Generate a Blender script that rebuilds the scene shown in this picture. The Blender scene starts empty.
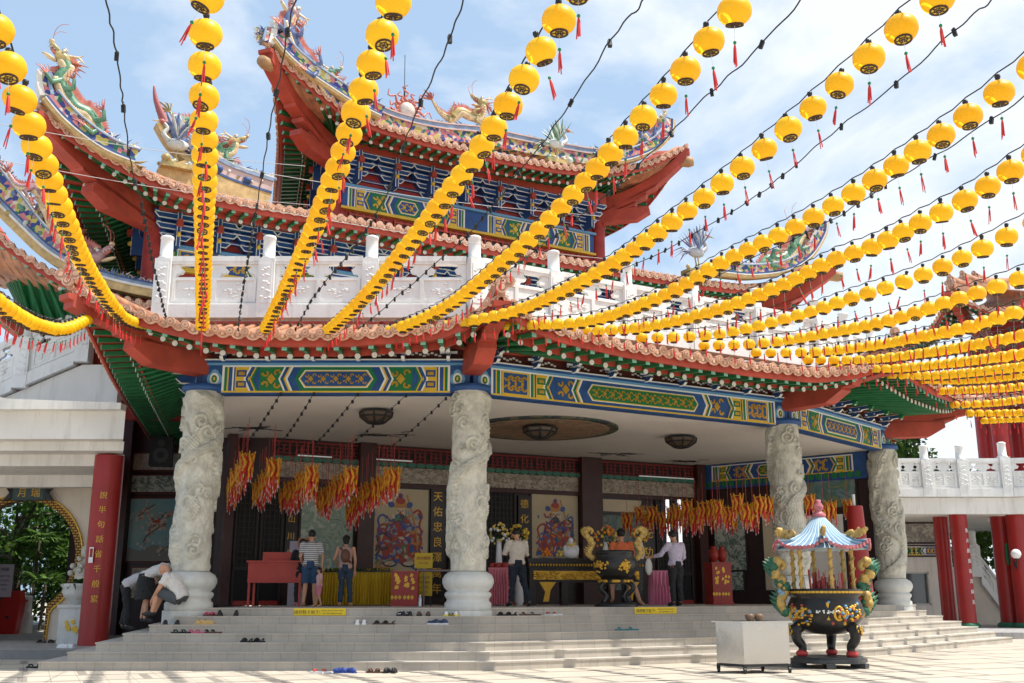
import bpy, math, random
from mathutils import Vector as V, Matrix, noise
from math import sin, cos, pi, radians, tan, atan, atan2, hypot, sqrt
rnd = random.Random(7)
sc = bpy.context.scene
COL = sc.collection

# ------------------------------------------------------------------ camera
F, CX, CY, H = 1050.0, 512.0, 341.5, 1.3
TH = atan(255.5 / F)
CT, ST = cos(TH), sin(TH)
cam = bpy.data.cameras.new('camera')
cam.sensor_fit = 'HORIZONTAL'; cam.sensor_width = 36.0; cam.lens = F * 36.0 / 1024.0
cam.clip_start = 0.1; cam.clip_end = 3000
co = bpy.data.objects.new('camera', cam); COL.objects.link(co)
co.location = (0, 0, H); co.rotation_euler = (pi / 2 + TH, 0, 0)
sc.camera = co

def ray(px, py):
    a = (px - CX) / F; b = (CY - py) / F
    return V((a, CT - b * ST, ST + b * CT))
O = V((0, 0, H))
def aty(px, py, Y):
    r = ray(px, py); return O + r * (Y / r.y)
def atz(px, py, z):
    r = ray(px, py); return O + r * ((z - H) / r.z)
def onp(px, py, P, d):            # vertical plane through P along d
    r = ray(px, py); n = V((-d.y, d.x, 0))
    return O + r * (n.dot(V((P[0], P[1], 0))) / (n.x * r.x + n.y * r.y))
def atd(px, py, dist):            # at distance measured along the view axis
    return O + ray(px, py) * dist
def proj(P):
    z = P[2] - H
    d = P[1] * CT + z * ST; u = -P[1] * ST + z * CT
    return CX + F * P[0] / d, CY - F * u / d, d

# ------------------------------------------------------------------ materials
MATS = {}
def mat(name, col, rough=0.6, metal=0.0, var=0.0, scale=3.0, bump=0.0, bscale=20.0, spec=0.4, col2=None, trans=0.0, detail=4.0):
    if name in MATS: return MATS[name]
    m = bpy.data.materials.new(name); m.use_nodes = True; MATS[name] = m
    nt = m.node_tree; N = nt.nodes; L = nt.links
    b = N['Principled BSDF']; out = N['Material Output']
    b.inputs['Roughness'].default_value = rough
    b.inputs['Metallic'].default_value = metal
    b.inputs['Specular IOR Level'].default_value = spec
    b.inputs['Base Color'].default_value = (*col, 1)
    tc = None
    if var > 0 or col2 or bump > 0:
        tc = N.new('ShaderNodeTexCoord')
    if var > 0 or col2:
        n = N.new('ShaderNodeTexNoise'); n.inputs['Scale'].default_value = scale; n.inputs['Detail'].default_value = detail
        n.inputs['Roughness'].default_value = 0.62
        L.new(tc.outputs['Object'], n.inputs['Vector'])
        r = N.new('ShaderNodeValToRGB'); r.color_ramp.elements[0].position = 0.32; r.color_ramp.elements[1].position = 0.68
        c2 = col2 if col2 else tuple(c * (1 - var) for c in col)
        r.color_ramp.elements[0].color = (*c2, 1)
        r.color_ramp.elements[1].color = (*[min(1, c * (1 + var * 0.4)) for c in col], 1)
        L.new(n.outputs['Fac'], r.inputs['Fac']); L.new(r.outputs['Color'], b.inputs['Base Color'])
    if bump > 0:
        n2 = N.new('ShaderNodeTexNoise'); n2.inputs['Scale'].default_value = bscale; n2.inputs['Detail'].default_value = 5
        L.new(tc.outputs['Object'], n2.inputs['Vector'])
        bp = N.new('ShaderNodeBump'); bp.inputs['Strength'].default_value = bump; bp.inputs['Distance'].default_value = 0.02
        L.new(n2.outputs['Fac'], bp.inputs['Height']); L.new(bp.outputs['Normal'], b.inputs['Normal'])
    if trans > 0:
        t = N.new('ShaderNodeBsdfTranslucent'); t.inputs['Color'].default_value = (*col, 1)
        mx = N.new('ShaderNodeMixShader'); mx.inputs['Fac'].default_value = trans
        L.new(b.outputs[0], mx.inputs[1]); L.new(t.outputs[0], mx.inputs[2]); L.new(mx.outputs[0], out.inputs['Surface'])
    return m

def brickmat(name, c1, c2, mortar, bw, bh, ms=0.008, rough=0.6, rot=0.0, var=0.25, coord='Object', offset=0.5, plane='xy', spec=0.3, stripes=None):
    m = bpy.data.materials.new(name); m.use_nodes = True; MATS[name] = m
    nt = m.node_tree; N = nt.nodes; L = nt.links; b = N['Principled BSDF']
    b.inputs['Roughness'].default_value = rough; b.inputs['Specular IOR Level'].default_value = spec
    tc = N.new('ShaderNodeTexCoord'); mp = N.new('ShaderNodeMapping')
    if plane == 'xz': mp.inputs['Rotation'].default_value = (pi / 2, 0, 0)
    else: mp.inputs['Rotation'].default_value = (0, 0, rot)
    L.new(tc.outputs[coord], mp.inputs['Vector'])
    br = N.new('ShaderNodeTexBrick'); br.offset = offset
    br.inputs['Scale'].default_value = 1; br.inputs['Brick Width'].default_value = bw; br.inputs['Row Height'].default_value = bh
    br.inputs['Mortar Size'].default_value = ms; br.inputs['Mortar Smooth'].default_value = 0.3
    br.inputs['Color1'].default_value = (*c1, 1); br.inputs['Color2'].default_value = (*c2, 1); br.inputs['Mortar'].default_value = (*mortar, 1)
    L.new(mp.outputs[0], br.inputs['Vector'])
    n = N.new('ShaderNodeTexNoise'); n.inputs['Scale'].default_value = 0.7; n.inputs['Detail'].default_value = 8; n.inputs['Roughness'].default_value = 0.7
    L.new(tc.outputs[coord], n.inputs['Vector'])
    mr = N.new('ShaderNodeMapRange'); mr.inputs['From Min'].default_value = 0.3; mr.inputs['From Max'].default_value = 0.7
    mr.inputs['To Min'].default_value = 1 - var; mr.inputs['To Max'].default_value = 1.05
    L.new(n.outputs['Fac'], mr.inputs['Value'])
    mx = N.new('ShaderNodeMix'); mx.data_type = 'RGBA'; mx.blend_type = 'MULTIPLY'; mx.inputs[0].default_value = 1
    src = br.outputs['Color']
    if stripes:
        # darker dashes of paving laid between the pale tiles
        br2 = N.new('ShaderNodeTexBrick'); br2.offset = 0.5
        br2.inputs['Scale'].default_value = 1; br2.inputs['Brick Width'].default_value = stripes[0]; br2.inputs['Row Height'].default_value = stripes[1]
        br2.inputs['Mortar Size'].default_value = stripes[2]; br2.inputs['Mortar Smooth'].default_value = 0.0
        br2.inputs['Color1'].default_value = (1, 1, 1, 1); br2.inputs['Color2'].default_value = (1, 1, 1, 1); br2.inputs['Mortar'].default_value = (*stripes[3], 1)
        mp2 = N.new('ShaderNodeMapping'); mp2.inputs['Rotation'].default_value = (0, 0, rot + stripes[4])
        L.new(tc.outputs[coord], mp2.inputs['Vector']); L.new(mp2.outputs[0], br2.inputs['Vector'])
        m2 = N.new('ShaderNodeMix'); m2.data_type = 'RGBA'; m2.blend_type = 'MULTIPLY'; m2.inputs[0].default_value = 1
        L.new(src, m2.inputs[6]); L.new(br2.outputs['Color'], m2.inputs[7]); src = m2.outputs[2]
    L.new(src, mx.inputs[6]); L.new(mr.outputs[0], mx.inputs[7]); L.new(mx.outputs[2], b.inputs['Base Color'])
    bp = N.new('ShaderNodeBump'); bp.inputs['Strength'].default_value = 0.25; bp.inputs['Distance'].default_value = 0.004; bp.invert = True
    L.new(br.outputs['Fac'], bp.inputs['Height']); L.new(bp.outputs['Normal'], b.inputs['Normal'])
    return m

def streaks(m, amt=0.35, sx=2.2, sz=0.25, tint=(0.35, 0.33, 0.28)):
    """rain stains running down a pale wall"""
    nt = m.node_tree; N = nt.nodes; L = nt.links; b = N['Principled BSDF']
    tc = N.new('ShaderNodeTexCoord'); mp = N.new('ShaderNodeMapping'); mp.inputs['Scale'].default_value = (sx, sx, sz); L.new(tc.outputs['Object'], mp.inputs['Vector'])
    n = N.new('ShaderNodeTexNoise'); n.inputs['Scale'].default_value = 2.0; n.inputs['Detail'].default_value = 7; n.inputs['Roughness'].default_value = 0.7; L.new(mp.outputs[0], n.inputs['Vector'])
    r = N.new('ShaderNodeMapRange'); r.inputs['From Min'].default_value = 0.5; r.inputs['From Max'].default_value = 0.8; r.inputs['To Max'].default_value = amt; L.new(n.outputs['Fac'], r.inputs['Value'])
    x = N.new('ShaderNodeMix'); x.data_type = 'RGBA'; x.inputs[7].default_value = (*tint, 1); L.new(r.outputs[0], x.inputs[0])
    ln = b.inputs['Base Color'].links
    if ln: L.new(ln[0].from_socket, x.inputs[6])
    else: x.inputs[6].default_value = b.inputs['Base Color'].default_value
    L.new(x.outputs[2], b.inputs['Base Color'])
def patmat(name, cols, scale=4.0, rough=0.6, kind='noise', warp=1.0):
    """painted artwork: several flat colours in irregular patches"""
    m = bpy.data.materials.new(name); m.use_nodes = True; MATS[name] = m
    nt = m.node_tree; N = nt.nodes; L = nt.links; b = N['Principled BSDF']; b.inputs['Roughness'].default_value = rough
    tc = N.new('ShaderNodeTexCoord'); t = N.new('ShaderNodeTexNoise' if kind == 'noise' else 'ShaderNodeTexVoronoi')
    t.inputs['Scale'].default_value = scale
    if kind == 'noise': t.inputs['Detail'].default_value = 6; t.inputs['Distortion'].default_value = warp
    L.new(tc.outputs['Object'], t.inputs['Vector'])
    r = N.new('ShaderNodeValToRGB'); r.color_ramp.interpolation = 'LINEAR' if kind == 'noise' else 'CONSTANT'
    e = r.color_ramp.elements
    lo, hi = (0.3, 0.7) if kind == 'noise' else (0.0, 1.0)
    n = len(cols)
    while len(e) < n: e.new(0.5)
    for i, c in enumerate(cols):
        e[i].position = lo + (hi - lo) * i / max(1, n - 1) if kind == 'noise' else i / n
        e[i].color = (*c, 1)
    L.new(t.outputs['Fac'] if kind == 'noise' else t.outputs['Color'], r.inputs['Fac']); L.new(r.outputs['Color'], b.inputs['Base Color'])
    return m

RED = mat('red_paint', (0.46, 0.070, 0.042), 0.55, var=0.28, scale=1.5)
DRED = mat('dark_red_paint', (0.10, 0.016, 0.013), 0.5, var=0.3)
CRED = mat('column_red', (0.33, 0.020, 0.018), 0.32, var=0.18, scale=1.2)
MAROON = mat('maroon_timber', (0.035, 0.012, 0.011), 0.45, var=0.3)
GREEN = mat('green_paint', (0.014, 0.155, 0.052), 0.45, var=0.3)
TEAL = mat('teal_paint', (0.25, 0.60, 0.48), 0.5)
WHITEP = mat('white_paint', (0.78, 0.78, 0.75), 0.5)
BLUE = mat('blue_paint', (0.022, 0.085, 0.27), 0.5, var=0.3)
LBLUE = mat('light_blue_paint', (0.13, 0.33, 0.55), 0.5)
YEL = mat('yellow_paint', (0.72, 0.47, 0.045), 0.5, var=0.15)
GOLD = mat('gold_leaf', (0.66, 0.38, 0.05), 0.38, metal=0.55, var=0.2, scale=8)
GRNP = mat('panel_green', (0.01, 0.17, 0.055), 0.5)
MARB = mat('white_marble', (0.80, 0.80, 0.78), 0.5, var=0.10, scale=1.3, bump=0.15, bscale=14)
STONE = mat('carved_stone', (0.56, 0.545, 0.47), 0.75, var=0.30, scale=5, bump=0.25, bscale=45, col2=(0.42, 0.405, 0.345))
SMOOTHSTONE = mat('smooth_stone', (0.60, 0.61, 0.58), 0.5, var=0.12)
TILE = mat('terracotta_tile', (0.50, 0.23, 0.12), 0.5, var=0.35, scale=3, col2=(0.27, 0.13, 0.08))
TILEEND = mat('tile_end_glaze', (0.70, 0.47, 0.35), 0.5, var=0.35, scale=7, col2=(0.45, 0.25, 0.17))
PLAST = mat('cream_plaster', (0.70, 0.62, 0.52), 0.8, var=0.10, scale=0.8)
WPLAST = mat('white_plaster', (0.80, 0.77, 0.72), 0.8, var=0.12, scale=0.5)
CEIL = mat('ceiling_plaster', (0.80, 0.74, 0.68), 0.85, var=0.08, scale=0.5)
BLACK = mat('black_iron', (0.018, 0.018, 0.018), 0.3, var=0.2)
BLK = mat('black_plastic', (0.02, 0.02, 0.022), 0.5)
PINK = mat('pink_glaze', (0.48, 0.15, 0.17), 0.45, var=0.3, scale=6)
CREAM = mat('cream_panel', (0.62, 0.52, 0.36), 0.7, var=0.1)
RELIEF = patmat('relief_frieze', [(0.42, 0.35, 0.27), (0.28, 0.24, 0.19), (0.50, 0.42, 0.33), (0.24, 0.2, 0.16)], 5.0)
for m_, a_ in ((MARB, 0.45), (WPLAST, 0.5), (PLAST, 0.4), (CRED, 0.25), (RED, 0.25), (SMOOTHSTONE, 0.4)): streaks(m_, a_, tint=(0.30, 0.28, 0.24) if m_ not in (CRED, RED) else (0.16, 0.06, 0.04))
SKIN = mat('skin', (0.52, 0.27, 0.17), 0.55)
HAIR = mat('black_hair', (0.012, 0.010, 0.009), 0.5)

# ------------------------------------------------------------------ mesh builder
def fr(P, d):                      # wall frame: u along d, v up, w outward (to the right-hand side of d)
    d = V((d[0], d[1], 0)).normalized(); w = V((d.y, -d.x, 0))
    M = Matrix(((d.x, 0, w.x, P[0]), (d.y, 0, w.y, P[1]), (0, 1, 0, P[2] if len(P) > 2 else 0), (0, 0, 0, 1)))
    return M
I4 = Matrix.Identity(4)
def T(x, y=0, z=0):
    return Matrix.Translation(x if isinstance(x, V) else V((x, y, z)))
def RZ(a): return Matrix.Rotation(a, 4, 'Z')

class MB:
    def __init__(s): s.v = []; s.f = []; s.m = []; s.s = []
    def add(s, vs, fs, mi=0, M=None, sm=False):
        b = len(s.v)
        if M is not None: vs = [M @ V(v) for v in vs]
        s.v.extend([tuple(v) for v in vs])
        for f in fs: s.f.append([b + i for i in f]); s.m.append(mi); s.s.append(sm)
    def box(s, x0, x1, y0, y1, z0, z1, mi=0, M=None):
        vs = [(x0, y0, z0), (x1, y0, z0), (x1, y1, z0), (x0, y1, z0), (x0, y0, z1), (x1, y0, z1), (x1, y1, z1), (x0, y1, z1)]
        s.add(vs, [(0, 3, 2, 1), (4, 5, 6, 7), (0, 1, 5, 4), (1, 2, 6, 5), (2, 3, 7, 6), (3, 0, 4, 7)], mi, M)
    def prism(s, poly, w0, w1, mi=0, M=None, cap=True, capmi=None):
        n = len(poly)
        vs = [(p[0], p[1], w0) for p in poly] + [(p[0], p[1], w1) for p in poly]
        fs = [(i, (i + 1) % n, n + (i + 1) % n, n + i) for i in range(n)]
        s.add(vs, fs, mi, M)
        if cap: s.add(vs, [tuple(range(n - 1, -1, -1)), tuple(range(n, 2 * n))], mi if capmi is None else capmi, M)
    def bar(s, a, b, w, h, mi=0, up=V((0, 0, 1)), cap=None):
        a = V(a); b = V(b); d = (b - a).normalized(); x = d.cross(up)
        if x.length < 1e-4: x = V((1, 0, 0))
        x.normalize(); y = x.cross(d).normalized()
        vs = []
        for p in (a, b):
            for (i, j) in ((-1, -1), (1, -1), (1, 1), (-1, 1)): vs.append(p + x * (i * w / 2) + y * (j * h / 2))
        s.add(vs, [(0, 1, 5, 4), (1, 2, 6, 5), (2, 3, 7, 6), (3, 0, 4, 7)], mi)
        s.add(vs, [(3, 2, 1, 0)], mi if cap is None else cap); s.add(vs, [(4, 5, 6, 7)], mi)
    def tube(s, pts, rad, n=8, mi=0, cap=True, sm=True, capmi=None, flat=1.0):
        pts = [V(p) for p in pts]; k = len(pts)
        if not hasattr(rad, '__len__'): rad = [rad] * k
        vs = []; up = V((0, 0, 1)); prev = None
        for i, p in enumerate(pts):
            t = (pts[min(i + 1, k - 1)] - pts[max(i - 1, 0)])
            if t.length < 1e-9: t = V((0, 0, 1))
            t.normalize()
            if prev is None:
                x = t.cross(up)
                if x.length < 0.05: x = t.cross(V((1, 0, 0)))
            else:
                x = prev - t * prev.dot(t)
                if x.length < 1e-6: x = t.cross(up)
            x.normalize(); prev = x; y = t.cross(x)
            for j in range(n):
                a = 2 * pi * j / n; vs.append(p + (x * cos(a) + y * (sin(a) * flat)) * rad[i])
        fs = []
        for i in range(k - 1):
            for j in range(n):
                fs.append((i * n + j, i * n + (j + 1) % n, (i + 1) * n + (j + 1) % n, (i + 1) * n + j))
        s.add(vs, fs, mi, None, sm)
        if cap:
            s.add(vs, [tuple(range(n - 1, -1, -1))], mi if capmi is None else capmi)
            s.add(vs, [tuple(range((k - 1) * n, k * n))], mi)
    def lathe(s, prof, n=24, mi=0, M=None, sm=True, cap=True):
        vs = []; k = len(prof)
        for (r, z) in prof:
            for j in range(n): a = 2 * pi * j / n; vs.append((r * cos(a), r * sin(a), z))
        fs = [(i * n + j, i * n + (j + 1) % n, (i + 1) * n + (j + 1) % n, (i + 1) * n + j) for i in range(k - 1) for j in range(n)]
        s.add(vs, fs, mi, M, sm)
        if cap: s.add(vs, [tuple(range(n - 1, -1, -1)), tuple(range((k - 1) * n, k * n))], mi, M)
    def ball(s, c, r, n=10, mi=0, M=None):
        rx, ry, rz = r if hasattr(r, '__len__') else (r, r, r); k = max(4, n // 2 + 1)
        prof = []; vs = [(c[0], c[1], c[2] - rz)]
        for i in range(1, k):
            a = -pi / 2 + pi * i / k
            for j in range(n):
                b = 2 * pi * j / n; vs.append((c[0] + rx * cos(a) * cos(b), c[1] + ry * cos(a) * sin(b), c[2] + rz * sin(a)))
        vs.append((c[0], c[1], c[2] + rz)); L = len(vs) - 1
        fs = [(0, 1 + (j + 1) % n, 1 + j) for j in range(n)]
        for i in range(k - 2):
            for j in range(n):
                a = 1 + i * n + j; b = 1 + i * n + (j + 1) % n; fs.append((a, b, b + n, a + n))
        o = 1 + (k - 2) * n
        fs += [(o + j, o + (j + 1) % n, L) for j in range(n)]
        s.add(vs, fs, mi, M, True)
    def disc(s, c, r, n=10, mi=0, M=None, w=0.01, ry=None):
        ry = ry or r
        s.prism([(c[0] + r * cos(2 * pi * j / n), c[1] + ry * sin(2 * pi * j / n)) for j in range(n)], c[2], c[2] + w, mi, M)
    def build(s, name, mats, parent=None, local=False, origin=None):
        if not isinstance(mats, (list, tuple)): mats = [mats]
        vs = s.v
        if not local:
            W = wm(parent) if parent else (T(V(origin)) if origin is not None else I4)
            iv = W.inverted(); vs = [iv @ V(v) for v in vs]
        me = bpy.data.meshes.new(name); me.from_pydata([tuple(v) for v in vs], [], s.f)
        for m in mats: me.materials.append(m)
        me.polygons.foreach_set('material_index', s.m); me.polygons.foreach_set('use_smooth', s.s); me.update()
        o = bpy.data.objects.new(name, me); COL.objects.link(o)
        if parent: o.parent = parent
        elif origin is not None and not local: o.location = origin
        return o

def wm(o):
    if o is None: return I4
    L = T(V(o.location)) @ o.rotation_euler.to_matrix().to_4x4()
    return wm(o.parent) @ L if o.parent else L
def tag(o, label=None, cat=None, group=None, kind=None):
    if label: o['label'] = label
    if cat: o['category'] = cat
    if group: o['group'] = group
    if kind: o['kind'] = kind
    return o
def thing(name, label, cat, loc=(0, 0, 0), rz=0.0, group=None):
    o = bpy.data.objects.new(name, None); COL.objects.link(o); o.empty_display_size = 0.2
    o.location = V(loc); o.rotation_euler = (0, 0, rz)
    return tag(o, label, cat, group)
def kids(o): return [c for c in COL.objects if c.parent == o]
KID = {}
def dup(root, loc, rz=0.0, label=None, group=None, cat=None, scale=None):
    r = root.copy(); COL.objects.link(r); r.location = V(loc); r.rotation_euler = (0, 0, rz)
    if scale: r.scale = (scale,) * 3
    tag(r, label, cat, group)
    key = root.name
    if key not in KID:
        KID[key] = [(c, kids(c)) for c in kids(root)]
    for c, gs in KID[key]:
        d = c.copy(); COL.objects.link(d); d.parent = r
        for g in gs:
            e = g.copy(); COL.objects.link(e); e.parent = d
    return r
def text(name, body, size, M, m, parent=None, ext=0.004, vertical=False, gap=1.15, align='CENTER'):
    """lettering turned into real geometry; M is a wall frame"""
    mb = MB()
    chars = list(body) if vertical else [body]
    for i, ch in enumerate(chars):
        cu = bpy.data.curves.new('lettering', 'FONT'); cu.body = ch; cu.size = size; cu.extrude = ext
        cu.align_x = align; cu.resolution_u = 2
        to = bpy.data.objects.new('lettering', cu); COL.objects.link(to)
        dg = bpy.context.evaluated_depsgraph_get(); me = to.evaluated_get(dg).to_mesh()
        off = T(0, -i * size * gap, 0)
        mb.add([v.co.copy() for v in me.vertices], [tuple(p.vertices) for p in me.polygons], 0, M @ off)
        to.evaluated_get(dg).to_mesh_clear(); bpy.data.objects.remove(to); bpy.data.curves.remove(cu)
    return mb.build(name, m, parent)
def lerp(a, b, t): return a + (b - a) * t
def crom(pts, n=8):
    """Catmull-Rom through 3D points"""
    pts = [V(p) for p in pts]; out = []
    for i in range(len(pts) - 1):
        p0 = pts[max(0, i - 1)]; p1 = pts[i]; p2 = pts[i + 1]; p3 = pts[min(len(pts) - 1, i + 2)]
        for k in range(n):
            t = k / n
            out.append(0.5 * ((2 * p1) + (p2 - p0) * t + (2 * p0 - 5 * p1 + 4 * p2 - p3) * t * t + (3 * p1 - p0 - 3 * p2 + p3) * t ** 3))
    out.append(pts[-1]); return out

# ------------------------------------------------------------------ world, sun
SUNEL = radians(66); SDIR = V((0.95, -0.13, 0)).normalized()      # horizontal direction towards the sun
w = bpy.data.worlds.new('World'); sc.world = w; w.use_nodes = True
nt = w.node_tree; N = nt.nodes; L = nt.links
bg = N['Background']; bg.inputs['Strength'].default_value = 0.11
sky = N.new('ShaderNodeTexSky'); sky.sky_type = 'NISHITA'; sky.sun_disc = False; sky.sun_elevation = SUNEL
sky.sun_rotation = atan2(SDIR.x, SDIR.y); sky.air_density = 1.0; sky.dust_density = 1.6; sky.ozone_density = 1.0
tc = N.new('ShaderNodeTexCoord'); mp = N.new('ShaderNodeMapping'); mp.inputs['Scale'].default_value = (1.0, 1.0, 1.7); mp.inputs['Location'].default_value = (0.35, 0.1, 0.2)
L.new(tc.outputs['Generated'], mp.inputs['Vector'])
n1 = N.new('ShaderNodeTexNoise'); n1.inputs['Scale'].default_value = 3.4; n1.inputs['Detail'].default_value = 9; n1.inputs['Roughness'].default_value = 0.55; n1.inputs['Distortion'].default_value = 0.3
L.new(mp.outputs[0], n1.inputs['Vector'])
sx = N.new('ShaderNodeSeparateXYZ'); L.new(tc.outputs['Generated'], sx.inputs[0])
ad = N.new('ShaderNodeMath'); ad.operation = 'MULTIPLY_ADD'; ad.inputs[1].default_value = 0.36; L.new(sx.outputs['X'], ad.inputs[0]); L.new(n1.outputs['Fac'], ad.inputs[2])
cr = N.new('ShaderNodeValToRGB'); cr.color_ramp.elements[0].position = 0.43; cr.color_ramp.elements[1].position = 0.60
L.new(ad.outputs[0], cr.inputs['Fac'])
hz = N.new('ShaderNodeMix'); hz.data_type = 'RGBA'; hz.inputs[0].default_value = 0.62; hz.inputs[7].default_value = (4.5, 6.2, 8.3, 1)
L.new(sky.outputs[0], hz.inputs[6])
cm = N.new('ShaderNodeMix'); cm.data_type = 'RGBA'; cm.inputs[7].default_value = (7.2, 7.6, 8.1, 1)
sc9 = N.new('ShaderNodeMath'); sc9.operation = 'MULTIPLY'; sc9.inputs[1].default_value = 0.95
L.new(cr.outputs['Color'], sc9.inputs[0]); L.new(sc9.outputs[0], cm.inputs[0])
L.new(hz.outputs[2], cm.inputs[6]); L.new(cm.outputs[2], bg.inputs['Color'])
sl = bpy.data.lights.new('sun', 'SUN'); sl.energy = 4.9; sl.angle = radians(0.5); sl.color = (1.0, 0.95, 0.86)
so = bpy.data.objects.new('sun', sl); COL.objects.link(so)
sd = V((SDIR.x * cos(SUNEL), SDIR.y * cos(SUNEL), sin(SUNEL)))
so.rotation_euler = sd.to_track_quat('Z', 'Y').to_euler(); so.location = (20, -10, 40)
sc.view_settings.view_transform = 'Standard'; sc.view_settings.look = 'None'; sc.view_settings.gamma = 1
sc.view_settings.exposure = 0.35
# ------------------------------------------------------------------ plan of the temple
def dv(deg): return V((cos(radians(deg)), sin(radians(deg)), 0))
DL, DM, DR, DSL, DSR = V((1, 0, 0)), dv(29.8), dv(48.3), dv(104), dv(122)
def outn(d): return V((d.y, -d.x, 0))
def off(P, n1, n2, k): return V(P) + (n1 + n2) * (k / (1 + n1.dot(n2)))
C1, C2, C3, C4 = V((-6.6, 22.1, 0)), V((-0.9, 22.1, 0)), V((6.93, 26.57, 0)), V((11.02, 31.16, 0))
NL, NM, NR = outn(DL), outn(DM), outn(DR)
NSL = V((-0.97, -0.242, 0)); NSR = V((0.848, 0.53, 0))
ZP, ZB0, ZB1, ZC = 1.085, 5.52, 6.11, 5.56
B0, B1, B2 = V((-12.9, 33.0, 0)), V((-6.6, 28.7, 0)), V((6.35, 35.1, 0))
DB = (B2 - B1).normalized()
def Z(P, z): return V((P[0], P[1], z))

# ------------------------------------------------------------------ ground
GND = brickmat('plaza_paving', (0.58, 0.52, 0.43), (0.53, 0.47, 0.39), (0.36, 0.33, 0.28), 0.42, 0.21, 0.008, rot=radians(-24), var=0.16, offset=0.0,
               stripes=(1.9, 1.26, 0.075, (0.55, 0.55, 0.58), 0.0))
mb = MB(); mb.add([(-400, -60, 0), (400, -60, 0), (400, 900, 0), (-400, 900, 0)], [(0, 1, 2, 3)])
tag(mb.build('ground', GND), kind='structure')
GREYT = brickmat('grey_paving', (0.42, 0.41, 0.40), (0.37, 0.36, 0.36), (0.22, 0.22, 0.22), 0.3, 0.3, 0.01, var=0.2)
mb = MB(); mb.box(-60, -8.75, 23.4, 70, -0.1, 0.2); tag(mb.build('pavement', GREYT), kind='structure')
mb = MB()
q = [atz(967, 639, 0.0), atz(1100, 641, 0.0)]
mb.prism([(q[0].x, q[0].y), (q[1].x + 20, q[1].y), (90, 120), (14, 120), (14.0, 40)], -0.1, 0.2); tag(mb.build('pavement', GREYT), kind='structure')

# ------------------------------------------------------------------ stairs
STEP = brickmat('step_tiles', (0.55, 0.49, 0.41), (0.50, 0.45, 0.385), (0.41, 0.37, 0.32), 0.33, 3.0, 0.007, plane='xy', var=0.30, offset=0)
TREAD = brickmat('tread_tiles', (0.60, 0.56, 0.50), (0.56, 0.53, 0.48), (0.47, 0.44, 0.40), 0.6, 0.6, 0.006, var=0.25, offset=0)
mb = MB()
rend = [1008, 992, 975, 959, 941, 925, 915]
st = MB()
EDGE = []
for k in range(7):
    o = 0.22 + 0.32 * (6 - k); z = ZP * (k + 1) / 7
    a = V((-8.62 + 0.385 * k, C1.y - o, 0)); b = off(C2, NL, NM, o); c = off(C3, NM, NR, o)
    e = onp(rend[k], 600, c, DR); e.z = 0
    # the third corner is slightly rounded
    c1 = c - DM * 0.5; c2 = c + DR * 0.5; cm_ = (c1 + c2 + c * 2) / 4
    EDGE.append((a, b, c, e))
    bk = V((-DR.y, DR.x, 0))
    poly = [a, b, c1, cm_, c2, e, e + bk * 8, V((4, 44, 0)), V((-12.5 + 0.1 * k, 44, 0)) if k < 5 else V((a.x, 34, 0))]
    st.prism([(p.x, p.y) for p in poly], -0.05, z - 0.03, 0)
    n = [a, b, c1, cm_, c2, e]
    # nosing slab, 15 mm proud of the riser
    poly2 = [a + NL * 0.015 - DL * 0.015, b + (NL + NM).normalized() * 0.015, c1 + NM * 0.015, cm_ + (NM + NR).normalized() * 0.015, c2 + NR * 0.015, e + NR * 0.015 + DR * 0.015] + poly[6:]
    st.prism([(p.x, p.y) for p in poly2], z - 0.03, z, 0, None, True, 1)
tag(st.build('stairs', [STEP, TREAD]), kind='structure')

# ------------------------------------------------------------------ temple
TEMPLE = thing('temple', 'large Chinese temple hall with tiered upswept roofs, carved dragon pillars and a wide entrance porch', 'temple', (2.0, 32.0, 0))

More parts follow.
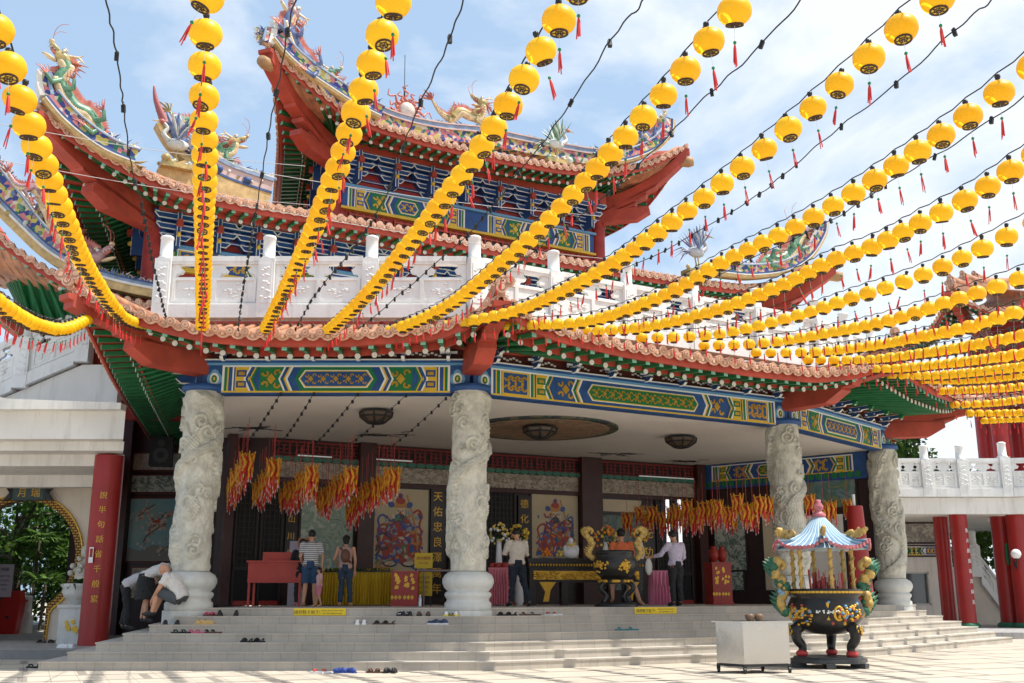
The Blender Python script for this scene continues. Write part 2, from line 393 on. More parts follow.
# carved pillars: one relief surface shared by the four
def relief(th, z, Ht):
    """height of the carving (m) at angle th and height z"""
    r = 0.0; SS = lambda x, a, b: (lambda t: t * t * (3 - 2 * t))(max(0.0, min(1.0, (x - a) / (b - a))))
    # dragon body winding round the shaft
    for (ph, tw, wd) in ((0.4, 1.9, 0.105), (0.4 + pi, -1.3, 0.085)):
        u = (th - ph - z * tw - 0.9 * sin(z * 2.6)) % (2 * pi)
        if u > pi: u -= 2 * pi
        d = abs(u) * 0.42 * 0.62
        if d < wd:
            q = sqrt(1 - (d / wd) ** 2); r = max(r, 0.05 + 0.04 * sqrt(q) + 0.020 * SS(abs(sin(u * 20 + z * 19)) * abs(sin(u * 20 - z * 19)), 0.15, 0.45))
        elif d < wd + 0.05: r = max(r, 0.02 * (1 - (d - wd) / 0.05) * (1 + sin(z * 60)))
    # clouds: spirals at scattered places
    for (a0, z0, rr) in CLOUDS:
        du = (th - a0 + pi) % (2 * pi) - pi; x = du * 0.42; y = z - z0; d = hypot(x, y)
        if d < rr:
            sp = 0.5 + 0.5 * cos(d * 62 - atan2(y, x) * 1.0); r = max(r, 0.012 + 0.048 * SS(sp, 0.3, 0.6))
    # dragon head, large mass facing the front
    for (a0, z0) in ((-1.75, 2.55), (1.4, 3.7), (-1.5, 1.25)):
        du = (th - a0 + pi) % (2 * pi) - pi; x = du * 0.42; y = z - z0
        d = (x / 0.20) ** 2 + (y / 0.26) ** 2
        if d < 1: r = max(r, 0.085 * sqrt(1 - d) + 0.022 * sin(x * 75 + y * 20) * sin(y * 62))
        for s_ in (-1, 1):                                     # horns
            hx = x - s_ * 0.05 - (y - 0.2) * 0.5 * s_
            if 0.15 < y < 0.5 and abs(hx) < 0.028: r = max(r, 0.05)
    r += 0.022 * (noise.noise(V((cos(th) * 3, sin(th) * 3, z * 5))) + 0.6 * noise.noise(V((cos(th) * 9, sin(th) * 9, z * 14))))
    e = min(1, z / 0.35, (Ht - z) / 0.15)
    return r * max(0, e)
R9 = random.Random(3)
CLOUDS = [(R9.uniform(-pi, pi), R9.uniform(0.3, 3.9), R9.uniform(0.09, 0.19)) for _ in range(46)]
def pillar_mesh():
    Ht = 3.75; nu, nv = 200, 420; r0 = 0.365
    vs = []; fs = []
    for j in range(nv + 1):
        z = Ht * j / nv
        for i in range(nu):
            th = 2 * pi * i / nu; r = r0 + relief(th, z, Ht); vs.append((r * cos(th), r * sin(th), z))
    for j in range(nv):
        for i in range(nu): fs.append((j * nu + i, j * nu + (i + 1) % nu, (j + 1) * nu + (i + 1) % nu, (j + 1) * nu + i))
    m = MB(); m.add(vs, fs, 0, None, True)
    return m
pm = pillar_mesh().build('dragon_pillar', STONE, TEMPLE, local=True)
bm_ = MB()
bm_.lathe([(0.46, -0.02), (0.48, 0.0), (0.48, 0.12), (0.44, 0.16), (0.43, 0.20), (0.47, 0.25), (0.485, 0.29), (0.47, 0.33), (0.42, 0.36), (0.49, 0.43), (0.53, 0.52), (0.53, 0.60), (0.48, 0.69), (0.41, 0.73), (0.385, 0.75)], 40)
bm_.prism([(0.51 * cos(pi / 8 + i * pi / 4), 0.51 * sin(pi / 8 + i * pi / 4)) for i in range(8)], -0.34, -0.02)
pb = bm_.build('pillar_base', SMOOTHSTONE, pm, local=True); pb.location = (0, 0, -0.76)
cp = MB(); cp.lathe([(0.40, 0), (0.45, 0.03), (0.45, 0.10), (0.42, 0.14)], 32); capo = cp.build('pillar_cap', BLUE, pm, local=True); capo.location = (0, 0, 3.73)
iw = wm(TEMPLE).inverted()
for i, (c, lb) in enumerate(zip((C1, C2, C3, C4), ('carved pale stone pillar beside the two people bending over', 'carved pale stone pillar between the red cabinet and the pink draped table', 'carved pale stone pillar behind the large roofed incense burner', 'carved pale stone pillar at the far right end of the porch'))):
    if i == 0: o = pm
    else:
        o = pm.copy(); COL.objects.link(o)
        for ch in (pb, capo): d = ch.copy(); COL.objects.link(d); d.parent = o
    o.parent = TEMPLE; o.location = iw @ Z(c, ZP + 0.76 - 0.03); o.rotation_euler = (0, 0, (0.0, 0.9, 2.0, 2.9)[i])
    o['label'] = lb

# ---- painted beams
def chev(mb, u0, u1, v0, v1, d, mi, M, w0, w1):
    """band leaning out to a point on both ends: <u0..u1> with point depth d"""
    vm = (v0 + v1) / 2
    mb.prism([(u0, v0), (u1, v0), (u1 + d, vm), (u1, v1), (u0, v1), (u0 + d, vm)], w0, w1, mi, M)
def hexa(mb, u0, u1, v0, v1, d, mi, M, w0, w1):
    vm = (v0 + v1) / 2
    mb.prism([(u0, vm), (u0 + d, v0), (u1 - d, v0), (u1, vm), (u1 - d, v1), (u0 + d, v1)], w0, w1, mi, M)
def scroll(mb, u0, u1, v0, v1, mi, M, w, R, dens=1.0):
    """gold scrollwork: little rings, leaves and diamonds"""
    h = v1 - v0; vm = (v0 + v1) / 2; n = max(1, int((u1 - u0) / (h * 0.62) * dens))
    for i in range(n):
        u = u0 + (i + 0.5) * (u1 - u0) / n; a = (u1 - u0) / n * 0.42
        mb.prism([(u - a * 0.5, vm), (u, vm - h * 0.24), (u + a * 0.5, vm), (u, vm + h * 0.24)], w, w + 0.006, mi, M)
        for s1 in (-1, 1):
            for s2 in (-1, 1):
                cu, cv = u + s1 * a * 0.62, vm + s2 * h * 0.26
                pts = []
                for k in range(7):
                    an = k / 6 * 4.2 + (0 if s1 > 0 else pi); pts.append((cu + cos(an) * h * 0.15 * (1 - k * 0.09) , cv + s2 * sin(an) * h * 0.15 * (1 - k * 0.09)))
                for k in range(6):
                    p, q = V((*pts[k], 0)), V((*pts[k + 1], 0)); dd = (q - p).normalized(); nn = V((-dd.y, dd.x, 0)) * h * 0.052
                    mb.prism([tuple((p + nn)[:2]), tuple((p - nn)[:2]), tuple((q - nn)[:2]), tuple((q + nn)[:2])], w, w + 0.006, mi, M)
PB = [BLUE, GRNP, YEL, WHITEP, LBLUE, GOLD, DRED]
def painted(mb, M, Lg, v0, v1, sch=0, w=0.0):
    """painted face of a beam: schemes alternate blue and green grounds"""
    a, b = (1, 0) if sch == 0 else (0, 1)
    g = 0.03; h = v1 - v0; e = w + 0.004
    def hx(u0, u1, mi, lv, ins, d):
        hexa(mb, u0 + ins, u1 - ins, v0 + ins * 0.9, v1 - ins * 0.9, d, mi, M, w, w + 0.004 + 0.004 * lv)
    # edge lines
    mb.box(0.42, Lg - 0.42, v0 + 0.0, v0 + 0.035, w, w + 0.010, 2, M); mb.box(0.42, Lg - 0.42, v1 - 0.035, v1, w, w + 0.010, 3, M)
    # upright bands near both ends
    for s_ in (0, 1):
        X = (lambda u: u) if s_ == 0 else (lambda u: Lg - u)
        def bx(u0, u1, mi, lv=1, va=0.035, vb=0.035):
            x0, x1 = sorted((X(u0), X(u1))); mb.box(x0, x1, v0 + va, v1 - vb, w, w + 0.004 * (1 + lv), mi, M)
        bx(0.42, 0.47, 3); bx(0.47, 0.53, a); bx(0.53, 0.56, 2); bx(0.56, 0.64, b); bx(0.64, 0.67, 3)
        if Lg > 6.5:
            bx(0.69, 1.36, 2, 1); bx(0.73, 1.32, a, 2, 0.07, 0.07)
            x0, x1 = sorted((X(0.77), X(1.28))); scroll(mb, x0, x1, v0 + 0.09, v1 - 0.09, 5, M, w + 0.014, rnd, 1.6)
            bx(1.38, 1.41, 3); bx(1.41, 1.48, b); bx(1.48, 1.51, 2); base = 1.55
        else: base = 0.70
        # gold / blue Y shaped panel then chevrons
        bx(base, base + 0.30, 2, 0)
        for vv in (0.30, 0.70):
            x0, x1 = sorted((X(base + 0.03), X(base + 0.24))); vc = v0 + h * vv
            mb.box(x0, x1, vc - h * 0.12, vc + h * 0.12, w, w + 0.012, b, M); mb.box(x0 + 0.04, x1 - 0.04, vc - h * 0.06, vc + h * 0.06, w, w + 0.016, 5, M)
        sg = 1 if s_ == 0 else -1
        for k, (dd, mi) in enumerate(((0.30, 3), (0.34, b), (0.42, 2), (0.45, a))):
            chev(mb, X(base + dd), X(base + dd + 0.05), v0 + 0.035, v1 - 0.035, -sg * 0.12, mi, M, w, w + 0.008 + 0.001 * k)
        x0, x1 = sorted((X(base + 0.52), X(base + 1.02)))
        mb.box(x0, x1, v0 + 0.035, v1 - 0.035, w, w + 0.006, a, M); scroll(mb, x0 + 0.02, x1 - 0.02, v0 + 0.05, v1 - 0.05, 5, M, w + 0.008, rnd, 1.3)
        for k, (dd, mi) in enumerate(((1.04, 3), (1.08, b), (1.15, 2), (1.19, 3))):
            chev(mb, X(base + dd), X(base + dd + 0.045), v0 + 0.035, v1 - 0.035, -sg * 0.12, mi, M, w, w + 0.008 + 0.001 * k)
    c0 = base + 1.24; c1_ = Lg - c0
    if c1_ - c0 > 0.4:
        hx(c0 - 0.0, c1_ + 0.0, a, 0, 0.035, 0.14); hx(c0, c1_, 3, 1, h * 0.19, 0.13); hx(c0, c1_, 2, 2, h * 0.22, 0.13); hx(c0, c1_, b, 3, h * 0.26, 0.12)
        scroll(mb, c0 + 0.24, c1_ - 0.24, v0 + h * 0.27, v1 - h * 0.27, 5, M, w + 0.018, rnd, 0.75)
def beam(P, Q, sch, v0=ZB0, v1=ZB1, th=0.34, base=0, name='painted_beam', full=True, parent=TEMPLE, corner=True):
    d = (Q - P).normalized(); Lg = (Q - P).length; M = fr(Z(P, 0), d); m = MB()
    m.box(0, Lg, v0, v1, -th / 2, th / 2, base, M)
    painted(m, M, Lg, v0, v1, sch, th / 2)
    # light mouldings and pointed end ornament
    m.box(-0.1, Lg + 0.1, v1 + 0.002, v1 + 0.05, -th / 2, th / 2 + 0.03, 4, M); m.box(-0.1, Lg + 0.1, v1 + 0.05, v1 + 0.10, -th / 2, th / 2 + 0.06, 0, M); m.box(-0.1, Lg + 0.1, v1 + 0.10, v1 + 0.125, -th / 2, th / 2 + 0.09, 3, M)
    m.box(0.4, Lg - 0.4, v0 - 0.022, v0 - 0.002, -th / 2 + 0.02, th / 2 + 0.004, base, M)
    if corner:
        for s_ in (0, 1):
            u = 0.26 if s_ == 0 else Lg - 0.26; vm = (v0 + v1) / 2
            m.prism([(u + 0.13 * cos(a_) * (1 + 0.25 * abs(cos(a_ * 2))), vm + 0.17 * sin(a_) * (1 + 0.25 * abs(cos(a_ * 2)))) for a_ in [i * pi / 8 for i in range(16)]], th / 2, th / 2 + 0.012, 4, M)
            m.prism([(u + 0.10 * cos(a_), vm + 0.13 * sin(a_)) for a_ in [i * pi / 8 for i in range(16)]], th / 2, th / 2 + 0.02, 3, M)
            m.prism([(u + 0.06 * cos(a_), vm + 0.08 * sin(a_)) for a_ in [i * pi / 8 for i in range(16)]], th / 2, th / 2 + 0.028, 1, M)
            m.prism([(u + 0.025 * cos(a_), vm + 0.04 * sin(a_)) for a_ in [i * pi / 8 for i in range(16)]], th / 2, th / 2 + 0.034, 2, M)
    return m.build(name, PB, parent)
beam(C1, C2, 0); beam(C2, C3, 1); beam(C3, C4, 0)
CS = V((-8.75, 33.0, 0)) - V((0, 0, 0)); SIDEL = (V((C1.x, C1.y, 0)) + DSL * 11.5)
beam(SIDEL, C1, 1)
beam(C4, C4 + DSR * 9, 1)

# ---- ceiling, walls of the porch
m = MB(); cpts = [C1, C2, C3, C4, V((B2.x + 0.3, B2.y + 0.3, 0)), B1 + V((0, 0.3, 0)), V((-8.0, 28.9, 0))]
m.prism([(p.x, p.y) for p in cpts], ZC, ZC + 0.2); ceil = m.build('ceiling', CEIL, TEMPLE)
m = MB()
M = fr(Z(B1, 0), DB); LB = (B2 - B1).length
m.box(0, LB, ZP, ZC, -0.3, 0, 0, M)
m2 = fr((-8.0, 28.7, 0), DL); m.box(0, 1.4, ZP, ZC, -0.3, 0, 0, m2)
m.build('back_wall', MAROON, TEMPLE)
# right hand side wall from the back corner to the last pillar
WR0, WR1 = V((B2.x, B2.y, 0)), V((C4.x, C4.y, 0)) - (C4 - B2).normalized() * 0.45
m = MB(); dr_ = (WR1 - WR0).normalized(); M2 = fr(Z(WR0, 0), dr_); LR = (WR1 - WR0).length
m.box(0, LR, ZP, ZC, -0.3, 0, 0, M2); m.build('side_wall', MAROON, TEMPLE)
sm_ = MB(); sm_.box(0, LR, 4.75, ZC - 0.02, 0, 0.1, 0, M2); painted(sm_, M2, LR, 4.98, ZC - 0.06, 1, 0.102)
for i in range(int(LR / 0.25)): sm_.disc((0.12 + i * 0.25, 4.90, 0.1), 0.10, 8, 1, M2, 0.03)
sm_.build('painted_beam', PB, TEMPLE)
# left outer wall seen between the red column and the first pillar
m = MB(); m.box(-13.4, -8.2, 33.0, 33.3, 0.2, 9.3); m.box(-13.5, -12.75, 32.55, 32.99, 0.2, 9.3); m.build('outer_wall', MAROON, TEMPLE)

# ---- roofs
def strip(mb, pts, ins, prof, mi, sm=False):
    """sweep a closed profile (inward, z) along pts"""
    k = len(prof); vs = []
    for p, i in zip(pts, ins):
        for (a, z) in prof: vs.append(p + i * a + V((0, 0, z)))
    fs = [(j * k + a, j * k + (a + 1) % k, (j + 1) * k + (a + 1) % k, (j + 1) * k + a) for j in range(len(pts) - 1) for a in range(k)]
    fs += [tuple(range(k - 1, -1, -1)), tuple(range((len(pts) - 1) * k, len(pts) * k))]
    mb.add(vs, fs, mi, None, sm)
class Roof:
    def __init__(s): s.t = MB(); s.f = MB(); s.r = MB(); s.s = MB(); s.e = MB(); s.hs = []
    def side(s, P0, P1, Q0, Q1, R0, R1, zf, zin, zr, bul=0.35, tsp=0.28, rsp=0.33, pw=2.6, rise=1.25, w0=1.0, w1=1.0):
        P0, P1, Q0, Q1, R0, R1 = map(V, (P0, P1, Q0, Q1, R0, R1))
        d = (P1 - P0); Lg = d.length; d.normalize(); o = outn(d); qd = (Q1 - Q0); ql = qd.length; qd.normalize()
        def cw(t):
            x = abs(2 * t - 1) ** pw; return x * (w0 if t < 0.5 else w1)
        def P(t):
            p = lerp(P0, P1, t) - o * (bul * (1 - cw(t))); p.z = zf(t, cw(t)); return p
        def Qt(t):
            p = P(t); u = min(ql, max(0.0, (V((p.x, p.y, 0)) - V((Q0.x, Q0.y, 0))).dot(V((qd.x, qd.y, 0))))); q = Q0 + qd * u; q.z = zin; return q
        def Rt(t): q = lerp(R0, R1, t); q.z = zr(t); return q
        n = max(16, int(Lg / 0.35)); ts = [i / n for i in range(n + 1)]
        Ps = [P(t) for t in ts]; Qs = [Qt(t) for t in ts]
        ins = []
        for p, q in zip(Ps, Qs):
            v = V((q.x - p.x, q.y - p.y, 0)); ins.append(v.normalized())
        # tile bed
        K = 8; vs = []; zb_ = min(p.z for p in Ps)
        for t, p in zip(ts, Ps):
            r = Rt(t)
            for k in range(K + 1):
                u = k / K; x = lerp(p, r, u); x.z = zb_ + (r.z - zb_) * (u ** rise) + (p.z - zb_) * (1 - u) ** 3.5 + 0.05; vs.append(x)
        s.t.add(vs, [(i * (K + 1) + k, i * (K + 1) + k + 1, (i + 1) * (K + 1) + k + 1, (i + 1) * (K + 1) + k) for i in range(n) for k in range(K)], 0, None, True)
        strip(s.t, Ps, ins, [(0.0, 0.0), (0.0, 0.05), (0.35, 0.10), (0.35, 0.05)], 0)
        # rolls, round end tiles and drip tiles
        nt_ = int(Lg / tsp)
        for i in range(nt_ + 1):
            t = i / nt_; p = P(t); r = Rt(t); pts = []
            for k in range(8):
                u = k / 7; x = lerp(p, r, u); x.z = zb_ + (r.z - zb_) * (u ** rise) + (p.z - zb_) * (1 - u) ** 3.5 + 0.10; pts.append(x)
            s.t.tube(pts, 0.068, 6, 0, False)
            p2 = P(min(1, t + 0.01)); p1 = P(max(0, t - 0.01)); tg = (p2 - p1); tg.normalize()
            E = Matrix(((tg.x, 0, o.x, p.x), (tg.y, 0, o.y, p.y), (tg.z, 1, 0, p.z + 0.075), (0, 0, 0, 1)))
            s.e.disc((0, 0, 0), 0.092, 12, 0, E, 0.05); s.e.disc((0, 0, 0.05), 0.072, 12, 1, E, 0.004); s.e.disc((0, 0, 0.05), 0.056, 12, 0, E, 0.012); s.e.disc((0, 0, 0.05), 0.022, 8, 1, E, 0.02)
            if i < nt_:
                t2 = (i + 0.5) / nt_; p = P(t2)
                E = Matrix(((tg.x, 0, o.x, p.x), (tg.y, 0, o.y, p.y), (tg.z, 1, 0, p.z + 0.03), (0, 0, 0, 1)))
                a = tsp * 0.5
                s.e.prism([(-a, 0.05), (-a, 0.0), (-a * 0.85, -0.05), (-a * 0.55, -0.085), (0, -0.105), (a * 0.55, -0.085), (a * 0.85, -0.05), (a, 0.0), (a, 0.05)], -0.01, 0.015, 0, E)
                s.e.prism([(-a * 0.62, 0.02), (-a * 0.5, -0.045), (0, -0.075), (a * 0.5, -0.045), (a * 0.62, 0.02)], 0.015, 0.019, 1, E); s.e.disc((0, -0.02, 0.019), 0.035, 8, 0, E, 0.008)
        # boards
        strip(s.f, Ps, ins, [(0.07, -0.17), (0.07, 0.0), (0.12, 0.0), (0.12, -0.17)], 0)
        strip(s.s, Ps, ins, [(0.12, -0.09), (0.12, -0.06), (1.0, 0.0), (1.0, -0.03)], 0)
        strip(s.f, Ps, ins, [(0.80, -0.19), (0.80, -0.05), (0.85, -0.05), (0.85, -0.19)], 0)
        # lower soffit
        vs = []
        for p, q, i_ in zip(Ps, Qs, ins):
            a = p + i_ * 0.86 + V((0, 0, -0.12)); b = q + V((0, 0, 0.10)); vs += [a, b, b + V((0, 0, 0.03)), a + V((0, 0, 0.03))]
        s.s.add(vs, [(4 * i + a, 4 * i + (a + 1) % 4, 4 * i + 4 + (a + 1) % 4, 4 * i + 4 + a) for i in range(n) for a in range(4)], 1)
        # rafters
        nr = int(Lg / rsp)
        for i in range(nr):
            t = (i + 0.5) / nr; p = P(t); q = Qt(t); iv = V((q.x - p.x, q.y - p.y, 0)); D = iv.length; iv.normalize()
            a = p + iv * 0.20 + V((0, 0, -0.165)); b = p + iv * 1.05 + V((0, 0, -0.07))
            s.r.bar(a, b, 0.085, 0.085, 0); s.r.bar(a - iv * 0.012, a, 0.10, 0.10, 1)
            zl = lambda x: lerp(p.z - 0.24, q.z + 0.02, x)
            if D > 0.8:
                a = p + iv * 0.74; a.z = p.z - 0.215; b = Z(q, q.z + 0.03)
                s.r.tube([a, b], 0.052, 8, 0, True); s.r.tube([a - iv * 0.015, a], 0.058, 10, 2, True, False)
        s.ends = (P(0), P(1))
        return P
    def hip(s, Qc, Pc, w=0.34, h=0.42, zi=None, low=True, step=True):
        """red corner beam from the inner corner out under the upturned corner"""
        s.h = MB(); s.hs.append(s.h)
        Q = V(Qc); Pp = V(Pc); d = V((Pp.x - Q.x, Pp.y - Q.y, 0)); Lg = d.length; d.normalize(); M = fr(Q, d)
        dz = Pp.z - Q.z; pts = []; n = 10
        top = []; bot = []
        for i in range(n + 1):
            u = i / n; z = dz * (0.25 * u + 0.75 * u ** 2.2) - 0.10
            top.append((Lg * u, z)); bot.append((Lg * u, z - h * (1 - 0.35 * u)))
        e = top[-1]; bt = bot[-1]
        end = [(e[0] + 0.12, e[1] - 0.02), (e[0] + 0.10, e[1] - 0.12), (e[0], e[1] - 0.14), (e[0] - 0.02, bt[1])]
        for a in range(n):
            s.h.prism([top[a], top[a + 1], bot[a + 1], bot[a]], -w / 2, w / 2, 0, M)
        s.h.prism([top[-1]] + end, -w / 2, w / 2, 0, M)
        if step:                                            # stepped blocks beneath the corner beam
            for k, (u0, u1) in enumerate(((0.0, 0.68), (0.0, 0.56), (0.0, 0.44))):
                zz = lambda u: dz * (0.25 * u + 0.75 * u ** 2.2) - 0.10 - h * (1 - 0.35 * u)
                s.h.prism([(-0.1, zz(0) - 0.08 * k), (Lg * u1, zz(u1) - 0.08 * k + 0.03), (Lg * u1 - 0.05, zz(u1) - 0.08 * (k + 1)), (-0.1, zz(0) - 0.08 * (k + 1))], -w / 2 + 0.02 * k, w / 2 - 0.02 * k, 0, M)
        if low:                                             # lower red bracket beam sticking out over the pillar
            L2 = Lg * 0.58; z0 = -0.42 - Q.z + low
            s.h.prism([(-0.15, z0), (L2 * 0.75, z0 + 0.02), (L2, z0 + 0.28), (L2 - 0.02, z0 + 0.46), (-0.15, z0 + 0.44)], -0.2, 0.2, 0, M)
    def ridge(s, pts, w=0.26, h=0.24):
        """hip ridge of stacked tiles on the roof"""
        pts = crom(pts, 6)
        s.t.tube([p + V((0, 0, h)) for p in pts], w * 0.5, 8, 0)
        for a, b in zip(pts[:-1], pts[1:]): s.t.bar(a + V((0, 0, h * 0.4)), b + V((0, 0, h * 0.4)), w * 0.8, h, 0)
        d = (pts[0] - pts[1]).normalized(); x = d.cross(V((0, 0, 1))).normalized(); y = x.cross(d).normalized(); p = pts[0] + V((0, 0, h)) + d * 0.02
        E = Matrix(((x.x, y.x, d.x, p.x), (x.y, y.y, d.y, p.y), (x.z, y.z, d.z, p.z), (0, 0, 0, 1)))
        for (dx, dy) in ((0, 0.0), (-0.15, -0.12), (0.15, -0.12), (0, -0.25), (0, 0.17)):
            s.e.disc((dx, dy, 0), 0.115, 12, 0, E, 0.07); s.e.disc((dx, dy, 0.07), 0.08, 12, 1, E, 0.006); s.e.disc((dx, dy, 0.07), 0.055, 12, 0, E, 0.016)
    def build(s, name, parent, label=None):
        r = s.t.build(name, [TILE], parent)
        if label: r['label'] = label
        s.e.build('tile_ends', [TILEEND, TILE], r); s.f.build('eave_board', [RED], r); s.r.build('rafters', [GREEN, TEAL, WHITEP], r)
        s.s.build('soffit', [RED, GREEN], r)
        for h_ in s.hs: h_.build('corner_beam', [RED], r)
        return r

# lower roof over the porch
W1 = 2.3
def push(P, C, k): v = (V((P.x - C.x, P.y - C.y, 0))).normalized(); return V((P.x, P.y, 0)) + v * k
E1 = push(off(C1, NSL, NL, W1), C1, 0.3); E2 = push(off(C2, NL, NM, W1), C2, 0.3); E3 = push(off(C3, NM, NR, W1), C3, 0.95); E4 = push(off(C4, NR, NSR, W1), C4, 0.3)
E0 = SIDEL + NSL * (W1 + 0.1); E5 = C4 + DSR * 9 + NSR * (W1 + 0.1)
TB1, TB2, TB3 = V((-8.4, 24.25, 0)), V((-0.9, 24.25, 0)), V((8.9, 29.9, 0)); TB4 = TB3 + DR * 6.0
ZE1 = 6.27
r1 = Roof()
sag = lambda zc: (lambda t, c: ZE1 + (zc - ZE1) * c)
zr1 = lambda t: 7.50
ZI = 6.55
R1A = V((-9.5, 33, 0))
def zmix(za, zb): return lambda t, c: 6.15 + ((za if t < 0.5 else zb) - 6.15) * c
def ztab(tb):
    def f(t, c=0):
        for (a, za), (b, zb) in zip(tb[:-1], tb[1:]):
            if t <= b: u = (t - a) / (b - a); return za + (zb - za) * u
        return tb[-1][1]
    def g(t, c=0): return (f(max(0, t - 0.02)) + f(t) * 2 + f(min(1, t + 0.02))) / 4 if 0.03 < t < 0.97 else f(t)
    return g
ZL = ztab([(0, 7.1), (.073, 6.83), (.188, 6.48), (.309, 6.24), (.44, 6.14), (.65, 6.14), (.86, 6.27), (.94, 6.57), (1, 6.95)])
ZM = ztab([(0, 6.95), (.053, 6.56), (.127, 6.36), (.28, 6.2), (.43, 6.15), (.6, 6.1), (.77, 6.12), (.9, 6.34), (1, 6.8)])
ZR = ztab([(0, 6.8), (.15, 6.62), (.4, 6.54), (.7, 6.63), (.87, 6.80), (1, 7.1)])
CZ = (6.2, 7.1, 6.95, 6.8, 7.1, 6.2)
r1.side(E0, E1, SIDEL, C1, R1A, TB1, zmix(CZ[0], CZ[1]), ZI, zr1, w0=0)
r1.side(E1, E2, C1, C2, TB1, TB2, ZL, ZI, zr1, bul=0)
r1.side(E2, E3, C2, C3, TB2, TB3, ZM, ZI, zr1, bul=0)
r1.side(E3, E4, C3, C4, TB3, TB4, ZR, ZI, zr1, bul=0)
r1.side(E4, E5, C4, C4 + DSR * 9, TB4, TB4 + DSR * 8, zmix(CZ[4], CZ[5]), ZI, zr1, w1=0)
for c, e, tb, z in ((C1, E1, TB1, CZ[1]), (C2, E2, TB2, CZ[2]), (C3, E3, TB3, CZ[3]), (C4, E4, TB4, CZ[4])):
    r1.hip(Z(c, 6.72), Z(e, z), low=6.32)
    a = Z(e, z + 0.1); b = Z(tb, 7.45); mid = lerp(a, b, 0.35); mid.z = lerp(a.z, b.z, 0.2) - 0.05
    dd = (a - b).normalized()
    r1.ridge([a + V((dd.x, dd.y, 0)) * 0.05 + V((0, 0, 0.05)), mid, b])
LOWROOF = r1.build('lower_roof', TEMPLE, 'lowest roof, over the porch, with four upturned corners')

# red boards between beam and rafters and the blue bracket arms
def armmesh():
    m = MB()
    M = Matrix(((0, 0, 1, 0), (1, 0, 0, 0), (0, 1, 0, 0), (0, 0, 0, 1)))      # prism poly (outward, z) -> local y outward(-)...
    # poly lies in (out, z); thickness along local x
    def pr(poly, a, b, mi): m.prism(poly, a, b, mi, Matrix(((0, 0, 1, 0), (1, 0, 0, 0), (0, 1, 0, 0), (0, 0, 0, 1))))
    pr([(0, 0.0), (0.55, 0.0), (0.62, 0.06), (0.95, 0.08), (1.02, 0.16), (0.9, 0.20), (0, 0.18)], -0.055, 0.055, 0)
    pr([(0, -0.012), (0.56, -0.012), (0.63, 0.048), (0.96, 0.066), (0.95, 0.08), (0.62, 0.06), (0.55, 0.0), (0, 0.0)], -0.06, 0.06, 1)
    pr([(0, 0.18), (0.9, 0.20), (0.9, 0.212), (0, 0.192)], -0.06, 0.06, 1)
    pr([(0, -0.20), (0.35, -0.20), (0.46, -0.12), (0.40, -0.05), (0, -0.05)], -0.05, 0.05, 0)
    pr([(0, -0.212), (0.355, -0.212), (0.47, -0.12), (0.46, -0.12), (0.35, -0.2), (0, -0.2)], -0.055, 0.055, 1)
    pr([(0.93, 0.02), (1.06, 0.04), (1.12, 0.14), (1.05, 0.22), (0.92, 0.2)], -0.075, 0.075, 2)
    pr([(1.00, -0.02), (1.08, 0.0), (1.05, 0.05), (1.0, 0.04)], -0.03, 0.03, 1)
    for sx_ in (-1, 1): m.disc((0, 0, 0), 0.035, 10, 1, T(sx_ * 0.06, 0.5, 0.09) @ Matrix.Rotation(pi / 2 * sx_, 4, 'Y'), 0.006)
    m.box(-0.28, 0.28, 0.1, 0.18, 0.02, 0.1, 0); m.box(-0.28, 0.28, 0.18, 0.186, 0.02, 0.10, 1)
    return m
ARM = None
def arms(P, Q, z, sp=0.95, parent=TEMPLE, o=0.17, scale=1.0):
    global ARM
    d = (Q - P).normalized(); Lg = (Q - P).length; n = int((Lg - 0.9) / sp); w_ = outn(d)
    for i in range(n + 1):
        u = 0.45 + (Lg - 0.9) * i / n; p = P + d * u + w_ * o
        if ARM is None: a = armmesh().build('bracket_arm', [BLUE, WHITEP, GRNP], parent, local=True); ARM = a
        else: a = ARM.copy(); COL.objects.link(a); a.parent = parent
        a.location = wm(parent).inverted() @ Z(p, z); a.rotation_euler = (0, 0, atan2(w_.y, w_.x) - pi / 2); a.scale = (scale,) * 3
for a, b in ((C1, C2), (C2, C3), (C3, C4)): arms(a, b, 6.33, scale=0.66)
arms(SIDEL, C1, 6.28, 1.15, scale=1.15)
m = MB()
for a, b in ((SIDEL, C1), (C1, C2), (C2, C3), (C3, C4), (C4, C4 + DSR * 9)):
    d = (b - a).normalized(); M = fr(Z(a, 0), d); Lg = (b - a).length
    m.box(0, Lg, ZB1 + 0.13, 6.72, -0.16, 0.12, 1, M)
    m.box(-0.3, Lg + 0.3, 6.50, 6.60, 0.55, 0.68, 0, M)
    m.box(-0.15, Lg + 0.15, 6.46, 6.56, 0.12, 0.20, 0, M)
    k = int(Lg / 0.95)
    for i in range(k):
        u0 = 0.45 + (Lg - 0.9) * (i + 0.15) / k
        for j in range(8):
            uu = u0 + (Lg - 0.9) / k * 0.7 * j / 8; m.box(uu, uu + 0.06, 6.34 + 0.03 * sin(j * 1.6), 6.38 + 0.03 * sin(j * 1.6), 0.12, 0.13, 2, M)
m.build('frieze_board', [RED, DRED, WHITEP], TEMPLE)

# terrace slab behind the lower roof
m = MB(); tp = [TB1, TB2, TB3, TB4, V((10, 45, 0)), V((-13, 45, 0)), V((-9.7, 33, 0))]
cen = V((1, 34, 0))
m.prism([(lerp(p, cen, 0.0).x, p.y) for p in tp], 7.2, 7.62); m.build('terrace_slab', WPLAST, TEMPLE)
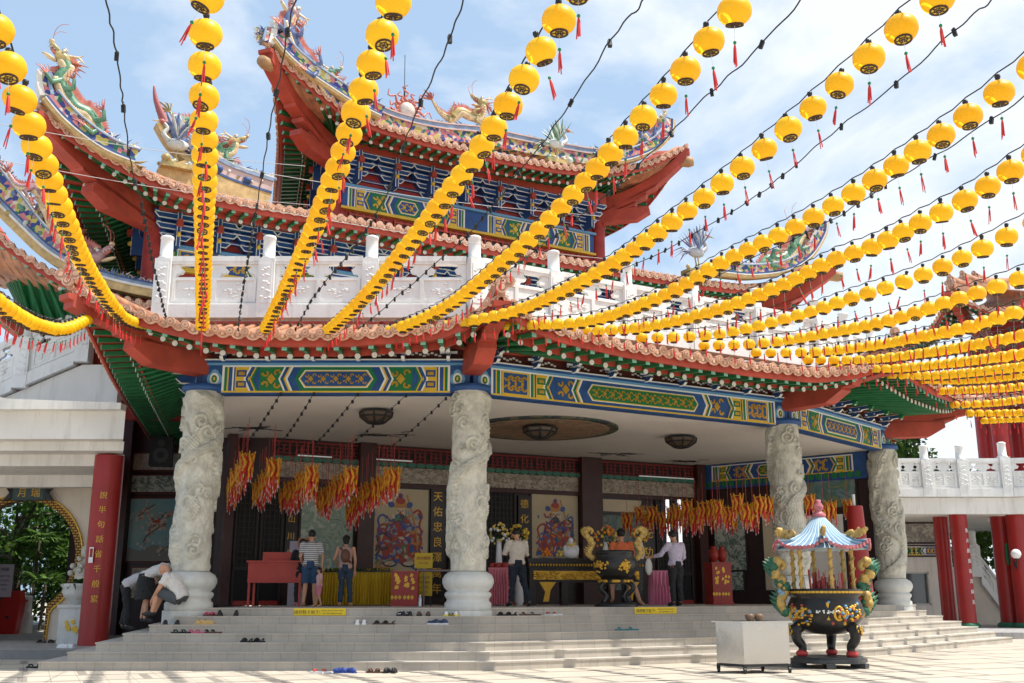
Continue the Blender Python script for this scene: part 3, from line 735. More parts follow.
# ------------------------------------------------------------------ middle and top roofs with their walls
PL2, PR2 = V((-11.22, 22.8, 0)), V((11.56, 35.85, 0))
PL3, PR3 = V((-6.86, 26.62, 0)), V((6.08, 34.03, 0))
NMn = V((-DM.y, DM.x, 0))
QL2, QR2 = off(PL2, NSL, NM, -2.5), off(PR2, NM, NSR, -2.5)
QL3, QR3 = off(PL3, NSL, NM, -2.2), off(PR3, NM, NSR, -2.2)
RL3, RR3 = PL3 + NMn * 3.4 + DM * 3.6, PR3 + NMn * 3.4 - DM * 3.6
r2 = Roof()
z2 = lambda t, c: 11.55 + (12.60 - 11.55) * c
z2r = lambda t, c: 11.55 + (12.95 - 11.55) * (c if t < 0.5 else c * 0.6)
zt2 = lambda t: 12.0
ZT2 = ztab([(0, 12.53), (.013, 12.25), (.046, 11.77), (.088, 11.39), (.138, 11.12), (.2, 11.06), (.3, 11.13), (.5, 11.1), (.65, 11.14), (.75, 11.18), (.84, 11.32), (.913, 11.79), (.961, 12.42), (1, 12.95)])
ZT3 = ztab([(0, 16.26), (0.03, 15.92), (0.06, 15.67), (0.107, 15.26), (0.15, 14.96), (0.228, 14.67), (0.345, 14.57), (0.487, 14.55), (0.652, 14.69), (0.783, 14.96), (0.889, 15.55), (0.951, 16.08), (1.0, 16.53)])
r2.side(PL2 + DSL * 11, PL2, QL2 + DSL * 8.5, QL2, QL3 + DSL * 6, QL3, lambda t, c: 11.1 + (1.43 * c if t > 0.5 else 0), 11.55, zt2, bul=0.5, w0=0, pw=3)
r2.side(PL2, PR2, QL2, QR2, QL3, QR3, ZT2, 11.55, zt2, bul=0, rise=1.5)
r2.side(PR2, PR2 + DSR * 11, QR2, QR2 + DSR * 8.5, QR3, QR3 + DSR * 6, lambda t, c: 11.1 + (1.85 * c if t < 0.5 else 0), 11.55, zt2, bul=0.5, w1=0, pw=3)
r2.hip(Z(QL2, 11.6), Z(PL2, 12.5), w=0.42, h=0.55, low=11.2); r2.hip(Z(QR2, 11.6), Z(PR2, 12.95), w=0.42, h=0.55, low=11.2)
r2.build('middle_roof', TEMPLE, 'middle roof above the white balustrade')
r3 = Roof()
r3.side(PL3 + DSL * 8, PL3, QL3 + DSL * 6, QL3, RL3 + NMn * 1, RL3, lambda t, c: 14.5 + (1.77 * c if t > 0.5 else 0), 14.95, lambda t: 15.7, bul=0.5, w0=0, pw=3)
r3.side(PL3, PR3, QL3, QR3, RL3, RR3, ZT3, 14.95, lambda t: 15.7, bul=0, rise=1.4)
r3.side(PR3, PR3 + DSR * 8, QR3, QR3 + DSR * 6, RR3, RR3 + NMn * 1, lambda t, c: 14.5 + (2.0 * c if t < 0.5 else 0), 14.95, lambda t: 15.7, bul=0.5, w1=0, pw=3)
r3.hip(Z(QL3, 14.95), Z(PL3, 16.27), w=0.42, h=0.55, low=14.4); r3.hip(Z(QR3, 14.95), Z(PR3, 16.54), w=0.42, h=0.55, low=14.4)
for q_, p_, z_ in ((QL3, PL3, 15.75), (QR3, PR3, 16.0), (QL2, PL2, 12.15), (QR2, PR2, 12.4)):
    d_ = (V((p_.x - q_.x, p_.y - q_.y, 0))).normalized(); a_ = V((p_.x, p_.y, z_)) - d_ * 0.5
    # wooden knob under the corner tip
    mbk = MB(); mbk.lathe([(0.0, 0), (0.15, 0.02), (0.19, 0.2), (0.13, 0.5), (0.12, 0.8)], 12, 0, T(a_ + d_ * 0.75) @ d_.to_track_quat('-Z', 'Y').to_matrix().to_4x4())
    mbk.build('corner_knob', mat('knob_wood', (0.42, 0.24, 0.11), 0.6, var=0.3), TEMPLE)
r3.build('top_roof', TEMPLE, 'topmost roof with curled corners')

def walls(P, Q, z0, z1, name):
    d = (Q - P).normalized(); m = MB(); m.box(0, (Q - P).length, z0, z1, -0.3, 0, 0, fr(Z(P, 0), d)); return m
DSRR = DSR
WALLR = mat('wall_red', (0.36, 0.035, 0.026), 0.55, var=0.25)
m = MB()
for (a, b, z0, z1) in ((QL2 + DSL * 8, QL2, 7.5, 12.1), (QL2, QR2, 7.5, 12.1), (QR2, QR2 + DSR * 8, 7.5, 12.1), (QL3 + DSL * 6, QL3, 11.5, 15.1), (QL3, QR3, 11.5, 15.1), (QR3, QR3 + DSR * 6, 11.5, 15.1)):
    d = (b - a).normalized(); m.box(0, (b - a).length, z0, z1, -0.3, 0, 0, fr(Z(a, 0), d))
for q_, z0, z1 in ((QL2, 7.5, 12.0), (QR2, 7.5, 12.0), (QL3, 11.5, 15), (QR3, 11.5, 15)):
    m.lathe([(0.24, z0), (0.24, z1)], 16, 0, T(q_.x, q_.y, 0))
for k in range(1, 6):
    p = lerp(QL2, QR2, k / 6); m.lathe([(0.2, 7.5), (0.2, 10.4)], 12, 0, T(p.x, p.y, 0))
m.build('upper_wall', WALLR, TEMPLE)
# bracket clusters
def cluster():
    m = MB(); rows = ((0.0, 0.22, 0.10), (0.24, 0.40, 0.24), (0.48, 0.56, 0.38), (0.72, 0.64, 0.52))
    for (v, hw, w_) in rows:
        m.prism([(-hw, v + 0.12), (-hw + 0.12, v), (hw - 0.12, v), (hw, v + 0.12), (hw - 0.03, v + 0.15), (-hw + 0.03, v + 0.15)], 0, w_, 0)
        m.prism([(-hw - 0.012, v + 0.12), (-hw + 0.11, v - 0.014), (hw - 0.11, v - 0.014), (hw + 0.012, v + 0.12), (hw - 0.015, v + 0.13), (hw - 0.125, v + 0.015), (-hw + 0.125, v + 0.015), (-hw + 0.015, v + 0.13)], w_, w_ + 0.012, 1)
        m.box(-hw + 0.02, hw - 0.02, v + 0.135, v + 0.152, w_, w_ + 0.012, 1)
        for u in (-hw + 0.07, 0, hw - 0.07): m.box(u - 0.06, u + 0.06, v + 0.16, v + 0.235, 0.0, w_ - 0.01, 0); m.box(u - 0.062, u + 0.062, v + 0.16, v + 0.175, w_ - 0.01, w_, 1)
    m.box(-0.05, 0.05, -0.05, 0.9, 0, 0.60, 0); m.box(-0.055, -0.04, -0.05, 0.9, 0.6, 0.61, 1); m.box(0.04, 0.055, -0.05, 0.9, 0.6, 0.61, 1)
    m.prism([(-0.09, 0.5), (0.09, 0.5), (0.06, 0.68), (-0.06, 0.68)], 0.6, 0.74, 3); m.ball((0, 0.28, 0.63), (0.06, 0.08, 0.08), 8, 2)
    return m
CL = None
def clusters(P, Q, z, sp=1.3, scale=1.0):
    global CL
    d = (Q - P).normalized(); Lg = (Q - P).length; n = int(Lg / sp)
    for i in range(n):
        p = P + d * (Lg * (i + 0.5) / n)
        if CL is None: c = cluster().build('bracket_cluster', [BLUE, WHITEP, YEL, RED], TEMPLE, local=True); CL = c
        else: c = CL.copy(); COL.objects.link(c); c.parent = TEMPLE
        E = wm(TEMPLE).inverted() @ fr(Z(p, z), d) @ Matrix.Scale(scale, 4); c.matrix_basis = E
m = MB()
for (a, b, z) in ((QL2, QR2, 10.35), (QL2 + DSL * 8, QL2, 10.35), (QL3, QR3, 13.65), (QL3 + DSL * 6, QL3, 13.65)):
    d = (b - a).normalized(); M = fr(Z(a, 0), d); Lg = (b - a).length
    for k, (dz, w_) in enumerate(((0.13, 0.12), (0.37, 0.26), (0.61, 0.40), (0.86, 0.54))):
        m.box(0.1, Lg - 0.1, z + dz, z + dz + 0.06, w_ - 0.14, w_ - 0.02, 0, M); m.box(0.1, Lg - 0.1, z + dz, z + dz + 0.014, w_ - 0.02, w_ - 0.012, 1, M)
    m.box(0, Lg, z + 0.9, z + 1.3, 0.3, 0.55, 2, M)
m.build('bracket_rail', [BLUE, WHITEP, RED], TEMPLE)
clusters(QL2, QR2, 10.35, 1.05); clusters(QL2 + DSL * 8, QL2, 10.35); clusters(QR2, QR2 + DSR * 4, 10.35)
clusters(QL3, QR3, 13.65, 1.1); clusters(QL3 + DSL * 6, QL3, 13.65); clusters(QR3, QR3 + DSR * 3, 13.65)
for (a, b, z0, z1, s_) in ((QL3, QR3, 12.85, 13.5, 0), (QL2, QR2, 9.85, 10.4, 1)):
    d = (b - a).normalized(); m = MB(); M = fr(Z(a, 0), d); Lg = (b - a).length
    m.box(0.25, Lg - 0.25, z0, z1, 0, 0.1, 0, M)
    half = Lg / 2
    for k in range(2): painted(m, M @ T(0.0 + k * half, 0, 0), half, z0, z1, s_, 0.1)
    m.box(0.2, Lg - 0.2, z1, z1 + 0.08, 0, 0.2, 4, M); m.box(0.2, Lg - 0.2, z0 - 0.08, z0, 0, 0.16, 2, M)
    m.build('painted_beam', PB, TEMPLE)
# lattice windows of the top storey
d = (QR3 - QL3).normalized(); M = fr(Z(QL3, 0), d); Lg = (QR3 - QL3).length
for k in range(6):
    m = MB(); u0 = 0.5 + k * (Lg - 0.8) / 6; u1 = u0 + (Lg - 0.8) / 6 - 0.22
    m.box(u0, u1, 11.7, 12.7, 0.0, 0.04, 1, M)
    for a in range(int((u1 - u0) / 0.22) + 1): m.box(u0 + a * 0.22, u0 + a * 0.22 + 0.05, 11.7, 12.7, 0.04, 0.09, 0, M)
    for v in (11.7, 12.0, 12.3, 12.62): m.box(u0, u1, v, v + 0.05, 0.04, 0.085, 0, M)
    m.build('window', [RED, MAROON], TEMPLE)

# ------------------------------------------------------------------ balustrades
def bal_post(m, M, h=2.08, s=0.19):
    m.box(-s, s, 0, h - 0.62, -s, s, 0, M)
    m.box(-s + 0.05, s - 0.05, 0.35, h - 0.75, s, s + 0.012, 0, M)
    Mz = M @ Matrix(((1, 0, 0, 0), (0, 0, 1, 0), (0, 1, 0, 0), (0, 0, 0, 1)))
    m.lathe([(s * 0.95, h - 0.62), (s * 1.02, h - 0.58), (s * 0.8, h - 0.54), (s * 0.78, h - 0.1), (s * 0.86, h - 0.08), (s * 0.80, h - 0.03), (s * 0.45, h)], 14, 0, Mz)
    for a in range(5):
        for b in range(3):
            m.ball((-0.08 + 0.08 * b + 0.03 * sin(a * 7 + b), 0.5 + a * 0.17 + 0.04 * sin(b * 5 + a), s + 0.010), (0.05, 0.035, 0.014), 6, 0, M)
def bal_panel(m, M, L, rise=0.0):
    """panel between posts; local u along the run, shear v by rise"""
    S = Matrix(((1, 0, 0, 0), (rise / L if L else 0, 1, 0, 0), (0, 0, 1, 0), (0, 0, 0, 1))); M = M @ S
    g = 0.19
    m.box(g, L - g, 0, 0.32, -0.17, 0.17, 0, M); m.box(g, L - g, 0.32, 0.37, -0.13, 0.13, 0, M)
    m.box(g, L - g, 0.37, 1.02, -0.07, 0.07, 0, M)
    for (a, b, c, d_) in ((g + 0.05, L - g - 0.05, 0.40, 0.46), (g + 0.05, L - g - 0.05, 0.93, 0.99), (g + 0.05, g + 0.12, 0.46, 0.93), (L - g - 0.12, L - g - 0.05, 0.46, 0.93), (L / 2 - 0.05, L / 2 + 0.05, 0.46, 0.93)):
        m.box(a, b, c, d_, 0.07, 0.10, 0, M)
    rr = random.Random(int(L * 100))
    for hc in (0.27, 0.73):
        uc = g + (L - 2 * g) * hc
        for k in range(16):
            m.ball((uc + rr.gauss(0, 0.14), 0.69 + rr.gauss(0, 0.07), 0.07), (rr.uniform(0.03, 0.09), rr.uniform(0.015, 0.035), 0.03), 6, 0, M @ T(0, 0, 0))
    # cloud supports under the rail
    for uc, s_ in ((g, 0.5), (L / 2, 1), (L - g, 0.5)):
        pts = []
        for k in range(13):
            a = k / 12; pts.append((uc + (a - 0.5) * 0.62 * (1 if s_ == 1 else 1), 1.02 + 0.0))
        if s_ == 1:
            m.prism([(uc - 0.30, 1.20), (uc - 0.26, 1.12), (uc - 0.15, 1.10), (uc - 0.1, 1.02), (uc + 0.1, 1.02), (uc + 0.15, 1.10), (uc + 0.26, 1.12), (uc + 0.30, 1.20), (uc + 0.22, 1.26), (uc + 0.2, 1.34), (uc - 0.2, 1.34), (uc - 0.22, 1.26)], -0.06, 0.06, 0, M)
        else:
            sg = 1 if uc == g else -1
            m.prism([(uc, 1.02), (uc + sg * 0.1, 1.02), (uc + sg * 0.13, 1.1), (uc + sg * 0.24, 1.12), (uc + sg * 0.28, 1.2), (uc + sg * 0.2, 1.26), (uc + sg * 0.18, 1.34), (uc, 1.34)], -0.06, 0.06, 0, M)
    m.box(g, L - g, 1.34, 1.40, -0.10, 0.10, 0, M); m.box(g, L - g, 1.40, 1.53, -0.12, 0.12, 0, M)
def balustrade(root, pts, bays, h=2.08, base=0.0, last=True):
    """pts: 3D run points; bays: how many panels in each run"""
    seen = 0
    for i, n in enumerate(bays):
        a, b = V(pts[i]), V(pts[i + 1]); d = V((b.x - a.x, b.y - a.y, 0)); Lg = d.length; d.normalize()
        for k in range(n):
            p = lerp(a, b, k / n); q = lerp(a, b, (k + 1) / n)
            M = fr(p, d); m = MB(); bal_post(m, M, h); m.build('post', MARB, root)
            m = MB(); bal_panel(m, M, Lg / n, q.z - p.z); m.build('panel', MARB, root)
        if i == len(bays) - 1 and last: m = MB(); bal_post(m, fr(b, d), h); m.build('post', MARB, root)
BAL = thing('balustrade', 'white carved stone balustrade round the terrace above the porch roof', 'balustrade', (0, 24.2, 7.68))
bl = [V((-10.4, 31.5, 7.68)), V((-8.3, 24.0, 7.68)), V((-0.9, 24.0, 7.68)), V((8.8, 29.56, 7.68)), V((8.8, 29.56, 7.68)) + DR * 6.0]
balustrade(BAL, bl, (3, 3, 5, 3))

# ------------------------------------------------------------------ roof ridges with painted bands
RM = {'b': mat('ridge_blue', (0.05, 0.10, 0.26), 0.6, var=0.4, scale=5), 'w': mat('ridge_white', (0.72, 0.70, 0.66), 0.6, var=0.2), 'y': mat('ridge_yellow', (0.60, 0.42, 0.19), 0.6, var=0.3, scale=5), 'p': mat('ridge_pink', (0.62, 0.44, 0.40), 0.6, var=0.2),
      'l': mat('ridge_light_blue', (0.26, 0.34, 0.48), 0.6, var=0.35, scale=4), 'f': patmat('ridge_flowers', [(0.02, 0.14, 0.08), (0.5, 0.42, 0.1), (0.03, 0.05, 0.22), (0.55, 0.18, 0.2), (0.6, 0.55, 0.45), (0.04, 0.2, 0.1)], 9.0, kind='vor')}
RK = list(RM.keys()); RML = [RM[k] for k in RK]
def ridgeband(pts, bands, th=0.3, knobs=0.0, name='roof_ridge', panels=False, spikes=4):
    """decorated ridge: stacked bands standing on a curved line"""
    P = crom(pts, 8); m = MB(); n = len(P)
    pl = (P[-1] - P[0]); pl.z = 0; pl.normalize(); wv = outn(pl)
    nr = []
    for i in range(n):
        t = (P[min(i + 1, n - 1)] - P[max(0, i - 1)]).normalized(); q = wv.cross(t)
        if q.z < 0: q = -q
        nr.append(q.normalized())
    for (h0, h1, k, ex) in bands:
        for i in range(n - 1):
            vs = []
            for j in (i, i + 1):
                for (h, s_) in ((h0, -1), (h1, -1), (h1, 1), (h0, 1)): vs.append(P[j] + nr[j] * h + wv * (s_ * (th / 2 + ex)))
            m.add(vs, [(0, 1, 5, 4), (1, 2, 6, 5), (2, 3, 7, 6), (3, 0, 4, 7), (3, 2, 1, 0), (4, 5, 6, 7)], RK.index(k))
    if panels:
        hm = (bands[0][0] + bands[-1][1]) / 2
        for i in range(3, n - 3, 6):
            for (dx, c) in ((0, 'b'), (0.0, 'y')):
                s_ = 0.13 if c == 'b' else 0.07; m.ball(P[i] + nr[i] * hm + wv * (th / 2), (s_, s_, s_ * (0.8)), 8, RK.index(c))
            for k in range(5): m.ball(P[i] + nr[i] * (hm + R9.gauss(0, 0.05)) + pl * R9.gauss(0, 0.15) + wv * (th / 2 + 0.03), 0.045, 6, RK.index(R9.choice('fwlp')))
    if knobs:
        top = max(b[1] for b in bands); L_ = 0
        for i in range(0, n, 1):
            for k in range(2): 
                p = P[i] + nr[i] * (top + 0.02) + pl * R9.uniform(-0.12, 0.12)
                m.ball(p, (R9.uniform(0.03, 0.08), 0.05, R9.uniform(0.04, knobs)), 6, RK.index(R9.choice('ffwlb')))
    top = max(b[1] for b in bands)
    for i in range(1, n - 1):
        for k in range(spikes):
            p = P[i] + nr[i] * top + pl * R9.uniform(-0.1, 0.1); d_ = (nr[i] + pl * R9.uniform(-0.9, 0.9) + wv * R9.uniform(-0.4, 0.4)).normalized(); L_ = R9.uniform(0.06, 0.24)
            m.tube([p, p + d_ * L_ * 0.6, p + (d_ + pl * R9.uniform(-.5, .5)) * L_], [0.018, 0.022, 0.003], 4, RK.index(R9.choice('flpwfb')))
    return m.build(name, RML, TEMPLE)
A2, A3 = lerp(PL2, PR2, 0.5), lerp(PL3, PR3, 0.5)
def pp(P, d, *xy): return [onp(x, y, P, d) for x, y in xy]
S1 = [(0, 0.08, 'y', 0.02), (0.08, 0.11, 'w', 0.05), (0.11, 0.17, 'b', 0.03), (0.17, 0.42, 'f', 0.0), (0.42, 0.455, 'l', 0.05), (0.455, 0.475, 'w', 0.03)]
ridgeband(pp(PL2, DM, (41, 102), (58, 122), (80, 141), (105, 157), (132, 168)), S1, 0.35, 0.1)
ridgeband(pp(PL2, DM, (40, 98), (37, 84), (37, 72)), [(-0.02, 0.10, 'w', 0.02), (0.1, 0.22, 'f', 0), (0.22, 0.30, 'l', 0.03)], 0.3, 0.06)
m = MB(); q6 = [onp(x, y, A2 + NMn * 0.9, DM) for x, y in ((158, 168), (185, 160), (215, 176), (270, 196), (270, 212), (225, 209), (190, 200), (158, 190))]; m.prism([((p - A2).dot(DM), p.z) for p in q6], -0.2, 0.0, 0, fr(Z(A2 + NMn * 0.9, 0), DM)); m.build('ridge_plinth', [RM['y']], TEMPLE); m = MB(); m.tube(crom([onp(x, y, A2 + NMn * 1.2, DM) for x, y in ((170, 134), (163, 118), (156, 100), (154, 86))], 5), [0.17 - 0.010 * i for i in range(16)], 8); m.build('ridge_horn', [mat('horn_red', (0.34, 0.10, 0.10), 0.5)], TEMPLE)
ridgeband(pp(A2 + NMn * 1.2, DM, (165, 122), (178, 143), (200, 162), (228, 178), (270, 192)), [(-0.30, -0.12, 'y', 0.02), (-0.12, -0.06, 'b', 0.05), (-0.06, 0.24, 'p', 0.0), (0.24, 0.34, 'l', 0.04), (0.34, 0.38, 'w', 0.02)], 0.35, 0.06, panels=True)
ridgeband(pp(PL3, DM, (270, 42), (285, 60), (305, 77), (330, 94), (352, 108), (378, 121)), S1, 0.35, 0.08)
ridgeband(pp(PL3, DM, (271, 46), (274, 32), (273, 20)), [(-0.05, 0.12, 'w', 0.02), (0.12, 0.24, 'f', 0), (0.24, 0.30, 'l', 0.03)], 0.3, 0.06)
ridgeband(pp(A3 + NMn * 1.2, DM, (352, 100), (375, 117), (405, 128), (440, 135), (480, 139), (520, 147), (560, 155), (598, 160), (625, 154), (645, 140)), [(-0.25, 0.12, 'f', 0.0), (0.12, 0.16, 'p', 0.05), (0.16, 0.30, 'l', 0.02), (0.30, 0.34, 'p', 0.05)], 0.4, 0.0)
ridgeband(pp(PR3, DM, (600, 168), (630, 163), (655, 152), (670, 136), (672, 122)), S1, 0.35, 0.08)
ridgeband(pp(PR2, DM, (715, 276), (750, 279), (785, 274), (808, 260), (822, 238), (824, 224)), S1, 0.4, 0.08)
# ------------------------------------------------------------------ roof dragons, birds and the sun emblem
def dmat(c, c2): return mat('glaze_%d' % len(MATS), c, 0.35, var=0.3, scale=6, col2=c2)
DG = dmat((0.17, 0.33, 0.20), (0.04, 0.13, 0.09)); DBl = dmat((0.17, 0.23, 0.40), (0.05, 0.07, 0.18)); DY = dmat((0.56, 0.40, 0.16), (0.22, 0.20, 0.09)); DP = dmat((0.48, 0.29, 0.28), (0.22, 0.12, 0.14))
FINR = dmat((0.56, 0.20, 0.15), (0.35, 0.08, 0.06)); BEL = dmat((0.72, 0.58, 0.36), (0.5, 0.35, 0.2)); EYE = mat('eye_white', (0.62, 0.62, 0.58), 0.4, var=0.3, scale=6); DK = mat('dark_glaze', (0.02, 0.02, 0.03), 0.3)
def dragon(label, pts, r, body, fin=FINR, face=None, group='glazed dragons on the roofs', flip=1, legs=True):
    """glazed dragon: points run from tail to neck; the last two points give head place and direction"""
    P = crom(pts[:-1], 7); n = len(P); hp = V(pts[-2]); hd = (V(pts[-1]) - hp).normalized()
    root = thing('dragon_statue', label, 'dragon statue', tuple(P[0]), 0, group)
    pl = V(pts[-2]) - V(pts[0]); pl.z = 0
    if pl.length < 0.3: pl = DM.copy()
    pl.normalize(); wv = outn(pl)
    if wv.y > 0: wv = -wv
    rad = [r * (0.22 + 1.0 * min(1, (i / n) * 2.2) * (1 - 0.25 * max(0, (i / n - 0.6) / 0.4))) for i in range(n)]
    m = MB(); m.tube(P, rad, 10, 0)
    for i in range(2, n - 2, 1):                       # belly scutes: paler underside
        t = (P[i + 1] - P[i - 1]).normalized(); up = wv.cross(t)
        if up.dot(V((0, 0, 1))) < 0: up = -up
        m.ball(P[i] - up * rad[i] * 0.45 + wv * rad[i] * 0.35, rad[i] * 0.72, 6, 1)
    b = m.build('body', [body, BEL], root)
    m = MB()
    for i in range(3, n - 1):
        t = (P[min(i + 1, n - 1)] - P[i - 1]).normalized(); up = wv.cross(t)
        if up.dot(V((0, 0, 1))) < 0: up = -up
        a = P[i] + up * rad[i] * 0.85; s_ = rad[i]
        m.add([a - t * s_ * 0.55 + wv * 0.015, a + t * s_ * 0.55 + wv * 0.015, a + up * s_ * 1.25 - t * s_ * 0.7, a - t * s_ * 0.55 - wv * 0.015, a + t * s_ * 0.55 - wv * 0.015], [(0, 1, 2), (4, 3, 2), (0, 2, 3), (1, 4, 2)], 0)
    m.build('spines', [fin], root)
    # head
    up = wv.cross(hd)
    if up.z < 0: up = -up
    Mh = Matrix(((hd.x, wv.x, up.x, hp.x), (hd.y, wv.y, up.y, hp.y), (hd.z, wv.z, up.z, hp.z), (0, 0, 0, 1))); s = r * 1.75
    m = MB(); fb = face or body
    m.ball((0, 0, 0.15 * s), (s * 0.95, s * 0.62, s * 0.62), 12, 0, Mh)
    m.ball((s * 1.15, 0, 0.25 * s), (s * 0.85, s * 0.42, s * 0.26), 10, 0, Mh)
    m.ball((s * 1.85, 0, 0.40 * s), (s * 0.28, s * 0.40, s * 0.24), 8, 1, Mh)
    m.ball((s * 0.95, 0, -0.42 * s), (s * 0.80, s * 0.34, s * 0.17), 8, 1, Mh @ Matrix.Rotation(0.35, 4, 'Y'))
    m.ball((s * 0.9, 0, -0.08 * s), (s * 0.6, s * 0.3, s * 0.16), 8, 2, Mh)
    for sd_ in (-1, 1):
        m.ball((s * 0.45, sd_ * s * 0.45, s * 0.52), s * 0.20, 8, 3, Mh); m.ball((s * 0.58, sd_ * s * 0.5, s * 0.54), s * 0.10, 6, 4, Mh)
        m.ball((s * 0.42, sd_ * s * 0.45, s * 0.75), (s * 0.32, s * 0.14, s * 0.1), 6, 1, Mh)
        for k in range(4): m.tube([Mh @ V((s * (0.8 + k * 0.3), sd_ * s * 0.3, s * 0.1)), Mh @ V((s * (0.8 + k * 0.3), sd_ * s * 0.3, -s * 0.12))], [s * 0.06, 0.004], 5, 3)
    m.build('head', [fb, BEL, FINR, EYE, DK], root)
    m = MB()
    for sd_ in (-1, 1):
        m.tube([Mh @ V((-0.1 * s, sd_ * s * 0.3, s * 0.6)), Mh @ V((-s * 0.7, sd_ * s * 0.5, s * 1.2)), Mh @ V((-s * 1.5, sd_ * s * 0.5, s * 1.25))], [s * 0.14, s * 0.11, s * 0.03], 6, 0)
        m.tube([Mh @ V((-s * 0.7, sd_ * s * 0.5, s * 1.2)), Mh @ V((-s * 0.8, sd_ * s * 0.6, s * 1.7))], [s * 0.09, s * 0.03], 5, 0)
    m.build('horns', [BEL], root)
    m = MB()
    for k in range(11):
        a = k / 10 * 2.6 - 1.6; L_ = s * R9.uniform(1.1, 1.8)
        c = V((-0.45 * s, R9.uniform(-0.4, 0.4) * s, 0.1 * s)); dr = V((-cos(a * 0.6), R9.uniform(-0.3, 0.3), sin(a)))
        m.tube([Mh @ c, Mh @ (c + dr * L_ * 0.5 + V((0, 0, 0.1 * s))), Mh @ (c + dr * L_)], [s * 0.20, s * 0.13, 0.01], 6, 0, flat=0.5)
    m.build('mane', [fin], root)
    m = MB()
    for sd_ in (-1, 1):
        m.tube(crom([Mh @ V((s * 1.8, sd_ * s * 0.3, s * 0.4)), Mh @ V((s * 2.4, sd_ * s * 0.5, s * 1.2)), Mh @ V((s * 2.5, sd_ * s * 0.7, s * 1.9)), Mh @ V((s * 2.2, sd_ * s * 0.8, s * 2.4))], 4), 0.007, 5, 0)
    m.build('whisker', [fin], root)
    if legs:
        for f_, sg in ((0.32, 1), (0.70, -1), (0.38, -1), (0.76, 1)):
            i = int(f_ * n); m = MB(); t = (P[min(i + 1, n - 1)] - P[i - 1]).normalized(); dn = wv.cross(t)
            if dn.z > 0: dn = -dn
            if sg < 0: dn = -dn * 0.9
            a = P[i] + wv * r * 0.6; k1 = a + dn * r * 1.4 + wv * r * 0.8 - t * r * 0.7; f1 = k1 + dn * r * 0.8 + t * r * 1.4
            m.tube([a, k1, f1], [r * 0.6, r * 0.42, r * 0.3], 7, 0)
            for q in (-1, -0.3, 0.4, 1): m.tube([f1, f1 + t * r * 0.9 + dn * r * 0.7 * q + wv * r * 0.3 * q, f1 + t * r * 1.6 + dn * r * (0.9 * q + 0.5)], [r * 0.15, r * 0.11, 0.006], 5, 1)
            m.build('leg', [body, fin], root)
    m = MB(); t = (P[0] - P[2]).normalized(); up = wv.cross(t)
    for k in range(5):
        a = (k - 2) * 0.45; dr = t * cos(a) + up * sin(a); q = P[0]
        m.tube([q, q + dr * r * 1.6, q + dr * r * (3.2 if k == 2 else 2.4) + up * r * 0.5], [r * 0.25, r * 0.5, 0.01], 6, 0, flat=0.35)
    m.build('tail_fin', [fin if body is not DG else DY], root)
    return root
def q_(P, *xy): return pp(P, DM, *xy)
dragon('green dragon with open red mouth rearing up on the far left roof corner', q_(PL2, (130, 162), (118, 150), (104, 146), (97, 128), (88, 115), (75, 108), (65, 94), (60, 80), (67, 69), (62, 60), (52, 48)), 0.15, DG, face=DY)
dragon('blue dragon climbing the left corner of the topmost roof', q_(PL3, (338, 104), (325, 92), (318, 78), (308, 62), (297, 50), (291, 36), (288, 24), (292, 14), (291, 8)), 0.16, DBl, face=DP)
dragon('yellow and green dragon on the top roof beside the blue corner dragon', q_(PL3 + NMn * 0.8, (365, 100), (352, 90), (344, 98), (334, 94), (332, 80), (330, 74), (347, 70)), 0.13, DY, face=DG)
dragon('green dragon looking right on the pink ridge of the middle roof', q_(A2 + NMn * 1.2, (170, 112), (178, 120), (192, 122), (206, 136), (218, 152), (230, 152), (234, 143), (250, 139)), 0.13, DG, face=DY)
dragon('yellow dragon standing on the top ridge to the right of the sun emblem', q_(A3 + NMn * 1.2, (432, 100), (440, 112), (451, 119), (460, 112), (470, 116), (480, 118), (482, 104), (472, 98)), 0.13, DY, face=DY)
dragon('blue dragon curled on the right corner of the topmost roof', q_(PR3, (630, 152), (634, 136), (643, 134), (650, 140), (658, 133), (661, 122), (668, 112)), 0.14, DBl, face=DY)
dragon('green dragon on the right corner of the middle roof, seen behind the lanterns', q_(PR2, (742, 272), (757, 268), (768, 259), (776, 262), (790, 252), (796, 240), (802, 232), (790, 224)), 0.18, DG, face=DP)
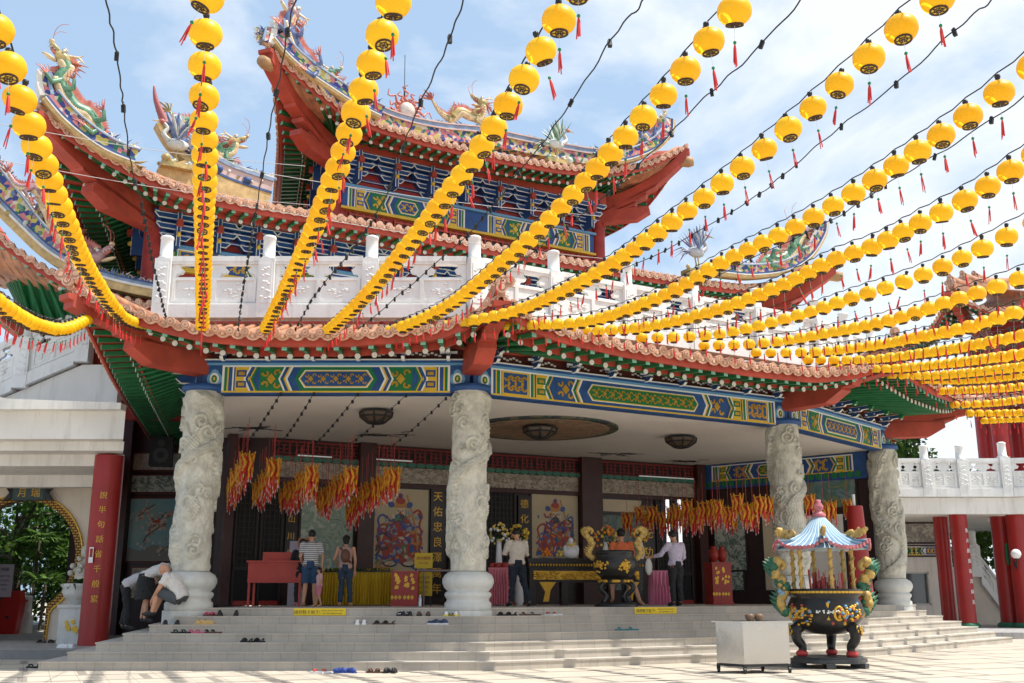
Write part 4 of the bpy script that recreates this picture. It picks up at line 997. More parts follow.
def bird(label, P, s, face=1, body=None, wing=DBl, up_=True):
    root = thing('bird_statue', label, 'bird statue', tuple(P), 0, 'glazed birds on the roofs'); body = body or EYE
    M = T(V(P)) @ Matrix(((DM.x * face, NM.x, 0, 0), (DM.y * face, NM.y, 0, 0), (0, 0, 1, 0), (0, 0, 0, 1))) @ Matrix.Scale(s, 4)
    m = MB(); m.box(-0.5, 0.5, -0.25, 0.25, 0.0, 0.16, 1, M)
    for k in range(14): m.ball((R9.uniform(-0.5, 0.5), R9.uniform(-0.2, 0.2), R9.uniform(0.1, 0.3)), R9.uniform(0.06, 0.16), 6, R9.choice((0, 1, 2)), M)
    m.build('rocky_base', [DG, DY, EYE], root)
    m = MB(); m.ball((0, 0, 0.85), (0.36, 0.17, 0.19), 10, 0, M)
    m.tube([M @ V(p) for p in crom([(0.28, 0, 0.92), (0.46, 0, 1.12), (0.36, 0, 1.35), (0.5, 0, 1.52)], 5)], [0.1 * s * (1 - i * 0.04) for i in range(16)], 8, 0); m.ball((0.54, 0, 1.54), (0.11, 0.07, 0.08), 8, 2, M)
    m.tube([M @ V((0.6, 0, 1.54)), M @ V((0.86, 0, 1.5))], [0.035 * s, 0.005], 6, 1)
    for dy in (-0.07, 0.07): m.tube([M @ V((0, dy, 0.7)), M @ V((0.05, dy, 0.45)), M @ V((-0.02, dy, 0.2))], 0.025 * s, 6, 1)
    m.build('body', [body, DY, FINR], root)
    m = MB()
    for sd_ in (-1, 1):
        for k in range(7):
            a = 1.0 + k * 0.22; r_ = 0.95 - 0.05 * k
            m.tube([M @ V((0.05, sd_ * 0.12, 0.95)), M @ V((0.05 + cos(a) * r_ * 0.5, sd_ * (0.25), 0.95 + sin(a) * r_ * 0.5)), M @ V((0.0 + cos(a) * r_, sd_ * 0.35, 0.95 + sin(a) * r_))], [0.05 * s, 0.09 * s, 0.01], 5, k % 2, flat=0.3)
    for k in range(5): m.tube([M @ V((-0.25, 0, 0.85)), M @ V((-0.6, (k - 2) * 0.05, 0.95 - k * 0.08)), M @ V((-0.95, (k - 2) * 0.12, 0.75 - k * 0.12))], [0.06 * s, 0.08 * s, 0.01], 5, k % 2, flat=0.3)
    m.build('wings', [wing, body], root)
bird('white and blue crane statue on the ridge end left of the green dragon', onp(176, 170, A2 + NMn * 0.9, DM), 0.82, -1)
bird('colourful bird statue on the top roof right of the dense lantern string', onp(556, 165, A3 + NMn * 0.2, DM), 0.85, 1, EYE, DG)
bird('grey crane statue with raised wings on the middle roof to the right', onp(697, 276, PR2, DM), 0.95, 1, mat('grey_glaze', (0.4, 0.4, 0.42), 0.4), DBl)
# sun emblem
sp = onp(407, 122, A3 + NMn * 1.2, DM); rt = thing('sun_emblem', 'sun emblem with wavy red rays round a pale pearl on the top ridge', 'roof ornament', tuple(sp))
M = fr(sp, DM) @ T(0, 0.40, 0); m = MB(); m.ball((0, 0, 0), (0.26, 0.26, 0.16), 16, 0, M); m.build('pearl', [dmat((0.62, 0.58, 0.52), (0.5, 0.44, 0.4))], rt)
m = MB(); m.disc((0, 0, -0.03), 0.36, 20, 0, M, 0.05)
for k in range(15):
    a = k / 15 * 2 * pi; L_ = 0.85 if k % 2 == 0 else 0.62; pts = []
    for i in range(7):
        u = 0.3 + (L_ - 0.3) * i / 6; b = a + 0.16 * sin(i * 1.7); pts.append(M @ V((cos(b) * u, sin(b) * u, 0)))
    m.tube(pts, [0.055 * (1 - i * 0.12) for i in range(7)], 6, 0)
m.build('rays', [FINR], rt)
m = MB()
for k in range(26): m.tube([sp + DM * R9.uniform(-1.1, 1.1) + V((0, 0, 0.0)), sp + DM * R9.uniform(-1.1, 1.1) + V((0, 0, R9.uniform(0.1, 0.32)))], [0.05, 0.02], 5, 0)
m.build('cloud_scrolls', [DG], rt)
m = MB(); lp = onp(404, 130, A3 + NMn * 3.0, DM); tpx = onp(405, 55, A3 + NMn * 3.0, DM)
m.tube([lp, lerp(lp, tpx, 0.55)], 0.03, 6); m.tube([lerp(lp, tpx, 0.5), tpx], 0.012, 5); m.ball(lerp(lp, tpx, 0.55), 0.05, 6)
tag(m.build('lightning_rod', BLK, origin=lp), 'thin lightning rod rising behind the sun emblem', 'lightning rod')

# ------------------------------------------------------------------ roof of the left annex (only its corner is in view)
AN = thing('side_pavilion', 'far left side pavilion with upswept roof under a flowered blue and yellow ridge', 'pavilion', (-14, 27, 7))
ra = Roof(); a0 = aty(-75, 165, 25.6); a1 = aty(172, 308, 25.6)
zc_ = a0.z; zl_ = a1.z
def za(t, c): return zl_ + (zc_ - zl_) * ((1 - t) ** 1.9)
ra.side(Z(a0, 0), Z(a1, 0), V((a0.x + 2.2, 28.2, 0)), V((a1.x + 0.0, 28.2, 0)), V((a0.x + 1, 30.5, 0)), V((a1.x, 30.5, 0)), za, 8.2, lambda t: 10.8 - 1.6 * t, bul=0.0)
ra.hip(V((a0.x + 2.6, 28.2, 8.5)), a0 + V((0.1, 0, 0)), w=0.45, h=0.6, low=0)
ra.h = MB(); ra.hs.append(ra.h); ra.h.bar(aty(-30, 240, 26.6), aty(38, 285, 27.6), 0.4, 0.5, 0); ra.h.bar(aty(-10, 250, 26.9), aty(64, 300, 28.0), 0.3, 0.3, 0)
ra.build('roof', AN)
m = MB(); m.box(a0.x + 1.5, -7.9, 6.0, 8.3, -28.6, -28.3, 0, Matrix(((1, 0, 0, 0), (0, 0, -1, 0), (0, 1, 0, 0), (0, 0, 0, 1)))); m.build('wall', WALLR, AN)
def annexband(pts, bands, **k):
    o = ridgeband([aty(x, y, 25.9) for x, y in pts], bands, **k); o.parent = AN
    o.matrix_parent_inverse = wm(AN).inverted() @ wm(TEMPLE); return o
annexband([(-60, 150), (-20, 196), (15, 232), (48, 262), (85, 281), (120, 292), (165, 301)], [(0.0, 0.20, 'y', 0.0), (0.20, 0.26, 'w', 0.05), (0.26, 0.34, 'l', 0.03), (0.34, 0.38, 'b', 0.05)], th=0.35)
annexband([(-60, 120), (-20, 170), (10, 208), (35, 240), (62, 262)], [(0.0, 0.42, 'f', 0.0), (0.42, 0.46, 'l', 0.04), (0.46, 0.49, 'w', 0.05)], th=0.4, knobs=0.15)
m = MB()
for k in range(150):
    u = R9.random(); x = lerp(-10, 70, u); y = lerp(195, 262, u ** 0.85) - R9.uniform(0, 26); p = aty(x, y, 25.9 + R9.uniform(-0.2, 0.2)); m.ball(p, R9.uniform(0.05, 0.11), 6, R9.choice((0, 1, 2, 3, 4)))
m.build('flower_ornaments', [DG, DP, EYE, DBl, DY], AN)
dragon('pink dragon with open jaws on the far left ridge behind the yellow lantern string', [aty(x, y, 25.7) for x, y in ((8, 172), (18, 186), (38, 190), (50, 210), (62, 235), (85, 250), (98, 258), (110, 250))], 0.15, DP, face=DP)
# ------------------------------------------------------------------ left annex with the moon gate
GATE = thing('moon_gate_building', 'white building with a round gold framed moon gate and heavy flat slab roof', 'building', (-13, 28.7, 0.2))
GY = 28.7
gc = aty(20, 557, GY); gx, gz = gc.x, gc.z; GR = 1.50; NW = 0.86; GH = gz - 0.2
XL, XR = -30.0, aty(99, 560, GY).x + 0.25; ZT = aty(20, 470, GY).z + 0.35
def rin(a):                       # hole radius along angle a (0 = +x, up = pi/2)
    s_, c_ = sin(a), cos(a); r = GR
    if s_ < 0:
        t = min(GH / -s_, NW / abs(c_) if abs(c_) > 1e-6 else 1e9); r = max(r, t)
    return r
AN_ = sorted([i * 2 * pi / 96 for i in range(96)] + [atan2(-GH, NW) % (2 * pi), atan2(-GH, -NW) % (2 * pi)])
def rout(a):
    s_, c_ = sin(a), cos(a); t = 1e9
    if c_ > 1e-9: t = min(t, (XR - gx) / c_)
    if c_ < -1e-9: t = min(t, (XL - gx) / c_)
    if s_ > 1e-9: t = min(t, (ZT - gz) / s_)
    if s_ < -1e-9: t = min(t, GH / -s_)
    return t
cor = [atan2(ZT - gz, XR - gx), atan2(ZT - gz, XL - gx), atan2(-GH, XL - gx) % (2 * pi), atan2(-GH, XR - gx) % (2 * pi)]
AN_ = sorted(AN_ + cor)
def ringwall(m, f0, f1, y0, y1, mi):
    n = len(AN_); vs = []
    for a in AN_:
        for (f, y) in ((f0, y0), (f1, y0), (f1, y1), (f0, y1)):
            r = f(a); vs.append((gx + cos(a) * r, y, gz + sin(a) * r))
    fs = []
    for i in range(n):
        j = (i + 1) % n
        mid = ((AN_[i] + AN_[j]) / 2) if j else 0
        if -GH < -1e8: continue
        for k in range(4): fs.append((i * 4 + k, i * 4 + (k + 1) % 4, j * 4 + (k + 1) % 4, j * 4 + k))
    m.add(vs, fs, mi)
m = MB(); ringwall(m, rin, rout, GY, GY + 0.25, 0); m.build('wall', PLAST, GATE)
FRET = brickmat('gold_fretwork', (0.55, 0.33, 0.06), (0.50, 0.28, 0.05), (0.10, 0.035, 0.01), 0.12, 0.07, 0.018, plane='xz', var=0.2)
m = MB(); ringwall(m, lambda a: rin(a) - 0.02 * 0, lambda a: rin(a) + 0.17 if sin(a) > -0.99 * GH / rin(a) or rin(a) <= GR else rin(a), GY - 0.06, GY + 0.28, 0)
ringwall(m, lambda a: rin(a) + 0.172, lambda a: rin(a) + 0.20 if sin(a) * rin(a) > -GH + 0.01 else rin(a) + 0.173, GY - 0.08, GY - 0.002, 1)
m.build('gate_frame', [FRET, GOLD], GATE)
xr = aty(124, 430, 24.5).x; zf0, zf1 = aty(60, 439, 24.5).z, aty(60, 399, 24.5).z
m = MB(); sk = lambda x: x * 36 / 24.5 - 0.6
def slab(x, y0, y1, z0, z1):
    b = x * y1 / y0 - 0.25; m.prism([(-34, y0), (x, y0), (b, y1), (-34, y1)], z0, z1, 0)
slab(xr, 24.5, 36, zf0, zf1 - 0.3); slab(xr - 0.12, 24.9, 35, zf0 - 0.22, zf0 - 0.002); slab(xr - 0.35, 25.6, 34, zf0 - 0.50, zf0 - 0.222)
m.build('slab_roof', WPLAST, GATE)
m = MB(); m.prism([(-34, zf1 + 0.1), (-34, zf1 - 0.3), (xr, zf1 - 0.3), (xr, zf1 - 0.15), (-11.8, zf1 - 0.05), (-12.6, zf1 + 0.12)], 0, 0.35, 0, fr((0, 24.52, 0), (1, 0))); m.build('parapet', WPLAST, GATE)
zw = zf0 - 0.5
m = MB(); m.box(aty(82, 480, GY).x, aty(90, 480, GY).x, GY - 0.3, GY, aty(88, 486, GY).z, aty(88, 479, GY).z); m.build('wall_box', SMOOTHSTONE, GATE)
# name board over the gate
nb = aty(30, 493, GY - 0.12); PLQ = thing('name_board', 'dark green scroll shaped name board with two gold characters above the moon gate', 'sign', tuple(nb))
m = MB(); M = fr(nb, DL); SL = mat('slate_green', (0.035, 0.07, 0.065), 0.5, var=0.3)
m.prism([(-0.46, -0.2), (0.46, -0.2), (0.48, 0.17), (0.2, 0.23), (-0.2, 0.23), (-0.48, 0.17)], 0, 0.07, 0, M)
m.prism([(-0.40, -0.14), (0.40, -0.14), (0.41, 0.13), (0.2, 0.17), (-0.2, 0.17), (-0.41, 0.13)], 0.07, 0.085, 1, M)
for s_ in (-1, 1):
    m.prism([(s_ * 0.46, -0.14), (s_ * 0.68, -0.24), (s_ * 0.60, -0.10), (s_ * 0.52, 0.0), (s_ * 0.60, 0.10), (s_ * 0.66, 0.28), (s_ * 0.52, 0.16), (s_ * 0.46, 0.15)], 0.0, 0.09, 2, M)
m.build('board', [SL, mat('slate_face', (0.05, 0.085, 0.085), 0.5), BLACK], PLQ)
text('lettering', '月', 0.26, M @ T(-0.17, -0.09, 0.085), GOLD, PLQ); text('lettering', '瑞', 0.26, M @ T(0.19, -0.09, 0.085), GOLD, PLQ)
# red round column with gold couplet
def tapercol(P, r, z0, z1, m_): m = MB(); m.lathe([(r * 1.02, z0), (r, z0 + 0.2), (r, z1)], 28, 0, T(P[0], P[1], 0)); return m
cb = aty(97, 600, 25.6); RC = thing('red_column', 'thick red round column with a vertical line of gold characters beside the moon gate', 'column', (cb.x, cb.y, 0.2), 0, 'red columns of the side buildings')
tapercol(cb, 0.345, 0.2, zw + 0.24, 0).build('shaft', CRED, RC)
def curvedtext(s_, P, r, z, size, ang, parent, mm, gap=0.42):
    mb = MB()
    for i, ch in enumerate(s_):
        cu = bpy.data.curves.new('l', 'FONT'); cu.body = ch; cu.size = size; cu.extrude = 0.004; cu.align_x = 'CENTER'; cu.resolution_u = 2
        to = bpy.data.objects.new('l', cu); COL.objects.link(to); dg = bpy.context.evaluated_depsgraph_get(); me = to.evaluated_get(dg).to_mesh()
        vs = []
        for v in me.vertices:
            a = ang + v.co.x / r; rr = r + 0.006 + v.co.z; vs.append((P[0] + cos(a) * rr, P[1] + sin(a) * rr, z - i * gap + v.co.y))
        mb.add(vs, [tuple(p.vertices) for p in me.polygons], 0)
        to.evaluated_get(dg).to_mesh_clear(); bpy.data.objects.remove(to); bpy.data.curves.remove(cu)
    return mb.build('lettering', mm, parent)
curvedtext('說半句話省千般累', cb, 0.345, aty(108, 498, 25.3).z, 0.18, radians(-90) + 0.18, RC, GOLD, 0.345)
m = MB(); n_ = aty(91, 555, 25.2); m.box(n_.x - 0.05, n_.x + 0.05, n_.y, n_.y + 0.01, n_.z - 0.18, n_.z + 0.18); m.box(n_.x - 0.035, n_.x + 0.035, n_.y - 0.006, n_.y - 0.001, n_.z - 0.05, n_.z + 0.15, 1)
m.build('notice', [WHITEP, CRED], RC)
# stone planter with fern, carved figure
FERN = mat('fern_leaf', (0.045, 0.13, 0.02), 0.5, var=0.4, trans=0.25)
def leafblade(m, p, d, L_, w_, mi=0, droop=0.3, n=4):
    d = V(d).normalized(); s_ = d.cross(V((0, 0, 1)))
    if s_.length < 0.1: s_ = V((1, 0, 0))
    s_.normalize(); vs = []
    for i in range(n + 1):
        u = i / n; c = p + d * (L_ * u) - V((0, 0, droop * L_ * u * u)); ww = w_ * sin(pi * min(0.98, u * 0.9 + 0.1)); vs += [c - s_ * ww, c + s_ * ww]
    m.add(vs, [(2 * i, 2 * i + 1, 2 * i + 3, 2 * i + 2) for i in range(n)], mi)
pt = aty(77, 625, 26.4); PLT = thing('stone_planter', 'grey carved stone urn on a pedestal with a yellow flower emblem, planted with fern', 'planter', (pt.x, pt.y, 0.2))
m = MB(); m.box(pt.x - 0.34, pt.x + 0.34, pt.y - 0.3, pt.y + 0.3, 0.2, 1.05); m.box(pt.x - 0.38, pt.x + 0.38, pt.y - 0.34, pt.y + 0.34, 1.05, 1.12); m.build('pedestal', SMOOTHSTONE, PLT)
m = MB(); m.lathe([(0.18, 1.12), (0.22, 1.2), (0.36, 1.3), (0.42, 1.42), (0.40, 1.5), (0.46, 1.56), (0.44, 1.62), (0.36, 1.6)], 24, 0, T(pt.x, pt.y, 0)); m.build('urn', SMOOTHSTONE, PLT)
m = MB(); M = fr((pt.x, pt.y - 0.3, 0.62), DL)
for k in range(9): m.disc((R9.uniform(-0.18, 0.18), R9.uniform(-0.13, 0.13), 0), R9.uniform(0.04, 0.08), 7, 0, M, 0.015 + 0.002 * k)
m.build('emblem', YEL, PLT)
m = MB()
for k in range(110):
    a = R9.uniform(0, 2 * pi); leafblade(m, V((pt.x + R9.gauss(0, 0.1), pt.y + R9.gauss(0, 0.1), 1.6)), (cos(a), sin(a), R9.uniform(0.3, 1.6)), R9.uniform(0.3, 0.6), 0.03, 0, 0.6)
m.build('fern', FERN, PLT)
sp_ = aty(86, 560, 27.4); m = MB(); M = T(sp_.x, sp_.y, 1.75)
m.lathe([(0.26, -1.55), (0.24, 0.0), (0.22, 0.2), (0.12, 0.4), (0.10, 0.5)], 14, 0, M); m.ball((0, 0, 0.68), (0.14, 0.15, 0.19), 12, 0, M); m.ball((0.02, -0.12, 0.66), (0.04, 0.05, 0.05), 6, 0, M)
for k in range(26): m.ball((R9.gauss(0, 0.12), R9.gauss(-0.05, 0.1), R9.uniform(0.0, 0.55)), R9.uniform(0.04, 0.09), 6, 0, M)
tag(m.build('stone_statue', STONE, origin=(sp_.x, sp_.y, 0.2)), 'weathered stone statue half hidden behind the thick red column', 'statue')
# bin, posts, notice behind the gate
RP = mat('red_plastic', (0.45, 0.015, 0.012), 0.4)
bp_ = atz(8, 634, 0.2); BIN = thing('waste_bin', 'red plastic waste bin with a hooded swing lid beyond the moon gate', 'bin', tuple(bp_))
m = MB(); M = T(bp_) @ RZ(0.1); h_ = 0.95
m.add([(-0.26, -0.2, 0), (0.26, -0.2, 0), (0.26, 0.2, 0), (-0.26, 0.2, 0), (-0.34, -0.27, h_), (0.34, -0.27, h_), (0.34, 0.27, h_), (-0.34, 0.27, h_)], [(0, 3, 2, 1), (4, 5, 6, 7), (0, 1, 5, 4), (1, 2, 6, 5), (2, 3, 7, 6), (3, 0, 4, 7)], 0, M)
m.box(-0.38, 0.38, -0.31, 0.31, h_, h_ + 0.06, 0, M); m.disc((0, 0.5, 0), 0.05, 8, 1, M @ T(0, -0.25, 0) @ Matrix.Rotation(pi / 2, 4, 'X'), 0.01); m.build('tub', [RP, BLK], BIN)
m = MB(); m.prism([(-0.34, h_ + 0.06), (0.34, h_ + 0.06), (0.26, h_ + 0.34), (-0.26, h_ + 0.34)], -0.24, 0.24, 0, M @ Matrix(((1, 0, 0, 0), (0, 0, 1, 0), (0, 1, 0, 0), (0, 0, 0, 1)))); m.build('lid', RP, BIN)
for i, (x, lb) in enumerate(((16.5, 'short white stone post nearest the red bin'), (25.0, 'taller white stone post to the right of its twin beyond the moon gate'))):
    p = atz(x, 633, 0.2); m = MB(); M = fr(p, DL); bal_post(m, M, 1.15 if i else 1.05, 0.15); m.box(-0.14, 0.14, 0.3, 0.6, 0.151, 0.16, 0, M)
    tag(m.build('stone_post', MARB, origin=tuple(p)), lb, 'post', 'white posts beyond the moon gate')
p = atz(0, 634, 0.2); n0 = aty(2, 581, p.y - 0.3); NB = thing('notice_board', 'pale lilac notice sheet with lines of dark print on a pole beside the bin', 'sign', (n0.x, n0.y, 0.2))
m = MB(); M = fr(n0, DL); m.box(-0.42, 0.33, -0.48, 0.5, 0, 0.03, 0, M); m.build('panel', mat('lilac_board', (0.52, 0.47, 0.58), 0.5), NB)
text('lettering', '月老神廟', 0.13, M @ T(-0.05, 0.30, 0.031), DK, NB)
for i, s_ in enumerate(('PLEASE KEEP THE', 'GARDEN CLEAN', 'NO SMOKING', 'THANK YOU')): text('lettering', s_, 0.075, M @ T(-0.05, 0.12 - 0.13 * i, 0.031), DK, NB)
m = MB(); m.tube([V((n0.x, n0.y + 0.03, 0.2)), V((n0.x, n0.y + 0.03, n0.z))], 0.03, 8); m.build('pole', BLK, NB)

# stair parapet climbing at the upper left
SB = thing('stair_balustrade', 'white carved stair balustrade climbing behind the slab roof at the far left', 'balustrade', (-13, 27.5, 6))
A_, B_ = aty(-40, 404, 27.6), aty(84, 352, 27.6); balustrade(SB, [A_ - V((0, 0, 0.3)), B_ - V((0, 0, 0.3))], (2,), 2.0)
m = MB(); m.prism([(A_.x - 3, A_.z - 2.2), (B_.x + 1, A_.z - 2.2), (B_.x + 1, B_.z - 0.35), (B_.x, B_.z - 0.35), (A_.x, A_.z - 0.35)], -0.25, 0.1, 0, fr((0, 27.7, 0), (1, 0))); m.build('stair_wall', WPLAST, SB)

# ------------------------------------------------------------------ right annex
RA = thing('side_building', 'white side building at the right with a balustraded terrace carried on pairs of red columns', 'building', (18, 40, 0.2))
RY = 39.5
z_a, z_b, z_c = aty(950, 497, RY).z, aty(950, 514, RY).z, aty(950, 458, RY).z
xl = 11.6; ca = aty(1008, 500, RY)
dW = dv(20)
M = fr((xl, RY, 0), DL); Lg = ca.x - xl
m = MB(); m.box(0, Lg, z_b, z_a - 0.02, -4.5, 0.0, 0, M)
M3 = fr((ca.x, RY, 0), dv(-14)); m.box(0, 20, z_b, z_a - 0.02, -4.5, 0.0, 0, M3)
m.prism([(11.4, RY - 0.2 + 3.4), (40, RY + 3.4), (40, 60), (11.4, 60)], z_a - 0.42, z_a - 0.03)
m.build('terrace_beam', WPLAST, RA)
BR = thing('balustrade', 'white terrace balustrade over the red columns at the right', 'balustrade', (ca.x, RY, z_a))
k_ = (aty(950, 445, RY).z - z_a) / 2.08
posts_ = [aty(x, 480, RY).x for x in (893, 926, 962, 1005)]
zt_ = z_a
def scaled(f, M, *a): return f
for i in range(3):
    Lp = posts_[i + 1] - posts_[i]; M = fr((posts_[i], RY, zt_), DL) @ Matrix.Diagonal((1, k_, 1, 1))
    m = MB(); bal_post(m, M, 2.08); m.build('post', MARB, BR); m = MB(); bal_panel(m, M, Lp); m.build('panel', MARB, BR)
M = fr((posts_[3], RY, zt_), DL) @ Matrix.Diagonal((1, k_, 1, 1)); m = MB(); bal_post(m, M, 2.2); m.build('post', MARB, BR)
for i in range(5):
    M = fr((posts_[3] + 0.05, RY, zt_), dv(-14)) @ Matrix.Diagonal((1, k_, 1, 1)) @ T(i * 1.9, 0, 0)
    m = MB(); bal_panel(m, M, 1.9); m.build('panel', MARB, BR); m = MB(); bal_post(m, M @ T(1.9, 0, 0), 2.08); m.build('post', MARB, BR)
# white wall with window and painted panels
WY = 43.0
m = MB(); xw0, xw1 = aty(880, 560, WY).x - 1, aty(952, 560, WY).x
wz0, wz1 = aty(920, 605, WY).z, aty(920, 572, WY).z; wx0, wx1 = aty(903, 590, WY).x, aty(930, 590, WY).x
M = fr((0, WY, 0), DL)
m.box(xw0, wx0, 0.1, z_b, -0.3, 0, 0, M); m.box(wx1, xw1, 0.1, z_b, -0.3, 0, 0, M); m.box(wx0, wx1, 0.1, wz0, -0.3, 0, 0, M); m.box(wx0, wx1, wz1, z_b, -0.3, 0, 0, M)
m.build('wall', WPLAST, RA)
m = MB(); m.box(wx0, wx1, wz0, wz1, -0.18, -0.15, 0, M)
for (a, b, c, d_) in ((wx0, wx1, wz0, wz0 + 0.06), (wx0, wx1, wz1 - 0.06, wz1), (wx0, wx0 + 0.06, wz0, wz1), (wx1 - 0.06, wx1, wz0, wz1)): m.box(a, b, c, d_, -0.15, 0.02, 1, M)
m.build('window', [mat('window_glass', (0.10, 0.12, 0.13), 0.12, spec=0.8), SMOOTHSTONE], RA)
def wpanel(x0, y0, x1, y1, mt, fm, name='mural'):
    a, b = aty(x0, y0, WY), aty(x1, y1, WY); m = MB(); m.box(a.x, b.x, b.z, a.z, 0.002, 0.05, 1, M); m.box(a.x + 0.07, b.x - 0.07, b.z + 0.07, a.z - 0.07, 0.05, 0.06, 0, M)
    return m.build(name, [mt, fm], RA)
wpanel(890, 522, 937, 544, patmat('faded_mural', [(0.34, 0.3, 0.25), (0.5, 0.45, 0.38), (0.2, 0.18, 0.16), (0.45, 0.42, 0.36)], 2.5), MAROON)
o_ = wpanel(890, 545, 937, 557, WHITEP, MAROON, 'painted_band'); a, b = aty(892, 546, WY), aty(935, 556, WY)
m = MB(); painted(m, fr((a.x + 0.1, WY - 0.06, 0), DL), b.x - a.x - 0.2, b.z + 0.02, a.z - 0.02, 1, 0.0); m.build('painted_pattern', PB, RA)
# paired columns
for i, (x0, y1, lb, rr) in enumerate(((945, 622, 'red column standing just behind and left of the gold lettered red column', 0.27), (963, 627, 'red column with a row of small gold characters, beside the stairs at the right', 0.31),
                                    (1005, 625, 'dark red column carrying a green plaque at the right edge', 0.34), (1021, 624, 'red column partly cut off at the right edge, next to the globe lamp', 0.34))):
    Yc = (41.0, 39.9, 40.8, 40.0)[i]; p = aty(x0, 570, Yc)
    c = thing('red_column', lb, 'column', (p.x, p.y, 0.2), 0, 'red columns of the side buildings')
    tapercol(p, rr, 0.2, z_b - 0.003, 0).build('shaft', CRED, c)
    if i != 1 or True: m = MB(); m.lathe([(rr * 1.35, 0.2), (rr * 1.4, 0.3), (rr * 1.1, 0.38)], 20, 0, T(p.x, p.y, 0)); m.build('green_base', mat('base_green', (0.02, 0.13, 0.07), 0.5), c)
    if i == 1: curvedtext('香火鼎盛福澤綿長', p, rr, aty(962, 532, 39.6).z, 0.17, radians(-90) + 0.55, c, WHITEP, 0.37)
    if i == 2:
        q = aty(1011, 554, 40.3); m = MB(); m.box(q.x - 0.2, q.x + 0.2, q.y - 0.06, q.y, q.z - 0.38, q.z + 0.38, 0); m.box(q.x - 0.15, q.x + 0.15, q.y - 0.07, q.y - 0.062, q.z - 0.33, q.z + 0.33, 1); m.build('plaque', [GRNP, SL], c)
# globe lamp
lp_ = aty(1016, 554, 39.2); GL = thing('globe_lamp', 'white globe wall lamp on a curled bracket at the right edge', 'lamp', (lp_.x, lp_.y, lp_.z - 0.6))
m = MB(); m.ball(tuple(lp_), 0.18, 16); m.build('globe', mat('opal_glass', (0.85, 0.83, 0.80), 0.25), GL)
m = MB(); m.tube(crom([lp_ - V((0, 0, 0.15)), lp_ + V((0, 0.05, -0.45)), lp_ + V((0.15, 0.4, -0.5)), lp_ + V((0.2, 0.7, -0.2))], 5), 0.03, 7); m.lathe([(0.1, -0.2), (0.06, -0.15)], 12, 0, T(lp_)); m.build('bracket', BLK, GL)
# stair behind the columns
SR = thing('outer_staircase', 'pale stone staircase with carved parapet descending behind the red columns', 'staircase', (20, 45, 0.2))
SY = 44.5; M = fr((0, SY, 0), DL); a, b = aty(972, 545, SY), aty(1014, 612, SY)
m = MB(); m.prism([(a.x - 1.2, 0.2), (b.x + 0.6, 0.2), (b.x + 0.4, b.z - 0.2), (a.x, a.z - 0.9), (a.x - 1.2, a.z - 0.9)], -3, 0, 0, M); m.build('stair_wall', PLAST, SR)
m = MB(); bal_post(m, fr((a.x, SY, a.z - 1.3), DL), 1.9, 0.22); m.build('post', MARB, SR)
dz_ = (b.z + 0.05) - (a.z - 0.75)
m = MB(); bal_panel(m, fr((a.x, SY, a.z - 1.3), DL) @ Matrix.Diagonal((1, 0.8, 1, 1)), b.x - a.x, (b.z - 0.5 - (a.z - 1.1)) / 0.8); m.build('parapet', MARB, SR)

# far pavilion whose eaves show behind the lanterns at the upper right
PV = thing('distant_pavilion', 'tiered red pavilion rising behind the lantern strings at the upper right', 'pavilion', (26, 46, 5))
rp = Roof(); P0, P1 = aty(948, 296, 45), aty(1140, 300, 42.5); P0.z = P1.z = 0
zlow = aty(985, 318, 45).z; zhi = aty(955, 290, 45).z
rp.side(P0, P1, P0 + V((2.2, 2.6, 0)), P1 + V((-2.2, 2.6, 0)), P0 + V((5, 6, 0)), P1 + V((-5, 6, 0)), lambda t, c: zlow + (zhi - zlow) * c, zlow + 0.6, lambda t: zlow + 2.6, bul=0.4, tsp=0.35, rsp=0.4)
rp.side(P0 + dv(95) * 9, P0, P0 + dv(95) * 9 + V((2.2, 0, 0)), P0 + V((2.2, 2.6, 0)), P0 + V((5, 9, 0)), P0 + V((5, 6, 0)), lambda t, c: zlow + (zhi - zlow) * (c if t > .5 else 0), zlow + 0.6, lambda t: zlow + 2.6, bul=0.4, w0=0)
rp.hip(Z(P0 + V((2.2, 2.6, 0)), zlow + 0.6), Z(P0, zhi), low=0)
kk = V((P0.x, P0.y, zhi))
for (dx, zz, yy) in ((0.3, 0.15, 0.3), (1.3, 0.6, 1.2), (2.3, 0.9, 2.2)): rp.ridge([kk + V((dx, yy, zz)), kk + V((dx + 1.2, yy + 1, zz + 0.05)), kk + V((dx + 2.6, yy + 2.4, zz + 0.5))], 0.4, 0.4)
rp.build('roof', PV)
pw_ = aty(1004, 400, 47.5); m = MB(); m.prism([(pw_.x, P0.y + 3), (P1.x, P1.y + 3), (P1.x, P1.y + 8), (pw_.x + 1, P0.y + 8)], z_a, zlow + 0.8, 0); m.build('upper_wall', WALLR, PV)
m = MB(); 
for k in range(6): m.box(k * 2.6 + 0.1, k * 2.6 + 2.4, zlow - 2.0, zlow - 1.3, 0, 0.12, 0, fr((P0.x + 2.6, P0.y + 3.0, 0), P1 - P0)); painted(m, fr((P0.x + 2.6, P0.y + 3.0, 0), P1 - P0) @ T(k * 2.6, 0, 0), 2.5, zlow - 2.0, zlow - 1.3, k % 2, 0.12)
m.build('painted_beam', PB, PV)
for k, x in enumerate((986, 1001, 1019, 1036)):
    p = aty(x, 440, 44.2 if k % 2 else 45.5); m = MB(); m.lathe([(0.36, z_a - 0.1), (0.36, zlow - 1.1)], 18, 0, T(p.x, p.y, 0)); m.build('column', CRED, PV)
clP = P0 + V((2.6, 2.9, 0)); dP = (P1 - P0).normalized()
for k in range(14): c_ = CL.copy(); COL.objects.link(c_); c_.parent = PV; c_.matrix_basis = wm(PV).inverted() @ fr(Z(clP + dP * (0.6 + k * 1.15), zlow - 1.25), dP)
